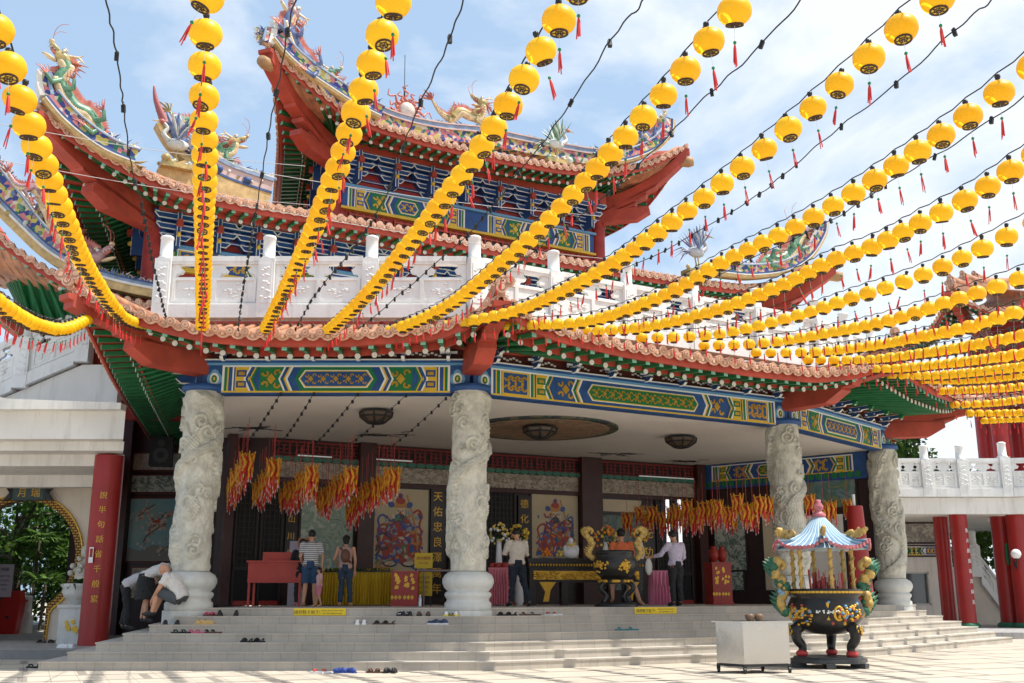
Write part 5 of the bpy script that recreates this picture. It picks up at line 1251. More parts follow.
r4 = Roof(); P0, P1 = aty(925, 392, 44), aty(1150, 392, 41.5); P0.z = P1.z = 0; zl2 = aty(985, 396, 43).z
r4.side(P0, P1, P0 + V((2.2, 2.6, 0)), P1 + V((-2.2, 2.6, 0)), P0 + V((4, 4.5, 0)), P1 + V((-4, 4.5, 0)), lambda t, c: zl2 + 0.8 * c, zl2 + 0.5, lambda t: zl2 + 1.8, bul=0.4, tsp=0.35, rsp=0.4)
r4.build('lower_roof', PV)

# ------------------------------------------------------------------ trees
LEAF1 = mat('leaf_green', (0.055, 0.13, 0.02), 0.5, var=0.5, scale=1.2, trans=0.35, col2=(0.03, 0.075, 0.014))
LEAF2 = mat('leaf_bright', (0.10, 0.19, 0.03), 0.5, var=0.4, scale=1.5, trans=0.35, col2=(0.06, 0.13, 0.02))
BARK = mat('bark', (0.12, 0.09, 0.06), 0.85, var=0.4, scale=6, bump=0.5)
def tree(label, P, h, r, nleaf=2600, leaf=0.16, lm=LEAF1, seed=1, name='tree', squash=0.8, cl=26):
    R_ = random.Random(seed); root = thing(name, label, 'tree', tuple(P)); P = V(P)
    m = MB(); top = P + V((R_.uniform(-.3, .3), 0, h * 0.72))
    m.tube(crom([P, P + V((0.1, 0, h * 0.3)), top], 5), [0.22 - 0.014 * i for i in range(11)], 9, 0)
    cs = []
    for k in range(cl):
        a = R_.uniform(0, 2 * pi); rr = r * sqrt(R_.random()) * 0.85; zz = h * 0.68 + R_.uniform(-0.55, 0.6) * r * squash * sqrt(max(0.05, 1 - (rr / r) ** 2)) * 1.6
        c = P + V((cos(a) * rr, sin(a) * rr, zz)); cs.append((c, R_.uniform(0.22, 0.42) * r))
    for c, _ in cs[:12]:
        s0 = lerp(P, top, R_.uniform(0.5, 1)); m.tube([s0, lerp(s0, c, 0.5) + V((0, 0, 0.1)), c], [0.09, 0.055, 0.02], 6, 0)
    m.build('trunk', BARK, root)
    m = MB()
    for k in range(nleaf):
        c, cr_ = R_.choice(cs); v = V((R_.gauss(0, 1), R_.gauss(0, 1), R_.gauss(0, 1))).normalized() * cr_ * R_.uniform(0.55, 1.05)
        p = c + v; d = (v.normalized() + V((R_.gauss(0, .5), R_.gauss(0, .5), R_.gauss(0, .5) - 0.2))).normalized(); s_ = leaf * R_.uniform(0.6, 1.3)
        x = d.cross(V((R_.random(), R_.random(), 1))).normalized()
        m.add([p, p + d * s_ * 0.5 + x * s_ * 0.32, p + d * s_, p + d * s_ * 0.5 - x * s_ * 0.32], [(0, 1, 2, 3)], 0 if R_.random() < 0.6 else 1)
    m.build('crown', [lm, LEAF2], root); return root
tree('leafy tree filling the left half of the moon gate', (-18.5, 40, 0.2), 5.6, 3.2, 5200, 0.26, seed=3)
tree('dense tree seen in the upper right of the moon gate', (-14.0, 42.5, 0.2), 5.4, 3.0, 5200, 0.24, seed=5)
tree('dark low tree at the foot of the moon gate opening', (-15.2, 39.0, 0.2), 2.6, 1.7, 3200, 0.22, seed=6)
tree('tall tree behind the moon gate garden', (-17.0, 47, 0.2), 8.0, 4.6, 5200, 0.36, seed=9, cl=36)
tree('tree top showing past the stair balustrade at the far left', (-23.5, 46, 0.2), 11.2, 2.8, 3000, 0.30, seed=11)
tree('leafy tree behind the outer staircase', (24.5, 56, 0.2), 7.0, 3.6, 5600, 0.30, LEAF2, seed=12)
tree('tree rising above the right terrace balustrade', (20.5, 54, 0.2), 11.4, 3.2, 4200, 0.28, seed=14)
tree('far tree between the last two red columns', (31.5, 60, 0.2), 8.0, 4.5, 4200, 0.34, seed=15)
for i, (x, y, h_, r_, lb) in enumerate(((-19.5, 37.5, 2.6, 1.8, 'rounded green shrub left of centre beyond the moon gate'), (-17.4, 43.5, 4.2, 2.6, 'bushy tree in the middle of the moon gate view'), (-12.8, 38.2, 3.2, 1.7, 'leafy shrub close behind the right edge of the moon gate'), (-22, 44, 4.5, 3.2, 'broad tree at the left edge of the moon gate view'), (-14, 50, 5.5, 4.5, 'broad dark tree closing the view through the moon gate'))):
    tree(lb, (x, y, 0.2), h_, r_, 5200, 0.24, LEAF1, 31 + i, cl=34, squash=1.0)
m = MB(); Rh = random.Random(77)
for k in range(9000):
    p = V((Rh.uniform(-28, -9), Rh.uniform(45.5, 47), 0.2 + 3.4 * Rh.random() ** 0.8)); d = V((Rh.gauss(0, 1), Rh.gauss(-.4, 1), Rh.gauss(0, 1))).normalized(); x = d.cross(V((Rh.random(), .3, 1))).normalized(); s_ = Rh.uniform(0.18, 0.36)
    m.add([p, p + d * s_ * .5 + x * s_ * .3, p + d * s_, p + d * s_ * .5 - x * s_ * .3], [(0, 1, 2, 3)], 0)
tag(m.build('hedge', LEAF1, origin=(-18, 46, 0.2)), 'dark clipped hedge closing the garden beyond the moon gate', 'hedge')
# broad-leaved palms in the gate
for i, (x, y, Y, lb) in enumerate(((44, 585, 36.5, 'fan leaved palm right of centre in the moon gate'), (38, 540, 38, 'arching palm high in the moon gate'), (12, 610, 37, 'low broad leaved shrub behind the white posts'))):
    p = aty(x, y, Y); root = thing('palm_plant', lb, 'plant', (p.x, p.y, 0.2)); m = MB(); m.tube([V((p.x, p.y, 0.2)), V((p.x + 0.05, p.y, p.z))], 0.05, 7); m.build('stem', BARK, root)
    m = MB(); Rp = random.Random(i)
    for k in range(16):
        a = k / 16 * 2 * pi; d = V((cos(a), sin(a), Rp.uniform(0.1, 0.9))).normalized(); L_ = Rp.uniform(0.7, 1.1)
        for j in range(9):
            b = (j - 4) * 0.22; s_ = d.cross(V((0, 0, 1))).normalized(); leafblade(m, V((p.x, p.y, p.z)) + d * L_ * 0.35, d * cos(b) + s_ * sin(b), L_ * 0.75, 0.035, 0, 0.35)
    m.build('fronds', mat('palm_leaf', (0.13, 0.24, 0.05), 0.45, trans=0.35), root)
# ------------------------------------------------------------------ fittings of the hall
MW = fr(Z(B1, 0), DB)
def bw(px, py):
    q = onp(px, py, B1, DB); return (V((q.x, q.y, 0)) - B1).dot(DB), q.z
PCLOTH = mat('pink_cloth', (0.62, 0.20, 0.24), 0.8); YCLOTH = mat('yellow_cloth', (0.52, 0.34, 0.015), 0.7); FURN = mat('red_lacquer', (0.38, 0.035, 0.025), 0.35, var=0.15); DARKW = mat('black_lacquer', (0.018, 0.014, 0.013), 0.3)
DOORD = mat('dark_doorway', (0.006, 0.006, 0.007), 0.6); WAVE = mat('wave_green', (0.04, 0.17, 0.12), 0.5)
vT0, vT1 = bw(400, 462)[1], bw(400, 450)[1]; vR0, vR1 = bw(400, 483)[1], bw(400, 466)[1]
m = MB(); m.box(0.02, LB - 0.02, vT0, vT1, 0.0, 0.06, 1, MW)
m.box(0.02, LB, vT1, vT1 + 0.05, 0, 0.12, 0, MW); m.box(0.02, LB, vT0 - 0.06, vT0, 0, 0.10, 0, MW)
n_ = int(LB / 0.5)
for i in range(n_):
    u = 0.1 + i * 0.5; v0 = vT0; h_ = vT1 - vT0
    for (a, b, c, d_) in ((0, 0.46, 0.15, 0.22), (0, 0.46, 0.78, 0.85), (0.05, 0.1, 0, 1), (0.36, 0.41, 0, 1), (0.1, 0.36, 0.45, 0.52), (0.2, 0.25, 0.2, 0.8)): m.box(u + a, u + b, v0 + h_ * c, v0 + h_ * d_, 0.06, 0.09, 0, MW)
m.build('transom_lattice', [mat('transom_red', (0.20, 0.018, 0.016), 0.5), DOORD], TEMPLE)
m = MB()
for i in range(int(LB / 0.28)):
    u = 0.14 + i * 0.28; m.disc((u, vT0 - 0.10, 0.0), 0.15, 8, 0, MW, 0.16, ry=0.07)
m.build('wave_trim', [WAVE], TEMPLE)
m = MB(); m.box(0.05, LB - 0.05, vR0, vR1, 0, 0.05, 0, MW)
R8 = random.Random(8)
for i in range(360):
    u = R8.uniform(0.2, LB - 0.2); m.ball((u, R8.uniform(vR0 + 0.06, vR1 - 0.06), 0.05), (R8.uniform(0.03, 0.14), R8.uniform(0.02, 0.05), 0.03), 6, 0, MW)
m.build('relief_frieze', [RELIEF], TEMPLE)
m = MB()
for x0, x1 in ((222, 231), (355, 371), (578, 598), (694, 702)):
    u0, u1 = bw(x0, 520)[0], bw(x1, 520)[0]; m.box(u0, u1, ZP, ZC, 0.0, 0.30, 0, MW); m.build('timber_post', [mat('post_timber', (0.055, 0.016, 0.014), 0.4, var=0.3)], TEMPLE); m = MB()
m.box(0, LB, vR0 - 0.14, vR0 - 0.02, 0, 0.12, 0, MW); m.box(0, LB, vR1 + 0.02, vT0 - 0.16, 0, 0.09, 0, MW)
m.build('wall_rails', [MATS['post_timber']], TEMPLE)
def wallrect(x0, y0, x1, y1):
    xm, ym = (x0 + x1) / 2, (y0 + y1) / 2
    return bw(x0, ym)[0], bw(x1, ym)[0], bw(xm, y1)[1], bw(xm, y0)[1]
def doorway(x0, y0, x1, y1):
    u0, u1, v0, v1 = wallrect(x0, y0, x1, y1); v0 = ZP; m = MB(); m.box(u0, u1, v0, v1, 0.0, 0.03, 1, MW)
    n = max(2, int((u1 - u0) / 0.75))
    for i in range(n):
        a = u0 + (u1 - u0) * i / n + 0.03; b = u0 + (u1 - u0) * (i + 1) / n - 0.03
        m.box(a, a + 0.06, v0, v1, 0.03, 0.08, 0, MW); m.box(b - 0.06, b, v0, v1, 0.03, 0.08, 0, MW); m.box(a, b, v0 + 0.9, v0 + 1.0, 0.03, 0.08, 0, MW); m.box(a, b, v0, v0 + 0.12, 0.03, 0.08, 2, MW)
        for k in range(int((b - a) / 0.13)): m.box(a + 0.1 + k * 0.13, a + 0.125 + k * 0.13, v0 + 1.0, v1, 0.03, 0.055, 0, MW)
        for k in range(int((v1 - v0 - 1) / 0.16)): m.box(a, b, v0 + 1.05 + k * 0.16, v0 + 1.07 + k * 0.16, 0.03, 0.05, 0, MW)
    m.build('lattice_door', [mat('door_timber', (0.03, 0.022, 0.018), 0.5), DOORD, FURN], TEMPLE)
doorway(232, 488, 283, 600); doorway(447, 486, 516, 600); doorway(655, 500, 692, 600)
# framed murals
def artpanel(x0, y0, x1, y1, ground, name='mural', fw=0.05):
    u0, u1, v0, v1 = wallrect(x0, y0, x1, y1); m = MB(); m.box(u0 - fw, u1 + fw, v0 - fw, v1 + fw, 0.0, 0.06, 1, MW); m.box(u0, u1, v0, v1, 0.06, 0.07, 0, MW)
    return m.build(name, [ground, DARKW], TEMPLE), (u0, u1, v0, v1)
PAL = [mat('art_red', (0.40, 0.07, 0.05), 0.6), mat('art_blue', (0.06, 0.12, 0.34), 0.6), mat('art_orange', (0.55, 0.25, 0.08), 0.6), mat('art_green', (0.10, 0.22, 0.14), 0.6), mat('art_purple', (0.20, 0.07, 0.18), 0.6), mat('art_cream', (0.62, 0.50, 0.36), 0.6), DK, mat('art_grey', (0.30, 0.33, 0.38), 0.6)]
def guardian(M, u0, u1, v0, v1, w, seed, parent):
    """door guardian in full robes: limbs, ribbons, beard, hat built from layered flat shapes"""
    R_ = random.Random(seed); m = MB(); W = u1 - u0; Hh = v1 - v0; cu = (u0 + u1) / 2; X = lambda a: cu + a * W; Y = lambda b: v0 + b * Hh; k = [0]
    def lay(): k[0] += 1; return w + 0.0005 * (k[0] % 60) + 0.002
    def blob(a, b, ra, rb, c, rot=0.0, n=10):
        z = lay(); m.prism([(X(a) + cos(t) * ra * W * cos(rot) - sin(t) * rb * W * sin(rot), Y(b) + cos(t) * ra * W * sin(rot) + sin(t) * rb * W * cos(rot)) for t in [i * 2 * pi / n for i in range(n)]], w, z, c, M)
    def ribbon(pts, wd, c):
        P = crom([V((X(a), Y(b), 0)) for a, b in pts], 5); z = lay()
        for p, q in zip(P[:-1], P[1:]):
            d = (q - p).normalized(); n_ = V((-d.y, d.x, 0)) * wd * W; m.prism([tuple((p + n_)[:2]), tuple((p - n_)[:2]), tuple((q - n_)[:2]), tuple((q + n_)[:2])], w, z, c, M)
    blob(0, 0.42, 0.30, 0.36, 4); blob(0, 0.3, 0.36, 0.30, 0)
    for i in range(130):
        t = R_.random(); sp = 0.36 - 0.14 * abs(t - 0.3); blob(R_.gauss(0, 0.17), 0.08 + t * 0.66, R_.uniform(0.02, 0.07), R_.uniform(0.012, 0.04), R_.choice((0, 0, 1, 1, 2, 2, 3, 4, 5, 7, 7)), R_.uniform(0, 3))
    for sg in (-1, 1):
        for j in range(4):
            a0 = R_.uniform(0.1, 0.25) * sg; b0 = R_.uniform(0.35, 0.7)
            ribbon([(a0, b0), (a0 + sg * 0.15, b0 + 0.08), (sg * 0.40, b0 + 0.02), (sg * 0.36, b0 - 0.12), (sg * 0.43, b0 - 0.2)], 0.018, R_.choice((6, 1, 5, 0)))
            ribbon([(a0, b0 - 0.3), (a0 + sg * 0.15, b0 - 0.35), (sg * 0.38, b0 - 0.3), (sg * 0.42, b0 - 0.36)], 0.02, R_.choice((2, 1, 6, 3)))
        blob(sg * 0.17, 0.08, 0.12, 0.05, 6); blob(sg * 0.17, 0.09, 0.10, 0.035, 5)
    ribbon([(0.33, 0.1), (0.30, 0.5), (0.12, 0.95)], 0.012, 2)
    blob(0, 0.72, 0.10, 0.11, 5); blob(0, 0.66, 0.09, 0.07, 6); blob(0, 0.72, 0.025, 0.03, 0)
    for sg in (-1, 1): blob(sg * 0.04, 0.745, 0.018, 0.01, 6)
    blob(0, 0.82, 0.13, 0.06, 2); blob(0, 0.87, 0.09, 0.06, 0); blob(0, 0.93, 0.04, 0.05, 4)
    for sg in (-1, 1): blob(sg * 0.17, 0.82, 0.06, 0.05, 1, 0.5 * sg)
    return m.build('guardian_figure', PAL, parent)
CREAMP = mat('mural_cream', (0.56, 0.47, 0.31), 0.7, var=0.12, scale=2)
for i, rc in enumerate(((370, 489, 427, 572), (531, 495, 577, 568))):
    o, (u0, u1, v0, v1) = artpanel(*rc, CREAMP); guardian(MW, u0 + 0.04, u1 - 0.04, v0 + 0.03, v1 - 0.05, 0.07, 4 + i, o)
LAND = patmat('landscape_mural', [(0.10, 0.17, 0.12), (0.34, 0.40, 0.32), (0.20, 0.30, 0.24), (0.50, 0.52, 0.44), (0.30, 0.34, 0.26)], 2.2, warp=1.5)
PINE = patmat('pine_mural', [(0.42, 0.46, 0.40), (0.48, 0.50, 0.44), (0.05, 0.11, 0.08), (0.50, 0.52, 0.46)], 3.5, warp=2)
artpanel(300, 497, 352, 575, LAND); artpanel(602, 500, 640, 512, CREAM); artpanel(602, 516, 640, 590, patmat('dusk_mural', [(0.03, 0.06, 0.07), (0.10, 0.16, 0.15), (0.2, 0.24, 0.2), (0.05, 0.08, 0.09)], 2.5))
# couplet boards
def couplet(x0, y0, x1, y1, s_, gap=1.3):
    u0, u1, v0, v1 = wallrect(x0, y0, x1, y1); m = MB(); m.box(u0, u1, v0, v1, 0.0, 0.10, 0, MW); o = m.build('couplet_board', [DARKW], TEMPLE)
    n = len(s_); g = (v1 - v0) / n; sz = min((u1 - u0) * 0.7, g * 0.8); text('lettering', s_, sz, MW @ T((u0 + u1) / 2, v1 - g * 0.78, 0.102), GOLD, o, vertical=True, gap=g / sz)
couplet(285, 492, 296, 560, '海山川風'); couplet(429, 489, 443, 596, '天佑忠良澤萬年'); couplet(517, 496, 529, 556, '德化眾生'); couplet(640, 505, 653, 560, '南記功'); couplet(701, 510, 712, 596, '春人心安太平')
# upright strip lights beside the far doorway
TLM = bpy.data.materials.new('tube_glow'); TLM.use_nodes = True; TLM.node_tree.nodes['Principled BSDF'].inputs['Emission Color'].default_value = (0.85, 1, 0.95, 1); TLM.node_tree.nodes['Principled BSDF'].inputs['Emission Strength'].default_value = 0.12
WL = bpy.data.materials.new('strip_light'); WL.use_nodes = True; e_ = WL.node_tree.nodes['Principled BSDF']; e_.inputs['Emission Color'].default_value = (1, 1, 1, 1); e_.inputs['Emission Strength'].default_value = 0.75; e_.inputs['Base Color'].default_value = (0.8, 0.8, 0.8, 1)
for x, lb in ((666.5, 'upright white strip light left of the man at the pink table'), (678.5, 'upright white strip light directly behind the head of the man at the pink table')):
    u, v0 = bw(x, 548); v1 = bw(x, 500)[1]; m = MB(); m.box(u - 0.05, u + 0.05, v0, v1, 0.1, 0.16, 0, MW); tag(m.build('strip_light', WL, origin=MW @ V((u, v0, 0.12))), lb, 'strip light', 'strip lights in the hall')
for x0, x1, y, lb in ((296, 330, 457, 'fluorescent tube under the transom left of the first dark post'), (374, 410, 461, 'fluorescent tube under the transom above the left guardian mural'), (636, 690, 478, 'fluorescent tube under the transom at the right end of the hall')):
    a, b = bw(x0, y)[0], bw(x1, y)[0]; v = bw((x0 + x1) / 2, y)[1] ; m = MB(); m.box(a, b, v - 0.016, v + 0.016, 0.17, 0.20, 0, MW); tag(m.build('tube_light', TLM, origin=MW @ V((a, v, 0.2))), lb, 'tube light', 'fluorescent tubes in the hall')
# right side wall murals
def sw(px, py): q = onp(px, py, WR0, dr_); return (V((q.x, q.y, 0)) - WR0).dot(dr_), q.z
def swpanel(x0, y0, x1, y1, g, name='mural'):
    u0, u1 = sw(x0, (y0 + y1) / 2)[0], sw(x1, (y0 + y1) / 2)[0]; v0, v1 = sw((x0 + x1) / 2, y1)[1], sw((x0 + x1) / 2, y0)[1]
    m = MB(); m.box(u0 - 0.06, u1 + 0.06, v0 - 0.06, v1 + 0.06, 0.0, 0.05, 1, M2); m.box(u0, u1, v0, v1, 0.05, 0.065, 0, M2); return m.build(name, [g, DARKW], TEMPLE)
swpanel(716, 516, 746, 570, PINE); swpanel(720, 572, 744, 590, PINE); swpanel(800, 470, 856, 508, patmat('hills_mural', [(0.03, 0.10, 0.12), (0.20, 0.22, 0.10), (0.07, 0.16, 0.14), (0.16, 0.24, 0.26), (0.26, 0.24, 0.1)], 1.6, warp=1.2))
swpanel(765, 512, 790, 590, CREAM); swpanel(806, 515, 846, 590, WPLAST, 'white_panel')
# left outer wall murals (birds and blossom)
OW = fr((-13, 33.0, 0), DL)
def owp(x0, y0, x1, y1, g):
    a, b = aty(x0, y0, 32.99), aty(x1, y1, 32.99); m = MB(); m.box(a.x + 13, b.x + 13, b.z, a.z, 0, 0.05, 1, OW); m.box(a.x + 13.06, b.x + 12.94, b.z + 0.06, a.z - 0.06, 0.05, 0.062, 0, OW)
    return m.build('mural', [g, DRED], TEMPLE), a.x + 13.06, b.x + 12.94, b.z + 0.06, a.z - 0.06
owp(131, 452, 182, 472, RELIEF); owp(131, 474, 182, 494, PINE)
SKYM = mat('mural_sky', (0.10, 0.27, 0.36), 0.6, var=0.3, scale=0.8, col2=(0.26, 0.38, 0.36))
mo, u0, u1, v0, v1 = owp(130, 497, 182, 563, SKYM)
m = MB(); Rm = random.Random(5); lv = 0
for k in range(5):
    a = V((u0 + (u1 - u0) * Rm.random(), v0 + (v1 - v0) * (0.15 + 0.15 * k), 0)); pts = [a]
    for j in range(6): pts.append(pts[-1] + V((Rm.uniform(-0.1, 0.32), Rm.uniform(-0.08, 0.2), 0)))
    pts = [V((min(u1 - 0.05, max(u0 + 0.05, p.x)), min(v1 - 0.05, p.y), 0)) for p in pts]
    for p, q in zip(pts[:-1], pts[1:]):
        if (q - p).length > 0.02: lv += 1; m.tube([OW @ V((p.x, p.y, 0.062)), OW @ V((q.x, q.y, 0.062))], 0.018, 5, 0)
        for j in range(5): m.disc((min(u1 - .06, max(u0 + .06, p.x + Rm.gauss(0, 0.12))), min(v1 - .06, max(v0 + .06, p.y + Rm.gauss(0, 0.1))), 0.0625), Rm.uniform(0.025, 0.06), 7, Rm.choice((1, 1, 2)), OW, 0.003 + 0.0007 * (lv % 20))
m.disc((u0 + 0.85, v0 + 1.2, 0.0625), 0.13, 8, 3, OW, 0.02, ry=0.05); m.disc((u0 + 0.72, v0 + 1.27, 0.0625), 0.04, 8, 3, OW, 0.022)
m.prism([(u0, v0), (u1, v0), (u1, v0 + 0.35), (u0 + 0.8, v0 + 0.5), (u0 + 0.4, v0 + 0.3), (u0, v0 + 0.42)], 0.0625, 0.066, 4, OW)
m.build('blossom_branches', [mat('branch_brown', (0.12, 0.08, 0.05), 0.7), mat('blossom', (0.5, 0.42, 0.36), 0.7), mat('blossom_pink', (0.45, 0.2, 0.18), 0.7), PAL[0], mat('rock_grey', (0.22, 0.22, 0.2), 0.8)], mo)
owp(131, 566, 182, 600, RELIEF)
m = MB()
for x in (124, 186): a = aty(x, 500, 32.8); m = MB(); m.box(a.x - 0.16, a.x + 0.16, 32.6, 32.9, 0.2, 9.0); m.build('timber_post', [MATS['post_timber']], TEMPLE)
spk = aty(161, 451, 30.5); SPK = thing('loudspeaker', 'black loudspeaker hanging high on the wall left of the first carved pillar', 'loudspeaker', tuple(spk))
m = MB(); M = fr(spk, dv(12)); m.box(-0.32, 0.32, -0.42, 0.42, -0.4, 0, 0, M); m.build('cabinet', BLK, SPK)
m = MB(); m.disc((0, -0.12, 0.0), 0.22, 16, 0, M, 0.02); m.disc((0, -0.12, 0.02), 0.10, 12, 1, M, 0.02); m.disc((0, 0.24, 0), 0.10, 12, 0, M, 0.02); m.build('drivers', [mat('cone_grey', (0.06, 0.06, 0.06), 0.4), BLK], SPK)
# ceiling medallion, lamps and little painted carp
cm_ = atz(543, 428, ZC); m = MB()
def cd(P, r, mi, z0, z1, n=40, k=1.0): m.lathe([(r, -z0), (r, -z1)], n, mi, T(P[0], P[1], ZC))
cd(cm_, 1.95, 0, 0.0, 0.05, 48); cd(cm_, 1.72, 1, 0.05, 0.06, 48)
MEDR = patmat('medallion_ring', [(0.02, 0.05, 0.04), (0.10, 0.10, 0.06), (0.03, 0.03, 0.05)], 6, kind='vor')
m.build('ceiling_medallion', [MEDR, patmat('medallion_art', [(0.28, 0.18, 0.10), (0.15, 0.18, 0.10), (0.34, 0.14, 0.10), (0.36, 0.28, 0.16), (0.12, 0.1, 0.08)], 3.5, warp=1.5)], TEMPLE)
LAMPG = mat('frosted_glass', (0.11, 0.075, 0.05), 0.4)
for (x, y, s_, lb) in ((376, 418, 1.0, 'eight sided ceiling lamp in the left bay of the porch'), (540, 431, 1.1, 'eight sided ceiling lamp in the middle of the painted ceiling medallion'), (681, 443, 1.1, 'eight sided ceiling lamp towards the right of the porch')):
    p = atz(x, y, ZC - 0.2); zt = ZC if s_ != 1.1 or x > 600 else ZC - 0.06
    L_ = thing('ceiling_lamp', lb, 'lamp', (p.x, p.y, zt), 0, 'octagonal ceiling lamps'); oc = lambda r, z: [(r * cos(pi / 8 + k * pi / 4), r * sin(pi / 8 + k * pi / 4), z) for k in range(8)]
    m = MB(); m.lathe([(0.15, zt), (0.38 * s_, zt - 0.07), (0.36 * s_, zt - 0.17), (0.2, zt - 0.3), (0.05, zt - 0.33)], 8, 0, T(p.x, p.y, 0), sm=False); m.build('glass', LAMPG, L_)
    m = MB()
    for k in range(8):
        a = 2 * pi * k / 8; c = lambda r, z: V((p.x + r * cos(a), p.y + r * sin(a), z)); m.tube([c(0.39 * s_, zt - 0.06), c(0.37 * s_, zt - 0.18), c(0.21, zt - 0.31), c(0.05, zt - 0.345)], 0.022, 5)
        b = 2 * pi * (k + 1) / 8; c2 = lambda r, z: V((p.x + r * cos(b), p.y + r * sin(b), z))
        for (r, z) in ((0.39 * s_, -0.07), (0.37 * s_, -0.18), (0.21, -0.31)): m.tube([c(r, zt + z), c2(r, zt + z)], 0.022, 5)
    m.build('frame', BLK, L_)
for (x, y, rot) in ((378, 435, 0), (615, 454, 0.2), (683, 461, 0.3), (250, 428, 0)):
    p = atz(x, y, ZC); m = MB(); 
    for k in range(26): m.prism([(-0.05, -0.012), (0.12, 0), (-0.05, 0.014)], 0, 0.004 + 0.0002 * k, 0, T(p.x, p.y, ZC - 0.012) @ RZ(rot + R8.uniform(-.6, .6)) @ T(R8.gauss(0, 0.3), R8.gauss(0, 0.1), 0) @ Matrix.Scale(2, 4))
    m.build('ceiling_carp', [DK], TEMPLE)

# ------------------------------------------------------------------ furniture in the porch
def legbox(m, x0, x1, y0, y1, z0, z1, mi=0, M=None): m.box(x0, x1, y0, y1, z0, z1, mi, M)
d0 = aty(246, 605, 25.4); DESK = thing('donation_desk', 'salmon red wooden desk on thin legs with a raised back box', 'desk', (d0.x + 0.6, 25.7, ZP))
x0, x1 = d0.x, aty(300, 605, 25.4).x; h = aty(270, 561, 25.4).z - ZP
FR2 = mat('desk_red', (0.50, 0.07, 0.05), 0.5, var=0.15)
m = MB(); m.box(x0, x1, 25.4, 26.0, ZP + h - 0.5, ZP + h - 0.03); m.box(x0 - 0.04, x1 + 0.04, 25.36, 26.04, ZP + h - 0.03, ZP + h + 0.01)
for a, b in ((x0 + 0.08, x1 - 0.08),): m.box(a, b, 25.385, 25.399, ZP + h - 0.12, ZP + h - 0.09, 0); m.box(a, b, 25.385, 25.399, ZP + h - 0.44, ZP + h - 0.41, 0)
m.build('cabinet', FR2, DESK); m = MB(); m.box(x0 + 0.25, x1 - 0.12, 25.75, 26.0, ZP + h + 0.012, ZP + h + 0.22); m.build('back_box', FR2, DESK)
for a in (x0 + 0.01, x1 - 0.06):
    for b in (25.42, 25.93): m = MB(); m.box(a, a + 0.05, b, b + 0.05, ZP, ZP + h - 0.5); m.build('leg', FR2, DESK)
def skirt(P0, P1, z0, z1, n, amp=0.035, wob=1):
    P0, P1 = V(P0), V(P1); d = (P1 - P0); Lg = d.length; d.normalize(); o = outn(d); vs = []; K = n * 8
    for i in range(K + 1):
        t = i / K; a = sin(t * n * 2 * pi) * amp * (1 + 0.4 * sin(t * 37)); p = P0 + d * (Lg * t)
        vs += [(*(p + o * a * 0.2)[:2], z1), (*(p + o * a)[:2], (z0 + z1) / 2), (*(p + o * a * 1.4)[:2], z0)]
    return vs, [(3 * i + k, 3 * i + k + 1, 3 * i + 3 + k + 1, 3 * i + 3 + k) for i in range(K) for k in (0, 1)]
def draped(label, xa, xb, ya, Y, depth, cloth, n, top=None, dirv=DL, tier=False):
    p = aty(xa, ya, Y); P0 = Z(p, 0); Lg = (xb - xa) * Y / 1081; P1 = P0 + dirv * Lg; bk = V((-dirv.y, dirv.x, 0)) * depth; zt = p.z
    t = thing('draped_table', label, 'table', tuple(Z(lerp(P0, P1, 0.5) + bk / 2, ZP))); m = MB()
    for a, b in ((P0, P1), (P1, P1 + bk), (P0 + bk, P0)): vs, fs = skirt(a, b, ZP + 0.03, zt, max(3, int(n * (b - a).length / Lg))); m.add(vs, fs, 0, None, True)
    if tier:
        for a, b in ((P0, P1), (P1, P1 + bk)): vs, fs = skirt(a + outn(dirv) * 0.03, b + outn(dirv) * 0.03, zt - 0.33, zt, max(3, int(n * 0.8)), 0.04); m.add(vs, fs, 0, None, True)
    m.build('skirt', cloth, t); m = MB(); q = [P0 - dirv * .02 + outn(dirv) * 0.03, P1 + dirv * .02 + outn(dirv) * 0.03, P1 + dirv * .02 + bk, P0 - dirv * .02 + bk]; m.prism([(v.x, v.y) for v in q], zt, zt + 0.035); m.build('tabletop', top or cloth, t)
    return t, P0, P1, zt + 0.035, bk
t1, ya0, ya1, zt1, bk1 = draped('long offering table with a pleated mustard yellow skirt behind the mother and child', 318, 392, 572, 26.6, 0.8, YCLOTH, 26, DARKW)
m = MB()
for k in range(260):
    p = lerp(ya0, ya1, R8.random()) + bk1 * R8.uniform(0.0, 0.4); leafblade(m, V((p.x, p.y, zt1)), (R8.uniform(-1, 1), R8.uniform(-1, .5), R8.uniform(0.2, 1.5)), R8.uniform(0.06, 0.15), 0.02, 0 if R8.random() < 0.8 else 1, 0.3, 2)
tag(m.build('leaf_garland', [FERN, YEL], origin=Z(ya0, zt1)), 'low row of green foliage and yellow blooms along the yellow skirted table', 'flowers')
t2, a, b, zt2_, bk2 = draped('small table under a salmon pink two tier cloth beside the second carved pillar', 489, 509, 569, 26.2, 0.7, PCLOTH, 9, tier=True)
t3, c, d, zt3, bk3 = draped('small square table under a bright pink frilled cloth in front of the man in lilac', 652, 671, 572, 26.6, 0.5, mat('bright_pink_cloth', (0.66, 0.22, 0.34), 0.8), 7, tier=True)
m = MB()
for k in range(9): p = lerp(a, b, R8.uniform(0.1, 0.9)) + bk2 * R8.uniform(0.1, 0.8); m.lathe([(0.06, 0), (0.08, 0.08), (0.05, 0.12)], 8, 0, T(p.x, p.y, zt2_))
tag(m.build('incense_pots', FURN, origin=Z(a, zt2_)), 'cluster of red incense pots on the salmon pink table', 'pots')
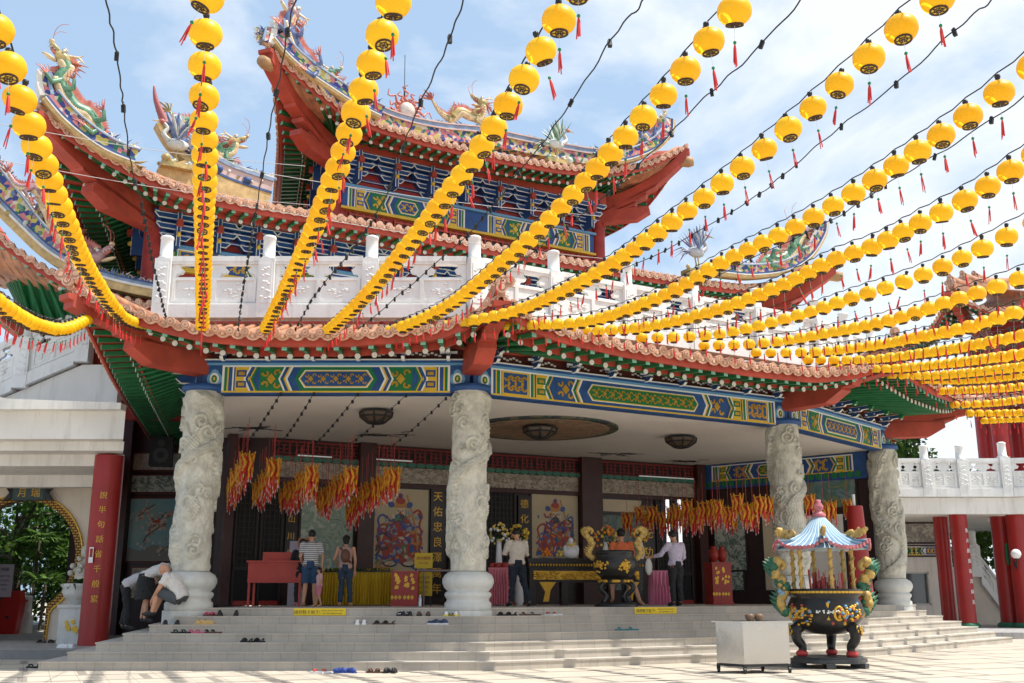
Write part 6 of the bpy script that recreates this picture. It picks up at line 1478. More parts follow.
for (x0, x1, y0, Y, lb, rt_) in ((392, 418, 571, 26.0, 'red cabinet with gilded panels standing between the yellow table and the second pillar', 0), (712, 734, 562, 31.0, 'red cabinet with gilded panels at the right end under two red vases', 20)):
    p = aty(x0, y0, Y); Lg = (x1 - x0) * Y / 1081; M = fr(Z(p, ZP), dv(rt_)); hh = p.z - ZP
    t = thing('altar_cabinet', lb, 'cabinet', tuple(Z(p, ZP)), 0, 'red gilded cabinets'); m = MB(); m.box(0, Lg, 0, hh - 0.04, -0.45, 0, 0, M); m.box(-0.03, Lg + 0.03, hh - 0.04, hh, -0.48, 0.03, 0, M); m.box(-0.02, Lg + 0.02, 0, 0.08, -0.46, 0.02, 0, M); m.build('body', FURN, t)
    m = MB()
    for (ca_, cb_) in ((0.05, 0.30), (0.36, 0.95)):
        for k in range(9): m.prism([(Lg * (ca_ + (cb_ - ca_) * R8.random()) + dx_, hh * R8.uniform(0.45, 0.9) + dy_) for dx_, dy_ in ((0, 0), (0.06, 0.02), (0.09, 0.09), (0.03, 0.07))][:4] if False else [(Lg * ca_ + (Lg * (cb_ - ca_)) * u_ + dx_, hh * v_ + dy_) for (u_, v_) in [(R8.uniform(0.1, 0.75), R8.uniform(0.45, 0.85))] for dx_, dy_ in ((0, 0), (0.07, 0.0), (0.09, 0.06), (0.03, 0.09))], 0, 0.008 + 0.0005 * k, 0, M)
        for k in range(3): m.prism([(Lg * (ca_ + cb_) / 2 + (k - 1) * 0.09 + dx_, hh * 0.25 + dy_) for dx_, dy_ in ((-0.045, 0), (0, -0.06), (0.045, 0), (0, 0.06))], 0, 0.008, 0, M)
    m.build('gilding', GOLD, t)
    if rt_:
        for k, xx in enumerate((0.28, 0.72)):
            v_ = M @ V((Lg * xx, hh, -0.2)); m = MB(); m.lathe([(0.06, 0), (0.12, 0.08), (0.16, 0.2), (0.13, 0.34), (0.07, 0.40), (0.10, 0.46)], 14, 0, T(v_))
            tag(m.build('vase', FURN, origin=v_), ('left', 'right')[k] + ' one of the two red vases on the gilded cabinet at the right end', 'vase', 'red vases on the cabinet')
p = aty(415, 553, 26.8); q = aty(432, 598, 26.8); BN = thing('notice_stand', 'yellow standing notice board with faint red and dark writing beside the red cabinet', 'sign', (p.x, 26.8, ZP)); M = fr(Z(p, 0), DL); wd = q.x - p.x
m = MB(); m.box(0, wd, p.z - 0.38, p.z, 0, 0.03, 0, M); m.box(0, wd, q.z + 0.05, p.z - 0.46, 0, 0.03, 0, M); m.box(0.02, 0.05, ZP, q.z + 0.05, 0, 0.03, 1, M); m.box(wd - 0.05, wd - 0.02, ZP, q.z + 0.05, 0, 0.03, 1, M); m.box(0.02, 0.05, p.z - 0.47, p.z - 0.37, 0, 0.03, 1, M); m.box(wd - 0.05, wd - 0.02, p.z - 0.47, p.z - 0.37, 0, 0.03, 1, M); m.build('boards', [mat('sign_yellow', (0.62, 0.44, 0.02), 0.5), BLK], BN)
text('lettering', '請勿觸摸', 0.09, M @ T(wd / 2, p.z - 0.16, 0.031), CRED, BN); text('lettering', 'PLEASE', 0.075, M @ T(wd / 2, p.z - 0.27, 0.031), CRED, BN)
for k, s_ in enumerate(('NO FOOD', 'NO DRINK', 'NO PETS', 'QUIET')): text('lettering', s_, 0.07, M @ T(wd / 2, p.z - 0.62 - k * 0.12, 0.031), DK, BN)
a, b = aty(418, 570.5, 26.4), aty(452, 570.5, 26.4); m = MB(); m.tube([a, b], 0.03, 8); m.tube([b - V((0.1, 0, 0)), V((b.x - 0.1, b.y, ZP))], 0.025, 6); m.tube([a + V((0.15, 0, 0)), V((a.x + 0.15, a.y, ZP))], 0.025, 6); tag(m.build('rail_barrier', mat('dull_steel', (0.25, 0.2, 0.2), 0.4, metal=0.6), origin=Z(a, ZP)), 'low dull metal rail in front of the yellow notice stand', 'barrier')
p = aty(420, 603, 25.6); m = MB(); m.lathe([(0.045, 0), (0.045, 0.2), (0.03, 0.22), (0.03, 0.26)], 12, 0, T(p.x, p.y, ZP)); tag(m.build('steel_flask', mat('steel_flask', (0.5, 0.52, 0.55), 0.25, metal=0.8), origin=Z(p, ZP)), 'small steel flask standing on the floor beside the red cabinet', 'flask')
m = MB(); a = aty(290, 541, 27.2); b = aty(304, 566, 27.2); m.box(a.x, b.x, 27.2, 27.5, ZP, a.z); tag(m.build('counter_box', mat('lilac_paint', (0.42, 0.36, 0.42), 0.5), origin=(a.x, 27.2, ZP)), 'pale lilac counter behind the raised red desk', 'counter')
a = aty(299, 547, 27.0); m = MB(); M = fr(a, DL); m.box(-0.02, 0.30, 0.0, 0.22, 0, 0.04, 0, M); m.box(0.03, 0.25, 0.04, 0.18, 0.04, 0.045, 1, M); tag(m.build('picture_frame', [mat('wood_frame', (0.35, 0.14, 0.04), 0.5), DK], origin=a), 'small brown picture frame on the lilac counter', 'picture frame')
# long altar with gilded apron
p0 = aty(528, 558, 27.6); AL = thing('altar_table', 'long black altar table with a gilded carved apron behind the big cauldron', 'altar', tuple(Z(p0, ZP))); M = fr(Z(p0, 0), dv(12)); Lg = 3.15; zt = p0.z
m = MB(); m.box(0, Lg, zt - 0.10, zt, -0.8, 0, 0, M)
for k in range(40): m.ball((0.06 + k * (Lg - 0.12) / 39, zt - 0.17, 0.0), (0.035, 0.04, 0.03), 6, 1, M)
m.box(0.02, Lg - 0.02, zt - 0.24, zt - 0.10, -0.78, -0.02, 0, M); m.build('tabletop', [DARKW, GOLD], AL)
m = MB(); m.box(0.05, Lg - 0.05, zt - 0.60, zt - 0.24, -0.76, -0.04, 1, M); m.box(0.15, Lg - 0.15, zt - 0.54, zt - 0.32, -0.04, -0.025, 0, M)
for k in range(150): m.ball((R8.uniform(0.18, Lg - 0.18), R8.uniform(zt - 0.52, zt - 0.34), -0.02), (R8.uniform(0.03, 0.08), R8.uniform(0.02, 0.04), 0.025), 6, 0, M)
m.build('gilded_apron', [GOLD, DARKW], AL)
for u in (0.05, 0.9, Lg - 1.0, Lg - 0.25):
    m = MB(); m.box(u, u + 0.16, ZP, zt - 0.6, -0.3, -0.05, 0, M); m.build('leg', DARKW, AL)
for u in (0.3, Lg - 0.6): m = MB(); m.prism([(u, zt - 0.6), (u + 0.45, zt - 0.6), (u + 0.30, zt - 0.8), (u + 0.25, ZP + 0.1), (u + 0.1, ZP + 0.1), (u + 0.16, zt - 0.85)], -0.1, -0.03, 0, M); m.build('carved_bracket', GOLD, AL)
ORG = mat('orange_fruit', (0.75, 0.22, 0.02), 0.5); YLW = mat('yellow_fruit', (0.7, 0.5, 0.12), 0.5)
for (x, mt, n, lb) in ((547, ORG, 9, 'pile of oranges on the altar left of the white seated figure'), (561, YLW, 7, 'pile of pale yellow fruit beside the oranges on the altar')):
    p = aty(x, 556, 27.7); 
    for k in range(n): q = V((p.x + R8.gauss(0, 0.09), p.y + R8.gauss(0.1, 0.07), zt + 0.045 + 0.07 * (k >= n - 3) + 0.05 * (k == n - 1)))
    m = MB(); m.lathe([(0.10, zt + 0.001), (0.24, zt + 0.04)], 14, 1, T(p.x, p.y + 0.1, 0))
    for (dx, dy, dz) in ((-.09, 0, 0), (.09, 0, 0), (0, -.09, 0), (0, .09, 0), (0.0, 0, 0.0), (-.045, -.03, .075), (.045, -.03, .075), (0, .05, .075), (0, 0, .14))[:n]: m.ball((p.x + dx, p.y + 0.1 + dy, zt + 0.085 + dz), 0.048, 8, 0)
    tag(m.build('fruit_pile', [mt, WHITEP], origin=(p.x, p.y, zt)), lb, 'fruit')
p = aty(571, 556, 27.75); BU = thing('seated_figurine', 'white porcelain seated laughing figure with a yellow scarf on the altar', 'figurine', (p.x, p.y, zt)); WP = mat('porcelain', (0.72, 0.72, 0.74), 0.25)
m = MB(); m.ball((p.x, p.y, zt + 0.14), (0.21, 0.15, 0.15), 14); m.ball((p.x, p.y - 0.03, zt + 0.27), (0.14, 0.12, 0.13), 12); m.ball((p.x, p.y - 0.02, zt + 0.44), (0.075, 0.08, 0.085), 12); m.ball((p.x - 0.15, p.y - 0.05, zt + 0.22), (0.06, 0.07, 0.12), 8); m.ball((p.x + 0.15, p.y - 0.05, zt + 0.22), (0.06, 0.07, 0.12), 8); m.build('body', WP, BU)
m = MB(); m.tube(crom([(p.x - 0.11, p.y - 0.1, zt + 0.38), (p.x, p.y - 0.18, zt + 0.30), (p.x + 0.11, p.y - 0.1, zt + 0.38)], 5), 0.03, 7); m.build('scarf', YLW, BU)
def bouquet(label, x, y, Y, s_, cols, vz=None):
    p = aty(x, y, Y); z0 = vz or ZP; t = thing('flower_vase', label, 'flowers', (p.x, p.y, z0), 0, 'flowers in vases')
    m = MB(); m.lathe([(0.07, z0), (0.12, z0 + 0.1), (0.06, max(z0 + 0.12, p.z - 0.16)), (0.08, max(z0 + 0.15, p.z - 0.1))], 12, 0, T(p.x, p.y, 0)); m.build('vase', WP, t)
    m = MB()
    for k in range(90): v = V((R8.gauss(0, 1), R8.gauss(0, 0.7), R8.gauss(0.3, 0.8))).normalized() * s_ * R8.uniform(0.5, 1); leafblade(m, p + v * 0.5, v, s_ * 0.55, 0.025, 0, 0.2, 3)
    m.build('leaves', FERN, t); m = MB()
    for k in range(46): v = V((R8.gauss(0, 1), R8.gauss(-0.3, 0.6), R8.gauss(0.4, 0.7))).normalized() * s_ * R8.uniform(0.7, 1.1); m.ball(p + v, R8.uniform(0.025, 0.05), 6, R8.randrange(len(cols)))
    m.build('blooms', cols, t)
bouquet('yellow and white flowers in a tall vase just right of the second pillar', 499, 535, 27.0, 0.26, [YLW, WP])
bouquet('yellow flowers in a vase beside the head of the man in the white shirt', 519, 534, 27.5, 0.22, [YLW, YEL])
bouquet('dark leafy bouquet with yellow blooms behind the cauldron', 606, 538, 27.5, 0.30, [YLW, ORG], zt); bouquet('bouquet with yellow and orange blooms between the cauldron handles', 640, 536, 28.2, 0.22, [YLW, ORG], zt)

# ------------------------------------------------------------------ the two cauldrons
def handle(m, M, s, mi, mi2):
    """gilded dragon handle: S-curved body with curling scroll top and frill"""
    P = [M @ V(p) for p in crom([(0, 0, 0), (0.22, 0, 0.10), (0.30, 0, 0.35), (0.14, 0, 0.55), (0.20, 0, 0.78), (0.38, 0, 0.95), (0.42, 0, 1.15), (0.25, 0, 1.25), (0.14, 0, 1.15), (0.22, 0, 1.05)], 5)]
    m.tube(P, [s * (0.105 - 0.0012 * i) for i in range(len(P))], 9, mi)
    for i in range(2, len(P) - 6, 2):
        t = (P[i + 1] - P[i]).normalized(); o_ = (M.to_3x3() @ V((1, 0, 0))).normalized(); q = P[i] + o_ * s * 0.10
        m.tube([q, q + (o_ * 0.8 + V((0, 0, 0.5))).normalized() * s * 0.16], [s * 0.06, 0.004], 5, mi2)
    for k in range(8): m.ball(P[int(len(P) * (0.1 + 0.09 * k))], s * 0.13, 6, mi if k % 3 else mi2)
c0 = atz(829, 667, 0.0); CB = thing('incense_burner', 'large black cauldron incense burner with gold dragon handles under a pale blue tiled canopy', 'incense burner', (c0.x, c0.y, 0)); sB = c0.y * CT / 1050 / 1.0
k_ = lambda py: aty(829, py, c0.y).z
W_ = lambda px: px * proj(c0)[2] / F
TB = T(c0.x, c0.y, 0)
m = MB(); pts = []
for k in range(48):
    a = 2 * pi * k / 48; r = W_(37) * (1 + 0.035 * cos(a * 6)); pts.append((r * cos(a), r * sin(a)))
m.prism(pts, 0.09, 0.16, 0, TB); m.prism([(x * 0.9, y * 0.9) for x, y in pts], 0.16, 0.20, 0, TB)
for k in range(6): a = 2 * pi * k / 6 + 0.3; m.box(-0.12, 0.12, -0.08, 0.08, 0, 0.09, 0, TB @ RZ(a) @ T(W_(34), 0, 0))
m.build('plinth', mat('iron_grey', (0.05, 0.052, 0.055), 0.45), CB)
R_b = W_(38)
prof = [(0.10, 0.60), (0.35, 0.62), (0.55, 0.72), (R_b - 0.02, 0.92), (R_b, 1.04), (R_b - 0.03, 1.16), (W_(34), 1.26), (W_(33), 1.30), (W_(36.5), 1.33), (W_(36.5), 1.45), (W_(33), 1.455), (W_(32), 1.35), (0.3, 1.33)]
m = MB(); m.lathe(prof, 48, 0, TB)
for k in range(56): a = 2 * pi * k / 56; m.box(-0.035, 0.035, -0.02, 0.006, 1.37, 1.41, 1, TB @ RZ(a + pi / 2) @ T(0, -W_(36.5), 0))
m.build('bowl', [BLACK, GOLD], CB)
# relief of dragons and characters on the bowl
m = MB(); Rc = random.Random(12)
def onbowl(a, z): 
    for (r0_, z0_), (r1_, z1_) in zip(prof[:-1], prof[1:]):
        if z0_ <= z <= z1_: r = r0_ + (r1_ - r0_) * (z - z0_) / (z1_ - z0_); return V((c0.x + r * cos(a), c0.y + r * sin(a), z))
for a0 in (-1.15, -2.6, 0.5, 2.0):
    for k in range(60): a = a0 + Rc.gauss(0, 0.24); z = min(1.22, max(0.78, 1.0 + Rc.gauss(0, 0.09))); m.ball(onbowl(a, z), (0.036, 0.036, Rc.uniform(0.012, 0.04)), 7, Rc.choice((0, 0, 0, 0, 1, 2)))
    m.tube([onbowl(a0 - 0.35 + 0.12 * cos(t), 1.0 + 0.12 * sin(t)) * 1.0 for t in [i * 0.45 for i in range(13)]], 0.028, 6, 0)
for k in range(26): a = -1.9 + Rc.uniform(-0.4, 0.45); m.ball(onbowl(a, 1.03 + Rc.uniform(-0.02, 0.02)), (0.02, 0.02, 0.018), 5, 3)
m.tube([onbowl(-1.78, 0.88), onbowl(-1.78, 1.2)], 0.035, 6, 0)
m.build('bowl_relief', [GOLD, PAL[0], LBLUE, WHITEP], CB)
for k, a in enumerate((pi + 0.12, -0.85, 1.15)):
    d_ = V((cos(a), sin(a), 0)); P = [V((c0.x, c0.y, 0)) + d_ * r + V((0, 0, z)) for r, z in ((0.50, 0.78), (0.60, 0.68), (0.60, 0.52), (0.50, 0.38), (0.52, 0.27))]
    m = MB(); m.tube(crom(P, 4), [0.125 - 0.0035 * i for i in range(17)], 10, 0); m.ball(P[1] + d_ * 0.05, (0.10, 0.10, 0.12), 8, 0)
    for j in range(16): an_ = Rc.uniform(-1, 1); m.ball(P[1] + d_ * 0.05 + (d_ * cos(an_) + V((-d_.y, d_.x, 0)) * sin(an_)) * 0.095 + V((0, 0, Rc.uniform(-.10, .08))), (0.016, 0.016, 0.03), 5, 1)
    m.ball(P[-1] + V((0, 0, -0.015)), (0.12, 0.12, 0.075), 10, 2); m.build('leg', [BLACK, GOLD, mat('paw_red', (0.50, 0.05, 0.05), 0.4)], CB)
GLY = mat('glossy_yellow', (0.55, 0.36, 0.09), 0.42, var=0.4, scale=7, col2=(0.30, 0.20, 0.07))
for k, a in enumerate((pi + 0.15, 0.15)):
    m = MB(); handle(m, TB @ RZ(a) @ T(W_(35), 0, 0.98) @ Matrix.Scale(0.80, 4), 0.9, 0, 1); 
    for j in range(18): m.ball(TB @ RZ(a) @ V((W_(35) + Rc.uniform(0.10, 0.26), Rc.uniform(-0.09, 0.09), 1.15 + Rc.uniform(0, 0.55))), Rc.uniform(0.03, 0.06), 6, Rc.choice((0, 1, 2)))
    m.build('handle', [GLY, mat('scale_green', (0.03, 0.14, 0.08), 0.5, var=0.3), mat('scale_blue', (0.22, 0.34, 0.42), 0.5)], CB)
zr0 = k_(548)
for k in range(6):
    a = 2 * pi * k / 6 + 0.52; m = MB(); x, y = c0.x + W_(30) * cos(a), c0.y + W_(30) * sin(a); m.lathe([(0.05, 1.40), (0.036, 1.5), (0.036, zr0), (0.06, zr0 + 0.06)], 10, 0, T(x, y, 0))
    m.tube([V((x + 0.042 * cos(t), y + 0.042 * sin(t), 1.45 + (zr0 - 1.45) * t / 25)) for t in [i * 0.5 for i in range(50)]], 0.018, 5, 0); m.build('canopy_post', GLY, CB)
m = MB(); RW = W_(50); nS = 12; zt_ = k_(520)
CT_ = mat('canopy_tile', (0.16, 0.30, 0.46), 0.5, var=0.2, scale=8)
for k in range(72):
    a = 2 * pi * k / 72; ph = (a - 0.32) % (pi / 3) - pi / 6; e = RW * (0.93 + 0.09 * (abs(ph) / (pi / 6)) ** 2); up = 0.16 * (abs(ph) / (pi / 6)) ** 3
    P = [V((c0.x + r * cos(a), c0.y + r * sin(a), z)) for r, z in ((e, zr0 - 0.02 + up), (e * 0.75, zr0 + 0.07 + up * 0.4), (e * 0.42, zr0 + 0.26), (0.1, zt_ + 0.06))]
    m.tube(P, [0.036, 0.032, 0.024, 0.010], 6, 0 if k % 2 else 1, cap=True); d_ = V((cos(a), sin(a), 0)); m.tube([P[0] - d_ * 0.01, P[0] + d_ * 0.03], 0.040, 8, 2, True, False)
m.lathe([(RW * 0.90, zr0 - 0.03), (RW * 0.7, zr0 + 0.06), (RW * 0.41, zr0 + 0.24), (0.12, zt_)], 36, 1, TB)
m.build('canopy', [CT_, mat('canopy_pale', (0.38, 0.50, 0.58), 0.5), PINK], CB)
for k in range(6):
    m = MB(); a = 2 * pi * k / 6 + 0.32
    for j in range(11): r = RW * (0.62 + 0.036 * j); m.ball((c0.x + r * cos(a), c0.y + r * sin(a), zr0 + 0.26 + 0.03 * sin(j * 1.3) + (0.06 if j > 7 else 0)), (0.05, 0.05, Rc.uniform(0.04, 0.09)), 6)
    m.build('canopy_dragon', GLY, CB)
m = MB(); m.lathe([(0.08, zt_), (0.13, zt_ + 0.05), (0.14, zt_ + 0.10), (0.08, zt_ + 0.16), (0.06, zt_ + 0.18), (0.10, zt_ + 0.23), (0.10, zt_ + 0.28), (0.05, zt_ + 0.34), (0.065, zt_ + 0.39), (0.02, zt_ + 0.40)], 18, 0, TB); m.build('gourd_finial', PINK, CB)
m = MB()
for k in range(60):
    a, r = Rc.uniform(0, 2 * pi), Rc.uniform(0.05, 0.5); x, y = c0.x + r * cos(a), c0.y + r * sin(a); hh = Rc.uniform(0.18, 0.5); m.tube([V((x, y, 1.33)), V((x + Rc.gauss(0, 0.03), y, 1.33 + hh))], 0.008 if k % 3 else 0.022, 5, 0 if k % 3 else 1)
tag(m.build('joss_sticks', [mat('joss_pink', (0.6, 0.18, 0.16), 0.6), CRED], origin=(c0.x, c0.y, 1.33)), 'red and pink joss sticks standing in the ash of the canopied burner', 'joss sticks')
# inner cauldron on the porch
i0 = aty(616, 605, 24.4); IC = thing('incense_cauldron', 'round black cauldron with gold dragon handles on the porch in front of the altar', 'incense burner', (i0.x, 24.4, ZP)); TI = T(i0.x, 24.4, ZP)
m = MB(); m.lathe([(0.49, 0), (0.49, 0.05), (0.44, 0.09), (0.42, 0.10)], 28, 0, TI); m.build('plinth', BLACK, IC)
m = MB(); m.lathe([(0.08, 0.60), (0.30, 0.62), (0.45, 0.74), (0.51, 0.90), (0.49, 1.05), (0.42, 1.14), (0.44, 1.16), (0.44, 1.24), (0.40, 1.245), (0.38, 1.16), (0.2, 1.15)], 36, 0, TI); 
for k in range(70): a = Rc.choice((-1.2, -2.4)) + Rc.gauss(0, 0.18); m.ball((0.51 * cos(a), 0.51 * sin(a), 0.90 + Rc.gauss(0, 0.06)), 0.03, 6, 1, TI)
for k in range(50): a = Rc.uniform(0, 6.3); m.ball((0.36 * cos(a), 0.36 * sin(a), 0.56), (0.05, 0.05, 0.04), 6, 1, TI)
m.lathe([(0.33, 0.50), (0.35, 0.56), (0.30, 0.62)], 24, 0, TI); m.build('bowl', [BLACK, GOLD], IC)
for a in (-0.6, -2.5, 0.9, 2.2):
    m = MB(); m.tube(crom([TI @ V((0.30 * cos(a), 0.30 * sin(a), 0.56)), TI @ V((0.46 * cos(a), 0.46 * sin(a), 0.42)), TI @ V((0.30 * cos(a), 0.30 * sin(a), 0.24)), TI @ V((0.38 * cos(a), 0.38 * sin(a), 0.1))], 5), 0.055, 8); m.build('leg', BLACK, IC)
for a in (pi, 0.0): m = MB(); handle(m, TI @ RZ(a) @ T(0.42, 0, 1.05) @ Matrix.Scale(0.55, 4), 0.55, 0, 0); m.build('handle', GLY, IC)

# stainless cabinet on castors
STEEL = mat('stainless', (0.50, 0.49, 0.47), 0.14, metal=1.0, bump=0.35, bscale=1.5)
b0 = atz(745, 674, 0.0); SX = thing('steel_cabinet', 'stainless steel box cabinet on castors in front of the canopied burner', 'cabinet', tuple(b0)); hb = aty(745, 622, b0.y).z
dB1 = (atz(793, 671, 0.0) - b0); Lb = 0.92; dB1.normalize(); dB2 = V((-dB1.y, dB1.x, 0)); dB2 = (atz(724, 669, 0.0) - b0).normalized(); L2 = 0.60
dB1 = V((0.985, 0.17, 0)); dB2 = V((-0.17, 0.985, 0)); dB2 = dv(128); dB1 = dv(38 - 20)
q = [b0, b0 + dB1 * 0.92, b0 + dB1 * 0.92 + dB2 * 0.62, b0 + dB2 * 0.62]
m = MB(); m.prism([(v.x, v.y) for v in q], 0.16, hb - 0.02); m.build('cabinet', STEEL, SX)
cq = sum(q, V((0, 0, 0))) / 4; q2 = [cq + (v - cq) * 1.12 for v in q]; m = MB(); m.prism([(v.x, v.y) for v in q2], hb - 0.018, hb + 0.012); m.build('top', STEEL, SX)
m = MB(); q3 = [cq + (v - cq) * 1.02 for v in q]; m.prism([(v.x, v.y) for v in q3], 0.115, 0.155); m.build('base_frame', BLK, SX)
for v in q3:
    m = MB(); v = cq + (v - cq) * 0.95; m.tube([V((v.x - 0.02, v.y, 0.05)), V((v.x + 0.02, v.y, 0.05))], 0.05, 12, 0, True, False); m.box(v.x - 0.03, v.x + 0.03, v.y - 0.02, v.y + 0.03, 0.05, 0.115); m.build('castor', BLK, SX)
for x, lb in ((750, 'left small brown pot on the steel cabinet'), (759, 'right small brown pot on the steel cabinet')):
    p = aty(x, 620, cq.y - 0.05); m = MB(); m.lathe([(0.05, 0), (0.085, 0.05), (0.09, 0.09), (0.06, 0.12)], 12, 0, T(p.x, p.y, hb + 0.012)); tag(m.build('small_pot', mat('clay', (0.16, 0.10, 0.06), 0.5), origin=(p.x, p.y, hb + 0.012)), lb, 'pot', 'small pots on the steel cabinet')
# red post with candle at the right
p = aty(862, 600, 27.6); CP = thing('candle_post', 'fat red post topped with a white candle, left of the last carved pillar', 'candle', (p.x, 27.6, ZP)); zz = aty(860, 506, 27.6).z
m = MB(); m.lathe([(0.34, ZP), (0.30, ZP + 0.3), (0.20, zz - 0.1), (0.19, zz)], 20, 0, T(p.x, 27.6, 0)); m.build('post', CRED, CP); m = MB(); m.lathe([(0.04, zz), (0.04, zz + 0.30)], 10, 0, T(p.x - 0.02, 27.6, 0)); m.build('candle', WHITEP, CP)

# yellow warning strips on the top riser
SYEL = mat('strip_yellow', (0.85, 0.60, 0.02), 0.5)
for (x0, x1, yy, PP, dd, lb) in ((294, 346, 611, EDGE[6][0], DL, 'yellow warning strip with black characters on the top step, left'), (634, 676, 609, EDGE[6][1], DM, 'yellow warning strip with black characters on the top step below the cauldron')):
    a = onp(x0, yy, PP, dd); b = onp(x1, yy, PP, dd); Lg = (b - a).length; t = thing('warning_strip', lb, 'sign', (a.x, a.y, ZP - 0.15), 0, 'yellow strips on the top step'); M = fr(Z(a, ZP - 0.148), dd)
    m = MB(); m.box(0, Lg, 0, 0.142, 0.016, 0.024, 0, M); m.build('strip', SYEL, t); h2 = 0.085
    text('lettering', '請把鞋子脫下!', h2, M @ T(Lg * 0.26, 0.035, 0.025), DK, t, ext=0.001); text('lettering', 'PLEASE LEAVE YOUR SHOES', h2 * 0.42, M @ T(Lg * 0.74, 0.085, 0.025), DK, t, ext=0.001); text('lettering', 'OFF THE TEMPLE FLOOR', h2 * 0.42, M @ T(Lg * 0.74, 0.03, 0.025), DK, t, ext=0.001)

# ------------------------------------------------------------------ hanging tasselled pendants
def pendant_proto():
    t = thing('hanging_pendant', 'x', 'pendant', (0, 0, 0), 0, 'red and gold tasselled pendants under the porch ceiling')
    YR = mat('ribbon_yellow', (0.66, 0.29, 0.015), 0.6, var=0.4, scale=9); RR = mat('ribbon_red', (0.55, 0.03, 0.02), 0.6); m = MB()
    for k in range(6):
        a = k * pi / 3; c = lambda r, z, da=0.0: V((r * cos(a + da), r * sin(a + da), z))
        m.tube([c(0.03, 0), c(0.15, -0.02), c(0.17, 0.05)], 0.014, 4, 0); m.tube([c(0.15, -0.03), c(0.11, -0.2, 0.5), c(0.13, -0.38)], [0.024, 0.045, 0.022], 4, 0); m.tube([c(0.13, -0.05, 0.5), c(0.14, -0.22), c(0.08, -0.42, 0.5)], 0.014, 4, 1)
    m.ball((0, 0, -0.2), (0.07, 0.07, 0.16), 8, 1); m.build('knot', [YR, RR], t, local=True); m = MB()
    for k in range(7):
        a = k * 0.9; x, y = 0.11 * cos(a), 0.11 * sin(a); L_ = 0.10 + 0.26 * ((k * 37) % 5) / 5
        m.tube([(x, y, -0.30), (x * 1.1, y, -0.34 - L_)], [0.016, 0.020], 5, 0 if k % 3 else 2); m.tube([(x * 1.1, y, -0.34 - L_), (x * 1.2, y * 1.1, -0.40 - L_)], [0.010, 0.012], 5, 1)
    m.build('tassels', [RR, mat('tassel_pink', (0.62, 0.40, 0.38), 0.6), YR], t, local=True)
    m = MB(); m.tube([(0, 0, 0), (0, 0, 0.8)], 0.006, 4); m.build('cord', FURN, t, local=True); return t
PEND = pendant_proto(); first = True
def addp(P, lab, sc_=1.0, rz=0):
    global first
    P = V(P) + V((R8.gauss(0, 0.03), R8.gauss(0, 0.03), R8.gauss(0, 0.05))); sc_ *= R8.uniform(0.9, 1.12); rz = R8.uniform(0, 6)
    if first: PEND.location = P; PEND['label'] = lab; PEND.scale = (sc_,) * 3; first = False; return
    dup(PEND, P, rz, lab, scale=sc_)
ORD = ['first', 'second', 'third', 'fourth', 'fifth', 'sixth', 'seventh', 'eighth', 'ninth', 'tenth', 'eleventh', 'twelfth', 'thirteenth', 'fourteenth', 'fifteenth', 'sixteenth', 'seventeenth', 'eighteenth', 'nineteenth', 'twentieth']
for i in range(21, 60): ORD.append({2: 'twenty-', 3: 'thirty-', 4: 'forty-', 5: 'fifty-'}[i // 10] + ORD[i % 10 - 1] if i % 10 else {3: 'thirtieth', 4: 'fortieth', 5: 'fiftieth'}[i // 10])
for r_, ((xa, ya), (xb, yb)) in enumerate((((247, 453), (232, 487)), ((276, 460), (258, 486)), ((313, 467), (286, 489)), ((353, 468), (322, 495)), ((396, 466), (352, 500)))):
    A_, B_ = aty(xa, ya, 23.6), aty(xb, yb, 27.0); n = 9 + r_
    for k in range(n): addp(lerp(A_, B_, k / (n - 1)), '%s pendant from the near end of the %s row right of the first pillar' % (ORD[k], ORD[r_]), 0.95, k)
xs = [(761, 495, 24.6), (747, 502, 24.8), (737, 497, 25.2), (728, 505, 25.5), (718, 500, 26), (711, 506, 26.3), (703, 502, 26.6), (695, 508, 26.9), (687, 504, 27.2), (679, 508, 27.5), (671, 506, 27.8), (663, 510, 28.1), (654, 508, 28.4), (646, 512, 28.7), (639, 510, 29), (625, 511, 29.5), (755, 508, 26.5), (742, 507, 27.3), (731, 510, 28), (722, 509, 28.4), (699, 512, 29), (752, 500, 27.5), (767, 503, 26.2), (712, 512, 29.5), (684, 513, 30), (809, 497, 26.5), (822, 505, 27), (830, 503, 27.6), (847, 502, 28.4), (799, 504, 29)]
xs.sort()
for k, (x, y, Y) in enumerate(xs): addp(aty(x, y, Y), '%s pendant from the left in the cluster at the right of the porch' % ORD[k], 0.9, k)

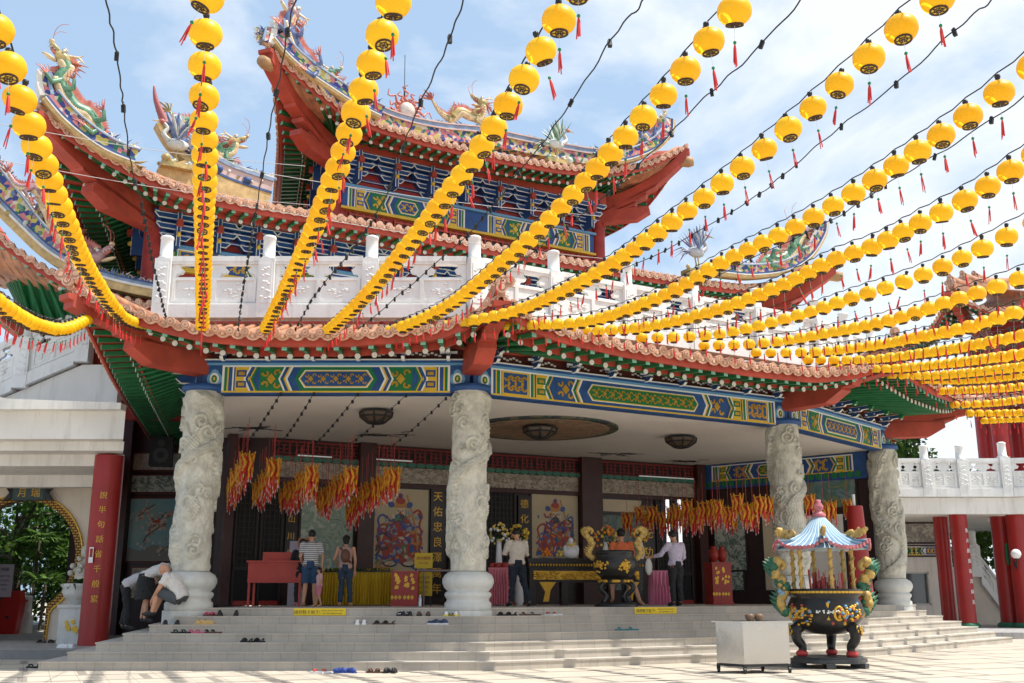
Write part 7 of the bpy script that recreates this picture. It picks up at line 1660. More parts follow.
# ------------------------------------------------------------------ shoes
def shoe(kind, cols):
    m = MB(); L_ = 0.27
    sole = [(-0.04, -0.13), (0.04, -0.13), (0.045, -0.05), (0.04, 0.0), (0.052, 0.07), (0.04, 0.125), (0.0, 0.14), (-0.035, 0.125), (-0.048, 0.07), (-0.038, 0.0), (-0.045, -0.05)]
    m.prism(sole, 0, 0.028, 1)
    if kind in ('sneaker', 'clog', 'heel'):
        hh = {'sneaker': 0.085, 'clog': 0.075, 'heel': 0.10}[kind]
        m.ball((0, 0.06, 0.035), (0.045, 0.08, 0.045), 10, 0); m.ball((0, -0.06, 0.04), (0.042, 0.072, hh - 0.02), 10, 0); m.ball((0, 0.0, 0.04), (0.04, 0.08, 0.055), 8, 0)
        m.ball((0, -0.055, hh), (0.028, 0.045, 0.02), 8, 2)
        if kind == 'sneaker': 
            for k in range(4): m.box(-0.03, 0.03, 0.0 + k * 0.022, 0.006 + k * 0.022, 0.082 - 0.006 * k, 0.092 - 0.006 * k, 1)
            m.tube([(-0.046, -0.05, 0.05), (-0.05, 0.04, 0.04)], 0.01, 5, 2); m.tube([(0.046, -0.05, 0.05), (0.05, 0.04, 0.04)], 0.01, 5, 2)
    else:
        for s_ in (-1, 1): m.tube(crom([(s_ * 0.045, 0.02, 0.03), (s_ * 0.03, 0.045, 0.06), (0.0, 0.075 if kind == 'flip' else 0.05, 0.05 if kind == 'flip' else 0.065)], 4), 0.013 if kind == 'flip' else 0.02, 6, 0)
        if kind == 'sandal': m.tube(crom([(-0.042, -0.08, 0.03), (0, -0.12, 0.07), (0.042, -0.08, 0.03)], 4), 0.011, 6, 0); m.tube(crom([(-0.045, 0.07, 0.03), (0, 0.08, 0.06), (0.045, 0.07, 0.03)], 4), 0.016, 6, 0)
    return m
cm = {'black': (0.015, 0.015, 0.017), 'brown': (0.10, 0.05, 0.035), 'tan': (0.55, 0.36, 0.14), 'pink': (0.6, 0.12, 0.2), 'white': (0.75, 0.75, 0.75), 'navy': (0.03, 0.05, 0.12), 'red': (0.5, 0.05, 0.04), 'blue': (0.03, 0.06, 0.26), 'teal': (0.03, 0.22, 0.25), 'yellow': (0.7, 0.55, 0.02)}
SM = {k: mat('shoe_' + k, v, 0.5) for k, v in cm.items()}
def placeshoe(kind, c1, c2, px, k, rz, label, grp='shoes left on the steps', py=None):
    if k < 0: P = atz(px, py or 670, 0.0)
    elif k > 20: P = atz(px, py, 0.2)
    else:
        a, b, c, e = EDGE[k]; z = ZP * (k + 1) / 7
        bk = 0.13; P = onp(px, 600, V((a.x, a.y + bk, 0)), DL)
        if P.x > b.x: P = onp(px, 600, V((b.x - bk * 0.5, b.y + bk, 0)), DM)
        P.z = z
    o = shoe(kind, 0).build('shoe', [SM[c1], SM[c2], SM['black'] if c1 != 'black' else SM['white'] if kind == 'sneaker' else SM['black']], None, local=True)
    o.location = P; o.rotation_euler = (0, 0, rz); tag(o, label, 'shoe', grp)
def pair(kind, c1, c2, px, gap, k, rz, desc, py=None):
    for s_, side in ((-0.5, 'left'), (0.5, 'right')): placeshoe(kind, c1, c2, px + gap * s_, k, rz + R8.uniform(-.3, .3), '%s one of the %s' % (side, desc), py=py)
pair('heel', 'black', 'black', 229, 16, 5, 0.2, 'black ankle shoes just right of the first pillar')
pair('sandal', 'pink', 'brown', 212, 7, 5, 1.0, 'pinkish brown sandals at the foot of the first pillar')
pair('clog', 'tan', 'tan', 206, 6, 4, -1.2, 'tan slip on shoes below the first pillar')
pair('clog', 'black', 'black', 173, 12, 4, 0.1, 'chunky black clogs beside the crouching man')
pair('flip', 'black', 'black', 183, 8, 3, 1.3, 'black slippers under the black clogs')
pair('flip', 'pink', 'pink', 198, 6, 3, 1.2, 'pink slippers on the fourth step')
pair('flip', 'black', 'brown', 214, 6, 3, 1.4, 'dark flip flops right of the pink slippers')
pair('sandal', 'black', 'black', 255, 12, 2, 1.1, 'black flip flops alone low on the steps')
pair('sneaker', 'white', 'white', 361.5, 7, 4, 0.1, 'white trainers below the yellow table')
pair('sandal', 'black', 'brown', 384.5, 9, 4, 1.4, 'dark strappy sandals right of the white trainers')
pair('sneaker', 'black', 'black', 405.5, 8, 5, 0.5, 'black trainers on the top tread below the red cabinet')
pair('clog', 'brown', 'black', 424, 9, 5, 0.0, 'brown loafers below the steel flask')
pair('sneaker', 'white', 'yellow', 451, 8, 5, 0.1, 'white and yellow trainers at the foot of the second pillar')
pair('sneaker', 'navy', 'white', 438, 8, 4, 1.4, 'navy trainers with white soles left of the second pillar')
pair('sandal', 'black', 'black', 507, 8, 5, 1.2, 'black sandals just right of the second pillar')
pair('flip', 'brown', 'brown', 530, 9, 5, 1.4, 'brown sandals below the altar legs')
pair('flip', 'red', 'white', 553, 7, 5, 1.3, 'red and white slippers below the altar')
pair('flip', 'teal', 'teal', 626.5, 11, 3, 1.4, 'teal flip flops alone in the sun on the steps')
pair('flip', 'red', 'white', 321.5, 9, -1, 1.3, 'red and white slippers on the paving', 673)
pair('clog', 'blue', 'blue', 345, 10, -1, 1.2, 'blue clogs on the paving', 673)
pair('sandal', 'brown', 'brown', 376.5, 7, -1, 1.3, 'brown sandals on the paving left of the black slides', 673)
pair('clog', 'black', 'black', 390.5, 7, -1, 0.0, 'black slides on the paving', 673)
pair('flip', 'black', 'black', 36, 9, -1, 1.3, 'large black flip flops at the far left corner of the steps', 668)
pair('clog', 'white', 'white', 66, 7, 30, 1.2, 'white shoes in front of the stone planter', 648); pair('clog', 'brown', 'black', 76, 7, 30, 0.8, 'dark brown shoes at the foot of the thick red column', 643); pair('sandal', 'black', 'brown', 46, 10, 30, 1.0, 'dark sandals at the foot of the moon gate frame', 643)
# ------------------------------------------------------------------ people
def cl(name, c, **k): return mat('cloth_' + name, c, 0.85, **k)
STRIPE = bpy.data.materials.new('striped_cotton'); STRIPE.use_nodes = True
_n = STRIPE.node_tree; _b = _n.nodes['Principled BSDF']; _b.inputs['Roughness'].default_value = 0.85
_t = _n.nodes.new('ShaderNodeTexCoord'); _w = _n.nodes.new('ShaderNodeTexWave'); _w.bands_direction = 'Z'; _w.inputs['Scale'].default_value = 7; _w.inputs['Distortion'].default_value = 0.6
_r = _n.nodes.new('ShaderNodeValToRGB'); _r.color_ramp.elements[0].position = 0.45; _r.color_ramp.elements[1].position = 0.55; _r.color_ramp.elements[0].color = (0.20, 0.20, 0.23, 1); _r.color_ramp.elements[1].color = (0.6, 0.58, 0.56, 1)
_n.links.new(_t.outputs['Object'], _w.inputs['Vector']); _n.links.new(_w.outputs['Fac'], _r.inputs['Fac']); _n.links.new(_r.outputs['Color'], _b.inputs['Base Color'])
FOLD = bpy.data.textures.new('cloth_folds', 'CLOUDS'); FOLD.noise_scale = 0.09; FOLD.noise_depth = 2
def remesh(o, vox, sm=2, folds=0.0):
    md = o.modifiers.new('remesh', 'REMESH'); md.mode = 'VOXEL'; md.voxel_size = vox; md.use_smooth_shade = True
    if sm: s_ = o.modifiers.new('smooth', 'SMOOTH'); s_.iterations = sm; s_.factor = 0.5
    if folds: d_ = o.modifiers.new('folds', 'DISPLACE'); d_.texture = FOLD; d_.strength = folds; d_.mid_level = 0.5; d_.texture_coords = 'LOCAL'
    return o
J0 = dict(pel=(0, 0, .95), wai=(0, 0, 1.08), che=(0, 0.0, 1.28), nec=(0, -.01, 1.45), hea=(0, .02, 1.585),
          sL=(-.185, -.01, 1.40), eL=(-.24, -.02, 1.12), wL=(-.23, .07, .89), hL=(-.225, .10, .80), sR=(.185, -.01, 1.40), eR=(.24, -.02, 1.12), wR=(.23, .07, .89), hR=(.225, .10, .80),
          pL=(-.09, 0, .90), kL=(-.10, .02, .50), aL=(-.10, -.02, .09), tL=(-.12, .15, .035), pR=(.09, 0, .90), kR=(.10, .02, .50), aR=(.10, -.02, .09), tR=(.12, .15, .035))
def person(label, P, rz, J=None, sc_=1.0, top=None, topmat=None, sleeve=0.5, bottom=None, botmat=None, hair='short', face=(0, 1, 0), fat=1.0, shoes=None, extra=None):
    j = {k: V(v) for k, v in J0.items()}
    for k, v in (J or {}).items(): j[k] = V(v)
    root = thing('person', label, 'person', tuple(P), rz); root.scale = (sc_,) * 3
    m = MB(); f = fat
    def T_(ks, rs, mm=m, n=10): mm.tube([j[k] if isinstance(k, str) else k for k in ks], rs, n, 0)
    def torso(mm, g):
        sp = [j['pel'] + (j['pel'] - j['wai']) * 0.25, j['pel'], j['wai'], j['che'], lerp(j['che'], j['nec'], 0.62), j['nec']]
        ax = (j['sR'] - j['sL']).normalized(); ks = (0.135, 0.158, 0.130, 0.160, 0.150, 0.06)
        vs = []; n = 16; k_n = len(sp)
        for i, (p, r) in enumerate(zip(sp, ks)):
            t = (sp[min(i + 1, k_n - 1)] - sp[max(0, i - 1)]).normalized(); y = t.cross(ax).normalized()
            for q in range(n): a = 2 * pi * q / n; vs.append(p + ax * (cos(a) * (r * f + g)) + y * (sin(a) * (r * 0.66 * f + g)))
        mm.add(vs, [(i * n + q, i * n + (q + 1) % n, (i + 1) * n + (q + 1) % n, (i + 1) * n + q) for i in range(k_n - 1) for q in range(n)] + [tuple(range(n - 1, -1, -1)), tuple(range((k_n - 1) * n, k_n * n))], 0, None, True)
    torso(m, -0.01); T_(('nec', lerp(j['nec'], j['hea'], .6)), (0.058, 0.052))
    fd = V(face).normalized(); up = (j['hea'] - j['nec']).normalized(); fd = (fd - up * fd.dot(up)).normalized(); sx_ = fd.cross(up)
    Mh = Matrix(((sx_.x, fd.x, up.x, j['hea'].x), (sx_.y, fd.y, up.y, j['hea'].y), (sx_.z, fd.z, up.z, j['hea'].z), (0, 0, 0, 1)))
    m.ball((0, 0, 0.02), (0.076, 0.095, 0.105), 16, 0, Mh); m.ball((0, 0.035, -0.05), (0.055, 0.06, 0.065), 12, 0, Mh)
    m.tube([Mh @ V((0, 0.088, 0.03)), Mh @ V((0, 0.112, -0.015)), Mh @ V((0, 0.09, -0.03))], [0.009, 0.015, 0.01], 6); m.tube([Mh @ V((-.02, .088, -.055)), Mh @ V((.02, .088, -.055))], 0.01, 6)
    for s_ in (-1, 1): m.ball((s_ * 0.078, -0.005, 0.0), (0.012, 0.022, 0.032), 8, 0, Mh); m.ball((s_ * 0.03, 0.082, 0.045), (0.02, 0.01, 0.008), 6, 0, Mh)
    for s_ in ('L', 'R'):
        T_(('s' + s_, 'e' + s_, 'w' + s_), (0.052 * f, 0.041, 0.028)); h0, h1 = j['w' + s_], j['h' + s_]; d = (h1 - h0).normalized(); m.ball(tuple(j['s' + s_]), 0.058 * f, 10)
        sd_ = d.cross(V((0, 1, 0.3))).normalized(); pm_ = h0 + d * 0.075; m.tube([h0, h0 + d * 0.04, h0 + d * 0.10], [0.027, 0.038, 0.036], 10, 0, flat=0.5)
        nn = d.cross(sd_)
        for q, ll in enumerate((0.075, 0.085, 0.08, 0.062)): b_ = h0 + d * 0.095 + sd_ * (q - 1.5) * 0.019; m.tube([b_, b_ + d * ll * .5 + nn * .004, b_ + d * ll + nn * .018], [0.0095, 0.009, 0.0075], 6)
        m.tube([h0 + d * 0.03 + sd_ * 0.025, h0 + d * 0.07 + sd_ * 0.055, h0 + d * 0.105 + sd_ * 0.058], [0.014, 0.011, 0.009], 6)
        T_(('p' + s_, lerp(j['p' + s_], j['k' + s_], .5), 'k' + s_, lerp(j['k' + s_], j['a' + s_], .35), 'a' + s_), (0.085 * f, 0.075 * f, 0.054, 0.055, 0.036)); m.tube([j['a' + s_], j['t' + s_]], [0.038, 0.034], 8); m.ball(tuple(lerp(j['a' + s_], j['t' + s_], .85)), (0.042, 0.055, 0.03), 8)
    b = remesh(m.build('body', SKIN, root, local=True), 0.0075)
    if topmat:
        m = MB(); torso(m, 0.026)
        for s_ in ('L', 'R'):
            if sleeve > 0:
                e = lerp(j['s' + s_], j['e' + s_], min(1, sleeve * 2)); ps = [j['s' + s_], e]; rs = [0.070 * f, 0.064]
                if sleeve > 0.5: ps.append(lerp(j['e' + s_], j['w' + s_], (sleeve - .5) * 2)); rs = [0.072 * f, 0.056, 0.042]
                m.tube(ps, rs, 12, 0); m.ball(tuple(j['s' + s_]), 0.072 * f, 10)
        remesh(m.build('shirt', topmat, root, local=True), 0.011, 2, 0.05)
    if bottom:
        m = MB()
        if bottom == 'skirt':
            c1_, c2_ = j['pel'] + V((0, 0, .08)), (j['kL'] + j['kR']) / 2; m.tube([c1_, lerp(c1_, c2_, .3), lerp(c1_, c2_, 1.0)], [0.16, 0.21, 0.27], 18, 0, flat=0.85)
        else:
            le = 0.52 if bottom == 'shorts' else 1.0
            m.tube([j['pel'] + (j['wai'] - j['pel']) * 0.55, j['pel'], lerp(j['pel'], (j['pL'] + j['pR']) / 2, 1.0) + (j['pel'] - j['wai']) * .35], [0.150 * f, 0.165 * f, 0.13], 16, 0, flat=0.72)
            for s_ in ('L', 'R'):
                if le < 1: m.tube([j['p' + s_], lerp(j['p' + s_], j['k' + s_], 0.95)], [0.105 * f, 0.092], 12)
                else: m.tube([j['p' + s_], lerp(j['p' + s_], j['k' + s_], .5), j['k' + s_], lerp(j['k' + s_], j['a' + s_], .5), lerp(j['k' + s_], j['a' + s_], .97)], [0.104 * f, 0.092 * f, 0.073, 0.068, 0.060], 12)
        remesh(m.build('trousers' if bottom == 'long' else bottom, botmat, root, local=True), 0.012, 2, 0.045)
    if hair != 'bald':
        m = MB(); m.ball((0, -0.018, 0.045), (0.088, 0.100, 0.100), 14, 0, Mh)
        if hair == 'bob': m.ball((0, -0.045, -0.03), (0.088, 0.065, 0.11), 12, 0, Mh)
        if hair == 'tail': m.ball((0, -0.05, -0.01), (0.08, 0.06, 0.09), 10, 0, Mh); m.tube([Mh @ V((0, -0.1, 0.05)), Mh @ V((0, -0.16, 0.0)), Mh @ V((0, -0.14, -0.12))], [0.025, 0.04, 0.02], 8)
        for k in range(60):
            a, e_ = R8.uniform(0, 2 * pi), R8.uniform(0.1, 1.4); v = V((cos(a) * cos(e_) * .088, -0.018 + sin(a) * cos(e_) * .10, 0.045 + sin(e_) * .10)); m.ball(Mh @ v, 0.014, 5)
        m.build('hair', HAIR, root, local=True)
    if shoes:
        for s_ in ('L', 'R'):
            m = MB(); a, t = j['a' + s_], j['t' + s_]; m.ball(tuple(lerp(a, t, 0.2) - V((0, 0, .01))), (0.05, 0.06, 0.05), 10); m.ball(tuple(lerp(a, t, 0.85)), (0.05, 0.075, 0.038), 10); m.tube([lerp(a, t, .1), t], [0.05, 0.042], 10); m.build('shoe', shoes, root, local=True)
    if extra: extra(root, j)
    return root
def footpos(px, py, Y, z): p = aty(px, py, Y); return (p.x, Y, z)
pZ = lambda k: ZP * (k + 1) / 7
# man in the striped shirt
person('man in grey striped T-shirt and navy shorts standing beside a small girl', footpos(309, 604, 24.8, ZP), 0.15, dict(wL=(-.20, .16, .98), hL=(-.15, .24, .98), eR=(.27, .0, 1.12), wR=(.26, .02, .88), hR=(.25, .03, .79), aL=(-.13, -.02, .09), aR=(.12, .03, .09), tR=(.15, .19, .035)), 1.0, topmat=STRIPE, sleeve=0.35, bottom='shorts', botmat=cl('navy', (0.03, 0.07, 0.14)), fat=1.08)
person('person in dark clothes mostly hidden behind the man in the striped shirt', footpos(300, 604, 25.5, ZP), 0.3, dict(eL=(-.25, .1, 1.15), wL=(-.15, .28, 1.05), hL=(-.12, .36, 1.05)), 0.90, topmat=cl('black', (0.02, 0.02, 0.022)), sleeve=0.5, bottom='long', botmat=cl('black', (0, 0, 0)))
person('small girl in a pink top and pink shorts standing beside the striped shirt man', footpos(318.5, 604, 24.5, ZP), 1.9, dict(hea=(0, .02, 1.60), aL=(-.16, -.1, .09), tL=(-.18, .06, .035), aR=(.13, .12, .09), tR=(.15, .28, .035)), 0.50, topmat=cl('pale_pink', (0.62, 0.38, 0.38)), sleeve=0.3, bottom='shorts', botmat=cl('pink', (0.60, 0.20, 0.28)), hair='bob', fat=1.12)
def backpack(root, j):
    m = MB(); m.ball((0.0, -0.20, 1.22), (0.12, 0.09, 0.17), 12); m.tube(crom([(-0.15, -.02, 1.42), (-0.06, -.16, 1.34), (0.05, -.15, 1.16), (.14, -.06, 1.05)], 4), 0.022, 6); m.build('shoulder_bag', mat('brown_leather', (0.12, 0.05, 0.03), 0.5), root, local=True)
person('woman with a brown bag slung across her back, dusty pink top and dark jeans', footpos(344, 604, 24.8, ZP), 0.1, dict(eL=(-.27, .05, 1.16), wL=(-.24, .26, 1.02), hL=(-.20, .34, 1.0), kL=(-.08, .02, .5), kR=(.12, .0, .5), aR=(.15, -.05, .09), tR=(.18, .1, .035)), 0.93, topmat=cl('dusty_pink', (0.42, 0.27, 0.24)), sleeve=0, bottom='long', botmat=cl('jeans', (0.025, 0.045, 0.075)), hair='tail', fat=0.95, extra=backpack)
person('man in cream shirt and dark trousers praying right of the second pillar', footpos(517, 605, 24.9, ZP), 0.35, dict(eL=(-.27, .08, 1.16), wL=(-.14, .26, 1.16), hL=(-.08, .33, 1.20), eR=(.27, .08, 1.14), wR=(.16, .26, 1.12), hR=(.10, .34, 1.15), aL=(-.13, .03, .09), tL=(-.16, .18, .035), kR=(.17, .0, .5), aR=(.27, -.06, .09), tR=(.31, .09, .035), hea=(0, .05, 1.58)), 1.03, topmat=cl('cream', (0.60, 0.53, 0.45)), sleeve=0.85, bottom='long', botmat=cl('dark_navy', (0.015, 0.022, 0.035)), fat=1.12, shoes=BLK)
def bag(root, j):
    m = MB(); h = j['hL']; m.ball((h.x, h.y + .02, h.z - 0.22), (0.10, 0.06, 0.20), 10); m.tube([h, (h.x, h.y, h.z - .06)], 0.02, 6); m.build('white_bag', cl('bag_white', (0.6, 0.6, 0.56)), root, local=True)
person('man in a pale lilac shirt and black trousers reaching over the bright pink table', footpos(677, 604, 25.6, ZP), 0.5, dict(eL=(-.33, .12, 1.18), wL=(-.42, .32, 1.12), hL=(-.48, .38, 1.12), eR=(.26, .02, 1.12), wR=(.2, .18, 1.0), hR=(.16, .25, 1.0), hea=(-.02, .04, 1.585)), 1.02, topmat=cl('lilac', (0.50, 0.44, 0.55)), sleeve=0.9, bottom='long', botmat=cl('black', (0, 0, 0)), fat=1.08, shoes=BLK, extra=bag)
# worshipper in orange sitting beyond the cauldron, one bare leg stretched out
person('person in an orange shirt sitting behind the round cauldron with one bare leg stretched out', footpos(623, 604, 26.2, ZP), 0.1, dict(pel=(0, 0, .80), wai=(0, .02, .93), che=(0, .03, 1.13), nec=(0, .03, 1.30), hea=(0, .05, 1.435), sL=(-.185, .02, 1.25), eL=(-.25, .05, .97), wL=(-.18, .2, .80), hL=(-.14, .26, .78), sR=(.185, .02, 1.25), eR=(.25, .05, .97), wR=(.18, .2, .80), hR=(.14, .26, .78), pL=(-.09, 0, .76), kL=(-.16, .34, .62), aL=(-.14, .36, .16), tL=(-.14, .50, .1), pR=(.09, 0, .76), kR=(.22, -.02, .46), aR=(.34, -.10, .09), tR=(.38, -.22, .035)), 1.17, topmat=cl('orange', (0.66, 0.16, 0.06)), sleeve=0.4, bottom='shorts', botmat=cl('black', (0, 0, 0)), hair='short')
m = MB(); q = footpos(623, 604, 26.35, ZP); m.lathe([(0.2, 0), (0.2, 0.04), (0.03, 0.06), (0.03, 0.62), (0.2, 0.64), (0.2, 0.70)], 14, 0, T(V(q))); tag(m.build('stool', BLK, origin=q), 'round stool under the person in orange', 'stool')
# group at the left end of the steps
bend = dict(pel=(0, -.02, .93), wai=(0, .13, 1.04), che=(0, .32, 1.10), nec=(0, .50, 1.10), hea=(0, .62, 1.04), sL=(-.17, .44, 1.09), eL=(-.20, .50, .82), wL=(-.16, .58, .60), hL=(-.14, .62, .52), sR=(.17, .44, 1.07), eR=(.20, .52, .80), wR=(.16, .60, .58), hR=(.14, .64, .50), pL=(-.09, -.03, .88), kL=(-.10, .0, .48), pR=(.09, -.03, .88), kR=(.10, .05, .48), aL=(-.1, -.06, .09), tL=(-.11, .1, .035), aR=(.1, .05, .09), tR=(.11, .21, .035))
person('woman in a white top and black skirt bending forward on the left steps', footpos(143, 622, 22.7, pZ(4)), -1.45, bend, 1.0, topmat=cl('white', (0.62, 0.60, 0.58)), sleeve=0.5, bottom='skirt', botmat=cl('black', (0, 0, 0)), hair='bob', face=(0, .6, -.6), shoes=BLK)
person('person in pale shirt and black trousers bending at far left behind the woman', footpos(124, 628, 23.2, pZ(3)), -1.35, dict(bend, hea=(0, .60, .98)), 1.0, topmat=cl('pale_grey', (0.50, 0.48, 0.50)), sleeve=0.5, bottom='long', botmat=cl('black', (0, 0, 0)), hair='short', face=(0, .5, -.7), shoes=BLK)
sit = dict(pel=(0, -.05, .36), wai=(0, 0.0, .48), che=(0, .12, .64), nec=(0, .24, .78), hea=(0, .32, .88), sL=(-.18, .20, .74), eL=(-.24, .32, .50), wL=(-.12, .46, .34), hL=(-.08, .50, .26), sR=(.18, .20, .74), eR=(.24, .32, .50), wR=(.12, .46, .34), hR=(.08, .52, .26), pL=(-.09, -.02, .33), kL=(-.14, .36, .46), aL=(-.12, .46, .08), tL=(-.12, .60, .035), pR=(.09, -.02, .33), kR=(.14, .36, .48), aR=(.10, .50, .08), tR=(.10, .64, .035))
person('bald man in white T-shirt sitting by the first pillar, leaning over his shoe', footpos(177, 617, 21.45, pZ(5) - 0.0), 1.50, sit, 1.02, topmat=cl('white', (0, 0, 0)), sleeve=0.3, bottom='shorts', botmat=cl('charcoal', (0.07, 0.08, 0.09)), hair='bald', face=(0, .8, -.5), shoes=BLK, fat=1.2)
# ------------------------------------------------------------------ lantern strings
LY = bpy.data.materials.new('lantern_yellow'); LY.use_nodes = True
nt = LY.node_tree; b_ = nt.nodes['Principled BSDF']; b_.inputs['Base Color'].default_value = (0.98, 0.60, 0.004, 1); b_.inputs['Roughness'].default_value = 0.42
oi = nt.nodes.new('ShaderNodeObjectInfo'); cx_ = nt.nodes.new('ShaderNodeMix'); cx_.data_type = 'RGBA'; cx_.inputs[6].default_value = (1.0, 0.66, 0.010, 1); cx_.inputs[7].default_value = (0.97, 0.54, 0.004, 1); nt.links.new(oi.outputs['Random'], cx_.inputs[0]); nt.links.new(cx_.outputs[2], b_.inputs['Base Color'])
t_ = nt.nodes.new('ShaderNodeBsdfTranslucent'); t_.inputs['Color'].default_value = (1.0, 0.72, 0.02, 1); x_ = nt.nodes.new('ShaderNodeMixShader'); x_.inputs['Fac'].default_value = 0.38
nt.links.new(b_.outputs[0], x_.inputs[1]); nt.links.new(t_.outputs[0], x_.inputs[2]); nt.links.new(x_.outputs[0], nt.nodes['Material Output'].inputs['Surface'])
RTAS = mat('tassel_red', (0.62, 0.035, 0.03), 0.6); GBEAD = mat('green_bead', (0.0, 0.22, 0.06), 0.35); BRN = mat('rim_brown', (0.045, 0.018, 0.01), 0.5)
DL_ = 0.25
def lantern_parts(n=20, simple=False):
    r = DL_ / 2; k = 10 if not simple else 6; prof = []
    for i in range(k + 1):
        a = lerp(-1.13, 1.18, i / k); prof.append((r * 1.04 * cos(a) ** 0.8, r * 0.86 * sin(a)))
    m1 = MB(); vs = []
    for i, (q, z) in enumerate(prof):
        for jn in range(n): a = 2 * pi * jn / n; qq = q * (1 - (0.012 if (jn % 2) and not simple else 0)); vs.append((qq * cos(a), qq * sin(a), z))
    m1.add(vs, [(i * n + a, i * n + (a + 1) % n, (i + 1) * n + (a + 1) % n, (i + 1) * n + a) for i in range(k) for a in range(n)], 0, None, True)
    zb = prof[0][1]; zt = prof[-1][1]
    m2 = MB(); rb = prof[0][0]
    m2.lathe([(rb + 0.001, zb + 0.006), (rb + 0.003, zb - 0.012), (rb - 0.006, zb - 0.014), (rb - 0.012, zb - 0.006)], n, 0, cap=False); m2.disc((0, 0, zb - 0.004), rb - 0.008, 12, 1, None, 0.003)
    if not simple:
        for k2 in range(6):
            a = k2 * pi / 3; m2.bar((0, 0, zb - 0.008), ((rb - .01) * cos(a), (rb - .01) * sin(a), zb - 0.008), 0.006, 0.004, 0)
        m2.lathe([(rb * .55, zb - 0.006), (rb * .5, zb - 0.011), (rb * .4, zb - 0.006)], 12, 0, cap=False)
    m3 = MB(); m3.lathe([(0.034, zt - 0.004), (0.036, zt + 0.01), (0.018, zt + 0.016), (0.02, zt + 0.03), (0.026, zt + 0.045), (0.022, zt + 0.065), (0.01, zt + 0.07)], 10, 0)
    m4 = MB(); m4.tube([(0, 0, zb), (0, 0, zb - 0.13)], 0.0018, 3, 3, False)
    m4.ball((0, 0, zb - 0.135), (0.014, 0.014, 0.014), 8, 0)
    for q in range(4): m4.tube([(0, 0, zb - 0.145), (0.006 * cos(q * 1.6), 0.006 * sin(q * 1.6), zb - 0.18), (0.013 * cos(q * 1.6) + 0.006, 0.013 * sin(q * 1.6), zb - 0.32 + 0.012 * q)], [0.005, 0.0065, 0.005], 4, 1)
    return m1, m2, m3, m4
m1, m2, m3, m4 = lantern_parts()
LAN = thing('paper_lantern', 'x', 'lantern', (0, 0, 0), 0, 'yellow lanterns strung across the forecourt')
m1.build('shade', LY, LAN, local=True); m2.build('bottom_rim', [BRN, YEL], LAN, local=True); m3.build('socket', BLK, LAN, local=True); m4.build('tassel', [GBEAD, RTAS, RTAS, WHITEP], LAN, local=True)
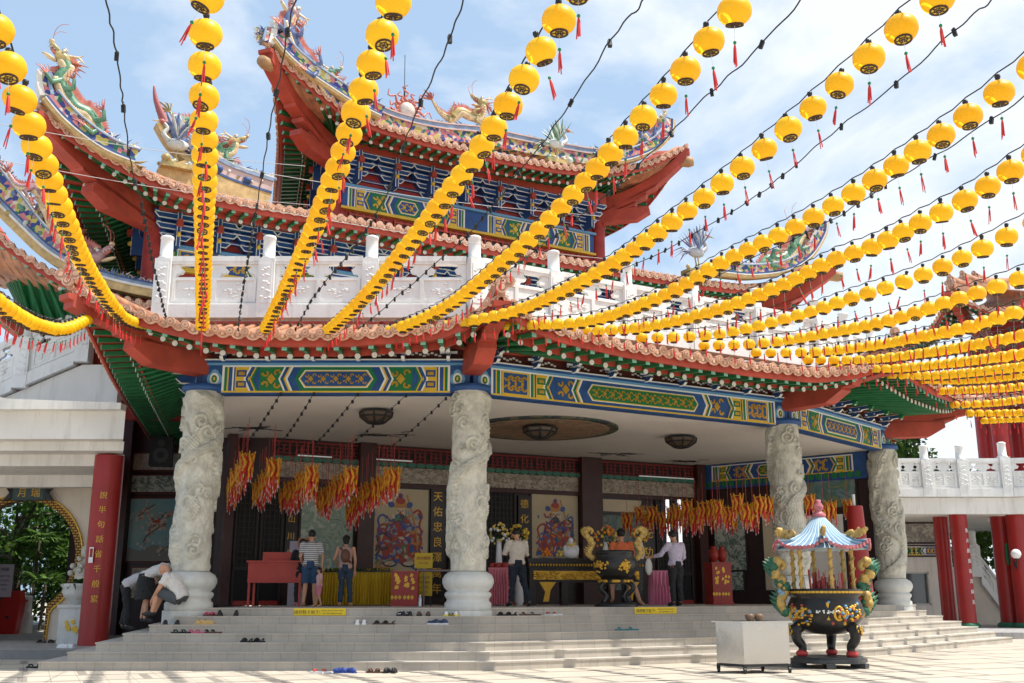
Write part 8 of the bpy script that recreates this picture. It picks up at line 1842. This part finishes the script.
STR = [  # name, roof end (px,py,dist), sample mid (px,py), front end (px,py,dist)
 ('string looping at the far left corner of the lowest roof', [(86, 320, 20.5), (64, 329, 18.5), (40, 326, 16.5), (18, 316, 14.8), (-6, 300, 13.2), (-60, 255, 10.5)]),
 ('leftmost string rising in front of the green dragon', [(142, 325, 20.8), (120, 315, 19.0), (88, 270, 14.6), (63, 215, 11.2), (38, 150, 9.1), (18, 94, 8.0), (2, 50, 7.4), (-14, 8, 6.9)]),
 ('vertical string just right of the two crane dragons', [(202, 336, 20.8), (203, 300, 18.3), (204, 230, 13.6), (205, 165, 10.7), (204, 113, 9.3), (205, 56, 8.4), (206, 20, 7.9), (207, -25, 7.4)]),
 ('string crossing the left corner of the topmost roof', [(262, 336, 20.8), (283, 295, 17.4), (311, 235, 13.6), (335, 175, 11.0), (354, 119, 9.5), (373, 62, 8.4), (386, 24, 7.8), (401, -20, 7.2)]),
 ('string ending above the middle of the left bay', [(322, 336, 20.8), (362, 300, 17.6), (410, 243, 14.2), (447, 195, 12.0), (490, 134, 10.0), (532, 66, 8.7), (566, 8, 7.8), (590, -35, 7.2)]),
 ('string crossing the right half of the topmost roof', [(384, 334, 20.8), (445, 308, 18.0), (515, 252, 14.4), (574, 194, 12.2), (620, 143, 10.6), (678, 79, 9.2), (723, 24, 8.3), (757, -12, 7.7)]),
 ('string ending just left of the second pillar', [(446, 326, 20.8), (520, 310, 18.6), (595, 275, 15.5), (657, 233, 13.2), (722, 184, 11.5), (787, 130, 10.2), (836, 88, 9.3), (893, 36, 8.4), (945, -8, 7.7)]),
 ('long string ending just right of the second pillar', [(508, 326, 21.0), (585, 322, 19.4), (659, 298, 16.8), (722, 263, 14.8), (790, 230, 13.0), (845, 199, 11.8), (893, 168, 10.8), (952, 128, 9.6), (1016, 80, 8.6), (1060, 45, 8.0)]),
 ('string passing just over the right corner dragon of the middle roof', [(560, 331, 21.6), (632, 329, 20.2), (705, 314, 18.0), (775, 289, 15.8), (830, 262, 14.2), (875, 246, 13.2), (921, 223, 12.0), (973, 196, 11.0), (1024, 162, 10.0), (1060, 138, 9.4)]),
 ('string between the right corner dragon and the far pavilion roof', [(642, 338, 22.2), (715, 335, 20.8), (790, 318, 18.6), (850, 299, 16.6), (907, 281, 15.0), (947, 265, 13.9), (994, 243, 12.6), (1036, 222, 11.7), (1070, 205, 11.0)]),
 ('string passing under the tip of the far pavilion roof', [(704, 346, 23.0), (770, 343, 21.6), (830, 333, 19.6), (881, 323, 17.6), (932, 308, 15.8), (972, 295, 14.5), (1018, 280, 13.3), (1060, 264, 12.4)]),
 ('string with shallow sag at the level of the pavilion eaves', [(756, 353, 23.8), (820, 352, 22.4), (880, 345, 20.2), (927, 336, 18.0), (963, 329, 16.6), (1003, 317, 15.2), (1050, 302, 13.9)]),
 ('nearly level string in front of the far pavilion windows', [(808, 360, 24.8), (865, 360, 23.2), (920, 354, 21.0), (967, 347, 18.8), (1018, 337, 16.6), (1060, 328, 15.2)]),
 ('level string over the third roof corner', [(838, 368, 25.4), (890, 369, 23.8), (947, 364, 21.2), (996, 358, 19.0), (1045, 352, 17.2)]),
 ('fourth lowest level string at the right edge', [(868, 374, 25.8), (925, 376, 24.0), (970, 373, 22.0), (1014, 368, 20.0), (1050, 363, 18.6)]),
 ('short level string just under the pavilion columns', [(905, 380, 27.0), (950, 381, 25.2), (990, 379, 23.0), (1030, 374, 21.0)]),
 ('third lowest string at the right, over the last roof slope', [(935, 392, 27.5), (966, 390.5, 26.2), (999, 389, 24.8), (1040, 385, 23.2)]),
 ('second lowest string at the right edge', [(955, 405, 28.5), (985, 404, 27.4), (1015, 401, 26.0), (1045, 397, 25.0)]),
 ('lowest full string at the right edge', [(970, 413.5, 29.5), (996, 413.5, 28.4), (1019, 413, 27.2), (1045, 411, 26.0)]),
 ('partly hidden string beneath all the others at the right', [(985, 421, 31), (1005, 420, 30), (1025, 419, 29), (1045, 418, 28)]),
]
items = []; CAB = mat('cable_black', (0.012, 0.012, 0.014), 0.6)
def resample(P, s):
    f = s if callable(s) else (lambda p: s)
    out = [P[0]]; need = f(P[0])
    for a, b in zip(P[:-1], P[1:]):
        L_ = (b - a).length; pos = 0.0
        while L_ - pos >= need and L_ > 1e-9:
            pos += need; q = lerp(a, b, pos / L_); out.append(q); need = f(q)
        need -= L_ - pos
    return out
def spfun(tab):
    def f(p):
        d = (V(p) - O).length
        for (a, x), (b, y) in zip(tab[:-1], tab[1:]):
            if d <= b: return x + (y - x) * max(0, (d - a)) / (b - a)
        return tab[-1][1]
    return f
SPL = spfun([(7, 0.5), (10, 0.5), (12.5, 0.45), (15.5, 0.385), (19, 0.34), (99, 0.34)]); SPR = spfun([(8, 0.6), (14, 0.6), (17, 0.50), (20, 0.42), (23, 0.40), (99, 0.42)])
for si, (nm, pts) in enumerate(STR):
    C = crom([atd(*p) for p in pts], 14); S = resample(C, SPL if si < 9 else SPR)
    # cable: hangs between the sockets, starting on the roof and running out past the frame
    m = MB(); top = [p + V((0, 0, 0.185)) for p in S]; path = []
    for a, b in zip(top[:-1], top[1:]):
        path += [a, lerp(a, b, 0.5) - V((0, 0, 0.022))]
    path.append(top[-1]); m.tube(path, 0.0075, 4, 0); o = m.build('lantern_cable', CAB, origin=path[0]); tag(o, ('black cable carrying the ' + nm.replace('string', 'row', 1))[:200], 'cable', 'cables of the lantern strings')
    vis = []
    for p in S:
        x, y, d = proj(p)
        if -16 < x < 1040 and -18 < y < 700: vis.append((p, d))
    vis = vis[::-1]                                   # count from the outer (frame) end
    for k, (p, d) in enumerate(vis): items.append((d, p, si, k))
items.sort(key=lambda t: t[0])
short = ['far left looping string', 'leftmost rising string', 'vertical string left of centre', 'string over the top roof left corner', 'string ending mid left bay', 'string over the top roof right half', 'string ending left of second pillar', 'string ending right of second pillar', 'string over the right corner dragon', 'string below the right corner dragon',
         'string under the pavilion roof tip', 'string at pavilion eaves level', 'string before the pavilion windows', 'level string over third roof corner', 'fourth lowest right string', 'string under the pavilion columns', 'third lowest right string', 'second lowest right string', 'lowest full right string', 'hidden bottom right string']
keep = items[:299]; rest = items[299:]
first = True; RL = random.Random(21)
for d, p, si, k in keep:
    lb = 'yellow lantern, %s from the outer end of the %s' % (ORD[k], short[si]); rz = RL.uniform(0, 6.28)
    if first: o = LAN; o.location = p; o['label'] = lb; first = False
    else: o = dup(LAN, p, rz, lb)
    o.rotation_euler = (RL.gauss(0, 0.11), RL.gauss(0, 0.11), rz); o.scale = (RL.uniform(0.96, 1.04),) * 3
a1, a2, a3, a4 = lantern_parts(12, True); m = MB()
for d, p, si, k in rest:
    s_ = RL.uniform(0.96, 1.04)
    for part, mm in ((a1, 0), (a2, None), (a3, 3), (a4, None)):
        b0_ = len(m.v); m.v.extend([(v[0] * s_ + p.x, v[1] * s_ + p.y, v[2] * s_ + p.z) for v in part.v])
        for f_, mi, sm__ in zip(part.f, part.m, part.s):
            m.f.append([b0_ + q for q in f_]); m.s.append(sm__)
            m.m.append(0 if part is a1 else (1 if part is a2 else (3 if part is a3 else (4 if mi == 0 else 2))))
if m.v: tag(m.build('distant_lanterns', [LY, BRN, RTAS, BLK, GBEAD]), 'mass of smallest yellow lanterns at the far ends of the strings', 'lanterns', kind='stuff')
print('lanterns', len(items))

# bulb cables between the lantern strings
BC = [('black bulb cable hanging in front of the sky left of centre, over the middle roof', [(100, -30, 7.5), (108, 10, 8), (116, 50, 8.6), (122, 95, 9.5), (124, 112, 10), (131, 165, 11.5), (142, 205, 13.5), (153, 262, 16.5), (166, 318, 20.5)], 0.9, 5),
      ('black bulb cable running down past the blue corner dragon', [(305, -30, 7.5), (290, 20, 8.5), (280, 75, 9.5), (270, 125, 10.8), (262, 175, 12.3), (252, 235, 14.8), (243, 290, 18), (238, 330, 20.6)], 0.9, 5),
      ('black bulb cable crossing the sky right of the sun emblem', [(478, -30, 7.5), (462, 5, 8.2), (443, 55, 9), (419, 106, 10), (402, 150, 11.2), (384, 200, 12.8), (352, 250, 15.5), (315, 295, 18.2), (295, 330, 20.6)], 0.9, 5),
      ('black bulb cable crossing the sky above the bird statue', [(655, -20, 7.8), (640, 6, 8.2), (618, 30, 8.8), (578, 92, 10), (546, 138, 11.3), (522, 168, 12.5), (470, 232, 15.4), (405, 290, 18.4), (358, 330, 20.6)], 1.0, 4),
      ('black bulb cable running between the two strings at the upper centre right', [(820, -22, 8), (798, 4, 8.5), (742, 64, 9.7), (700, 102, 10.8), (662, 142, 12), (600, 200, 14.5), (520, 262, 17.5), (430, 322, 20.8)], 1.0, 3),
      ('black bulb cable crossing the pale sky at the right of centre', [(1020, -20, 8.2), (990, 2, 8.7), (962, 24, 9.3), (892, 87, 10.8), (831, 134, 12.2), (782, 176, 13.6), (739, 207, 15), (640, 262, 17.8), (500, 318, 20.9)], 1.0, 3),
      ('black bulb cable just under the lantern row at the far right', [(1060, 75, 9.5), (1020, 100, 10.2), (948, 148, 11.7), (887, 184, 13.2), (840, 215, 14.6), (770, 250, 16.8), (660, 300, 19.5), (570, 328, 21.4)], 1.0, 3)]
for lb, pts, sp, nd in BC:
    P = crom([atd(*p) for p in pts], 10); m = MB(); m.tube([p + V((0.006 * sin(i * 1.3), 0, 0.012 * sin(i * 0.9))) for i, p in enumerate(P)], 0.007, 5, 0)
    for iq, p in enumerate(resample(P, 0.42)):
        if p.y < 12.5 and iq % 3: continue
        m.box(-0.017, 0.017, -0.017, 0.017, -0.05, 0.02, 0, T(p) @ RZ(RL.uniform(0, 1.5)) @ Matrix.Rotation(RL.uniform(-0.5, 0.5), 4, 'X')); m.ball((p.x, p.y, p.z + 0.02), 0.017, 6)
    tag(m.build('bulb_cable', CAB, origin=P[0]), lb, 'cable', 'bulb cables')
IN = [((281, 392), (244, 446)), ((314, 393), (278, 447)), ((358, 394), (312, 447)), ((406, 395), (346, 447)), ((446, 398), (384, 452))]
for k, ((x0, y0), (x1, y1)) in enumerate(IN):
    A_, B_ = aty(x0, y0, 21.7), aty(x1, y1, 26.5); A_.z = min(A_.z, 5.46); B_.z = min(B_.z, 5.40)
    P = [lerp(A_, B_, i / 20) - V((0, 0, 0.05 * sin(pi * i / 20))) for i in range(21)]; m = MB(); m.tube(P, 0.009, 4, 0)
    for p in P[::2]: m.box(-0.025, 0.025, -0.025, 0.025, -0.05, 0.02, 0, T(p))
    tag(m.build('bulb_cable', CAB, origin=P[0]), '%s small bulb cable from the left under the porch ceiling' % ORD[k], 'cable', 'bulb cables')
for k, ((x0, y0), (x1, y1)) in enumerate((((-10, 122), (305, 166)), ((-10, 158), (310, 205)), ((235, 168), (600, 216)), ((240, 205), (640, 262)))):
    A_, B_ = atd(x0, y0, 16), atd(x1, y1, 22 + k); P = [lerp(A_, B_, i / 16) - V((0, 0, 0.10 * sin(pi * i / 16))) for i in range(17)]; m = MB(); m.tube(P, 0.006, 4, 0)
    tag(m.build('stay_wire', mat('wire_grey', (0.45, 0.42, 0.42), 0.5), origin=P[0]), '%s thin grey wire from the left, stretched across the upper roofs' % ORD[k], 'wire', 'thin stay wires')
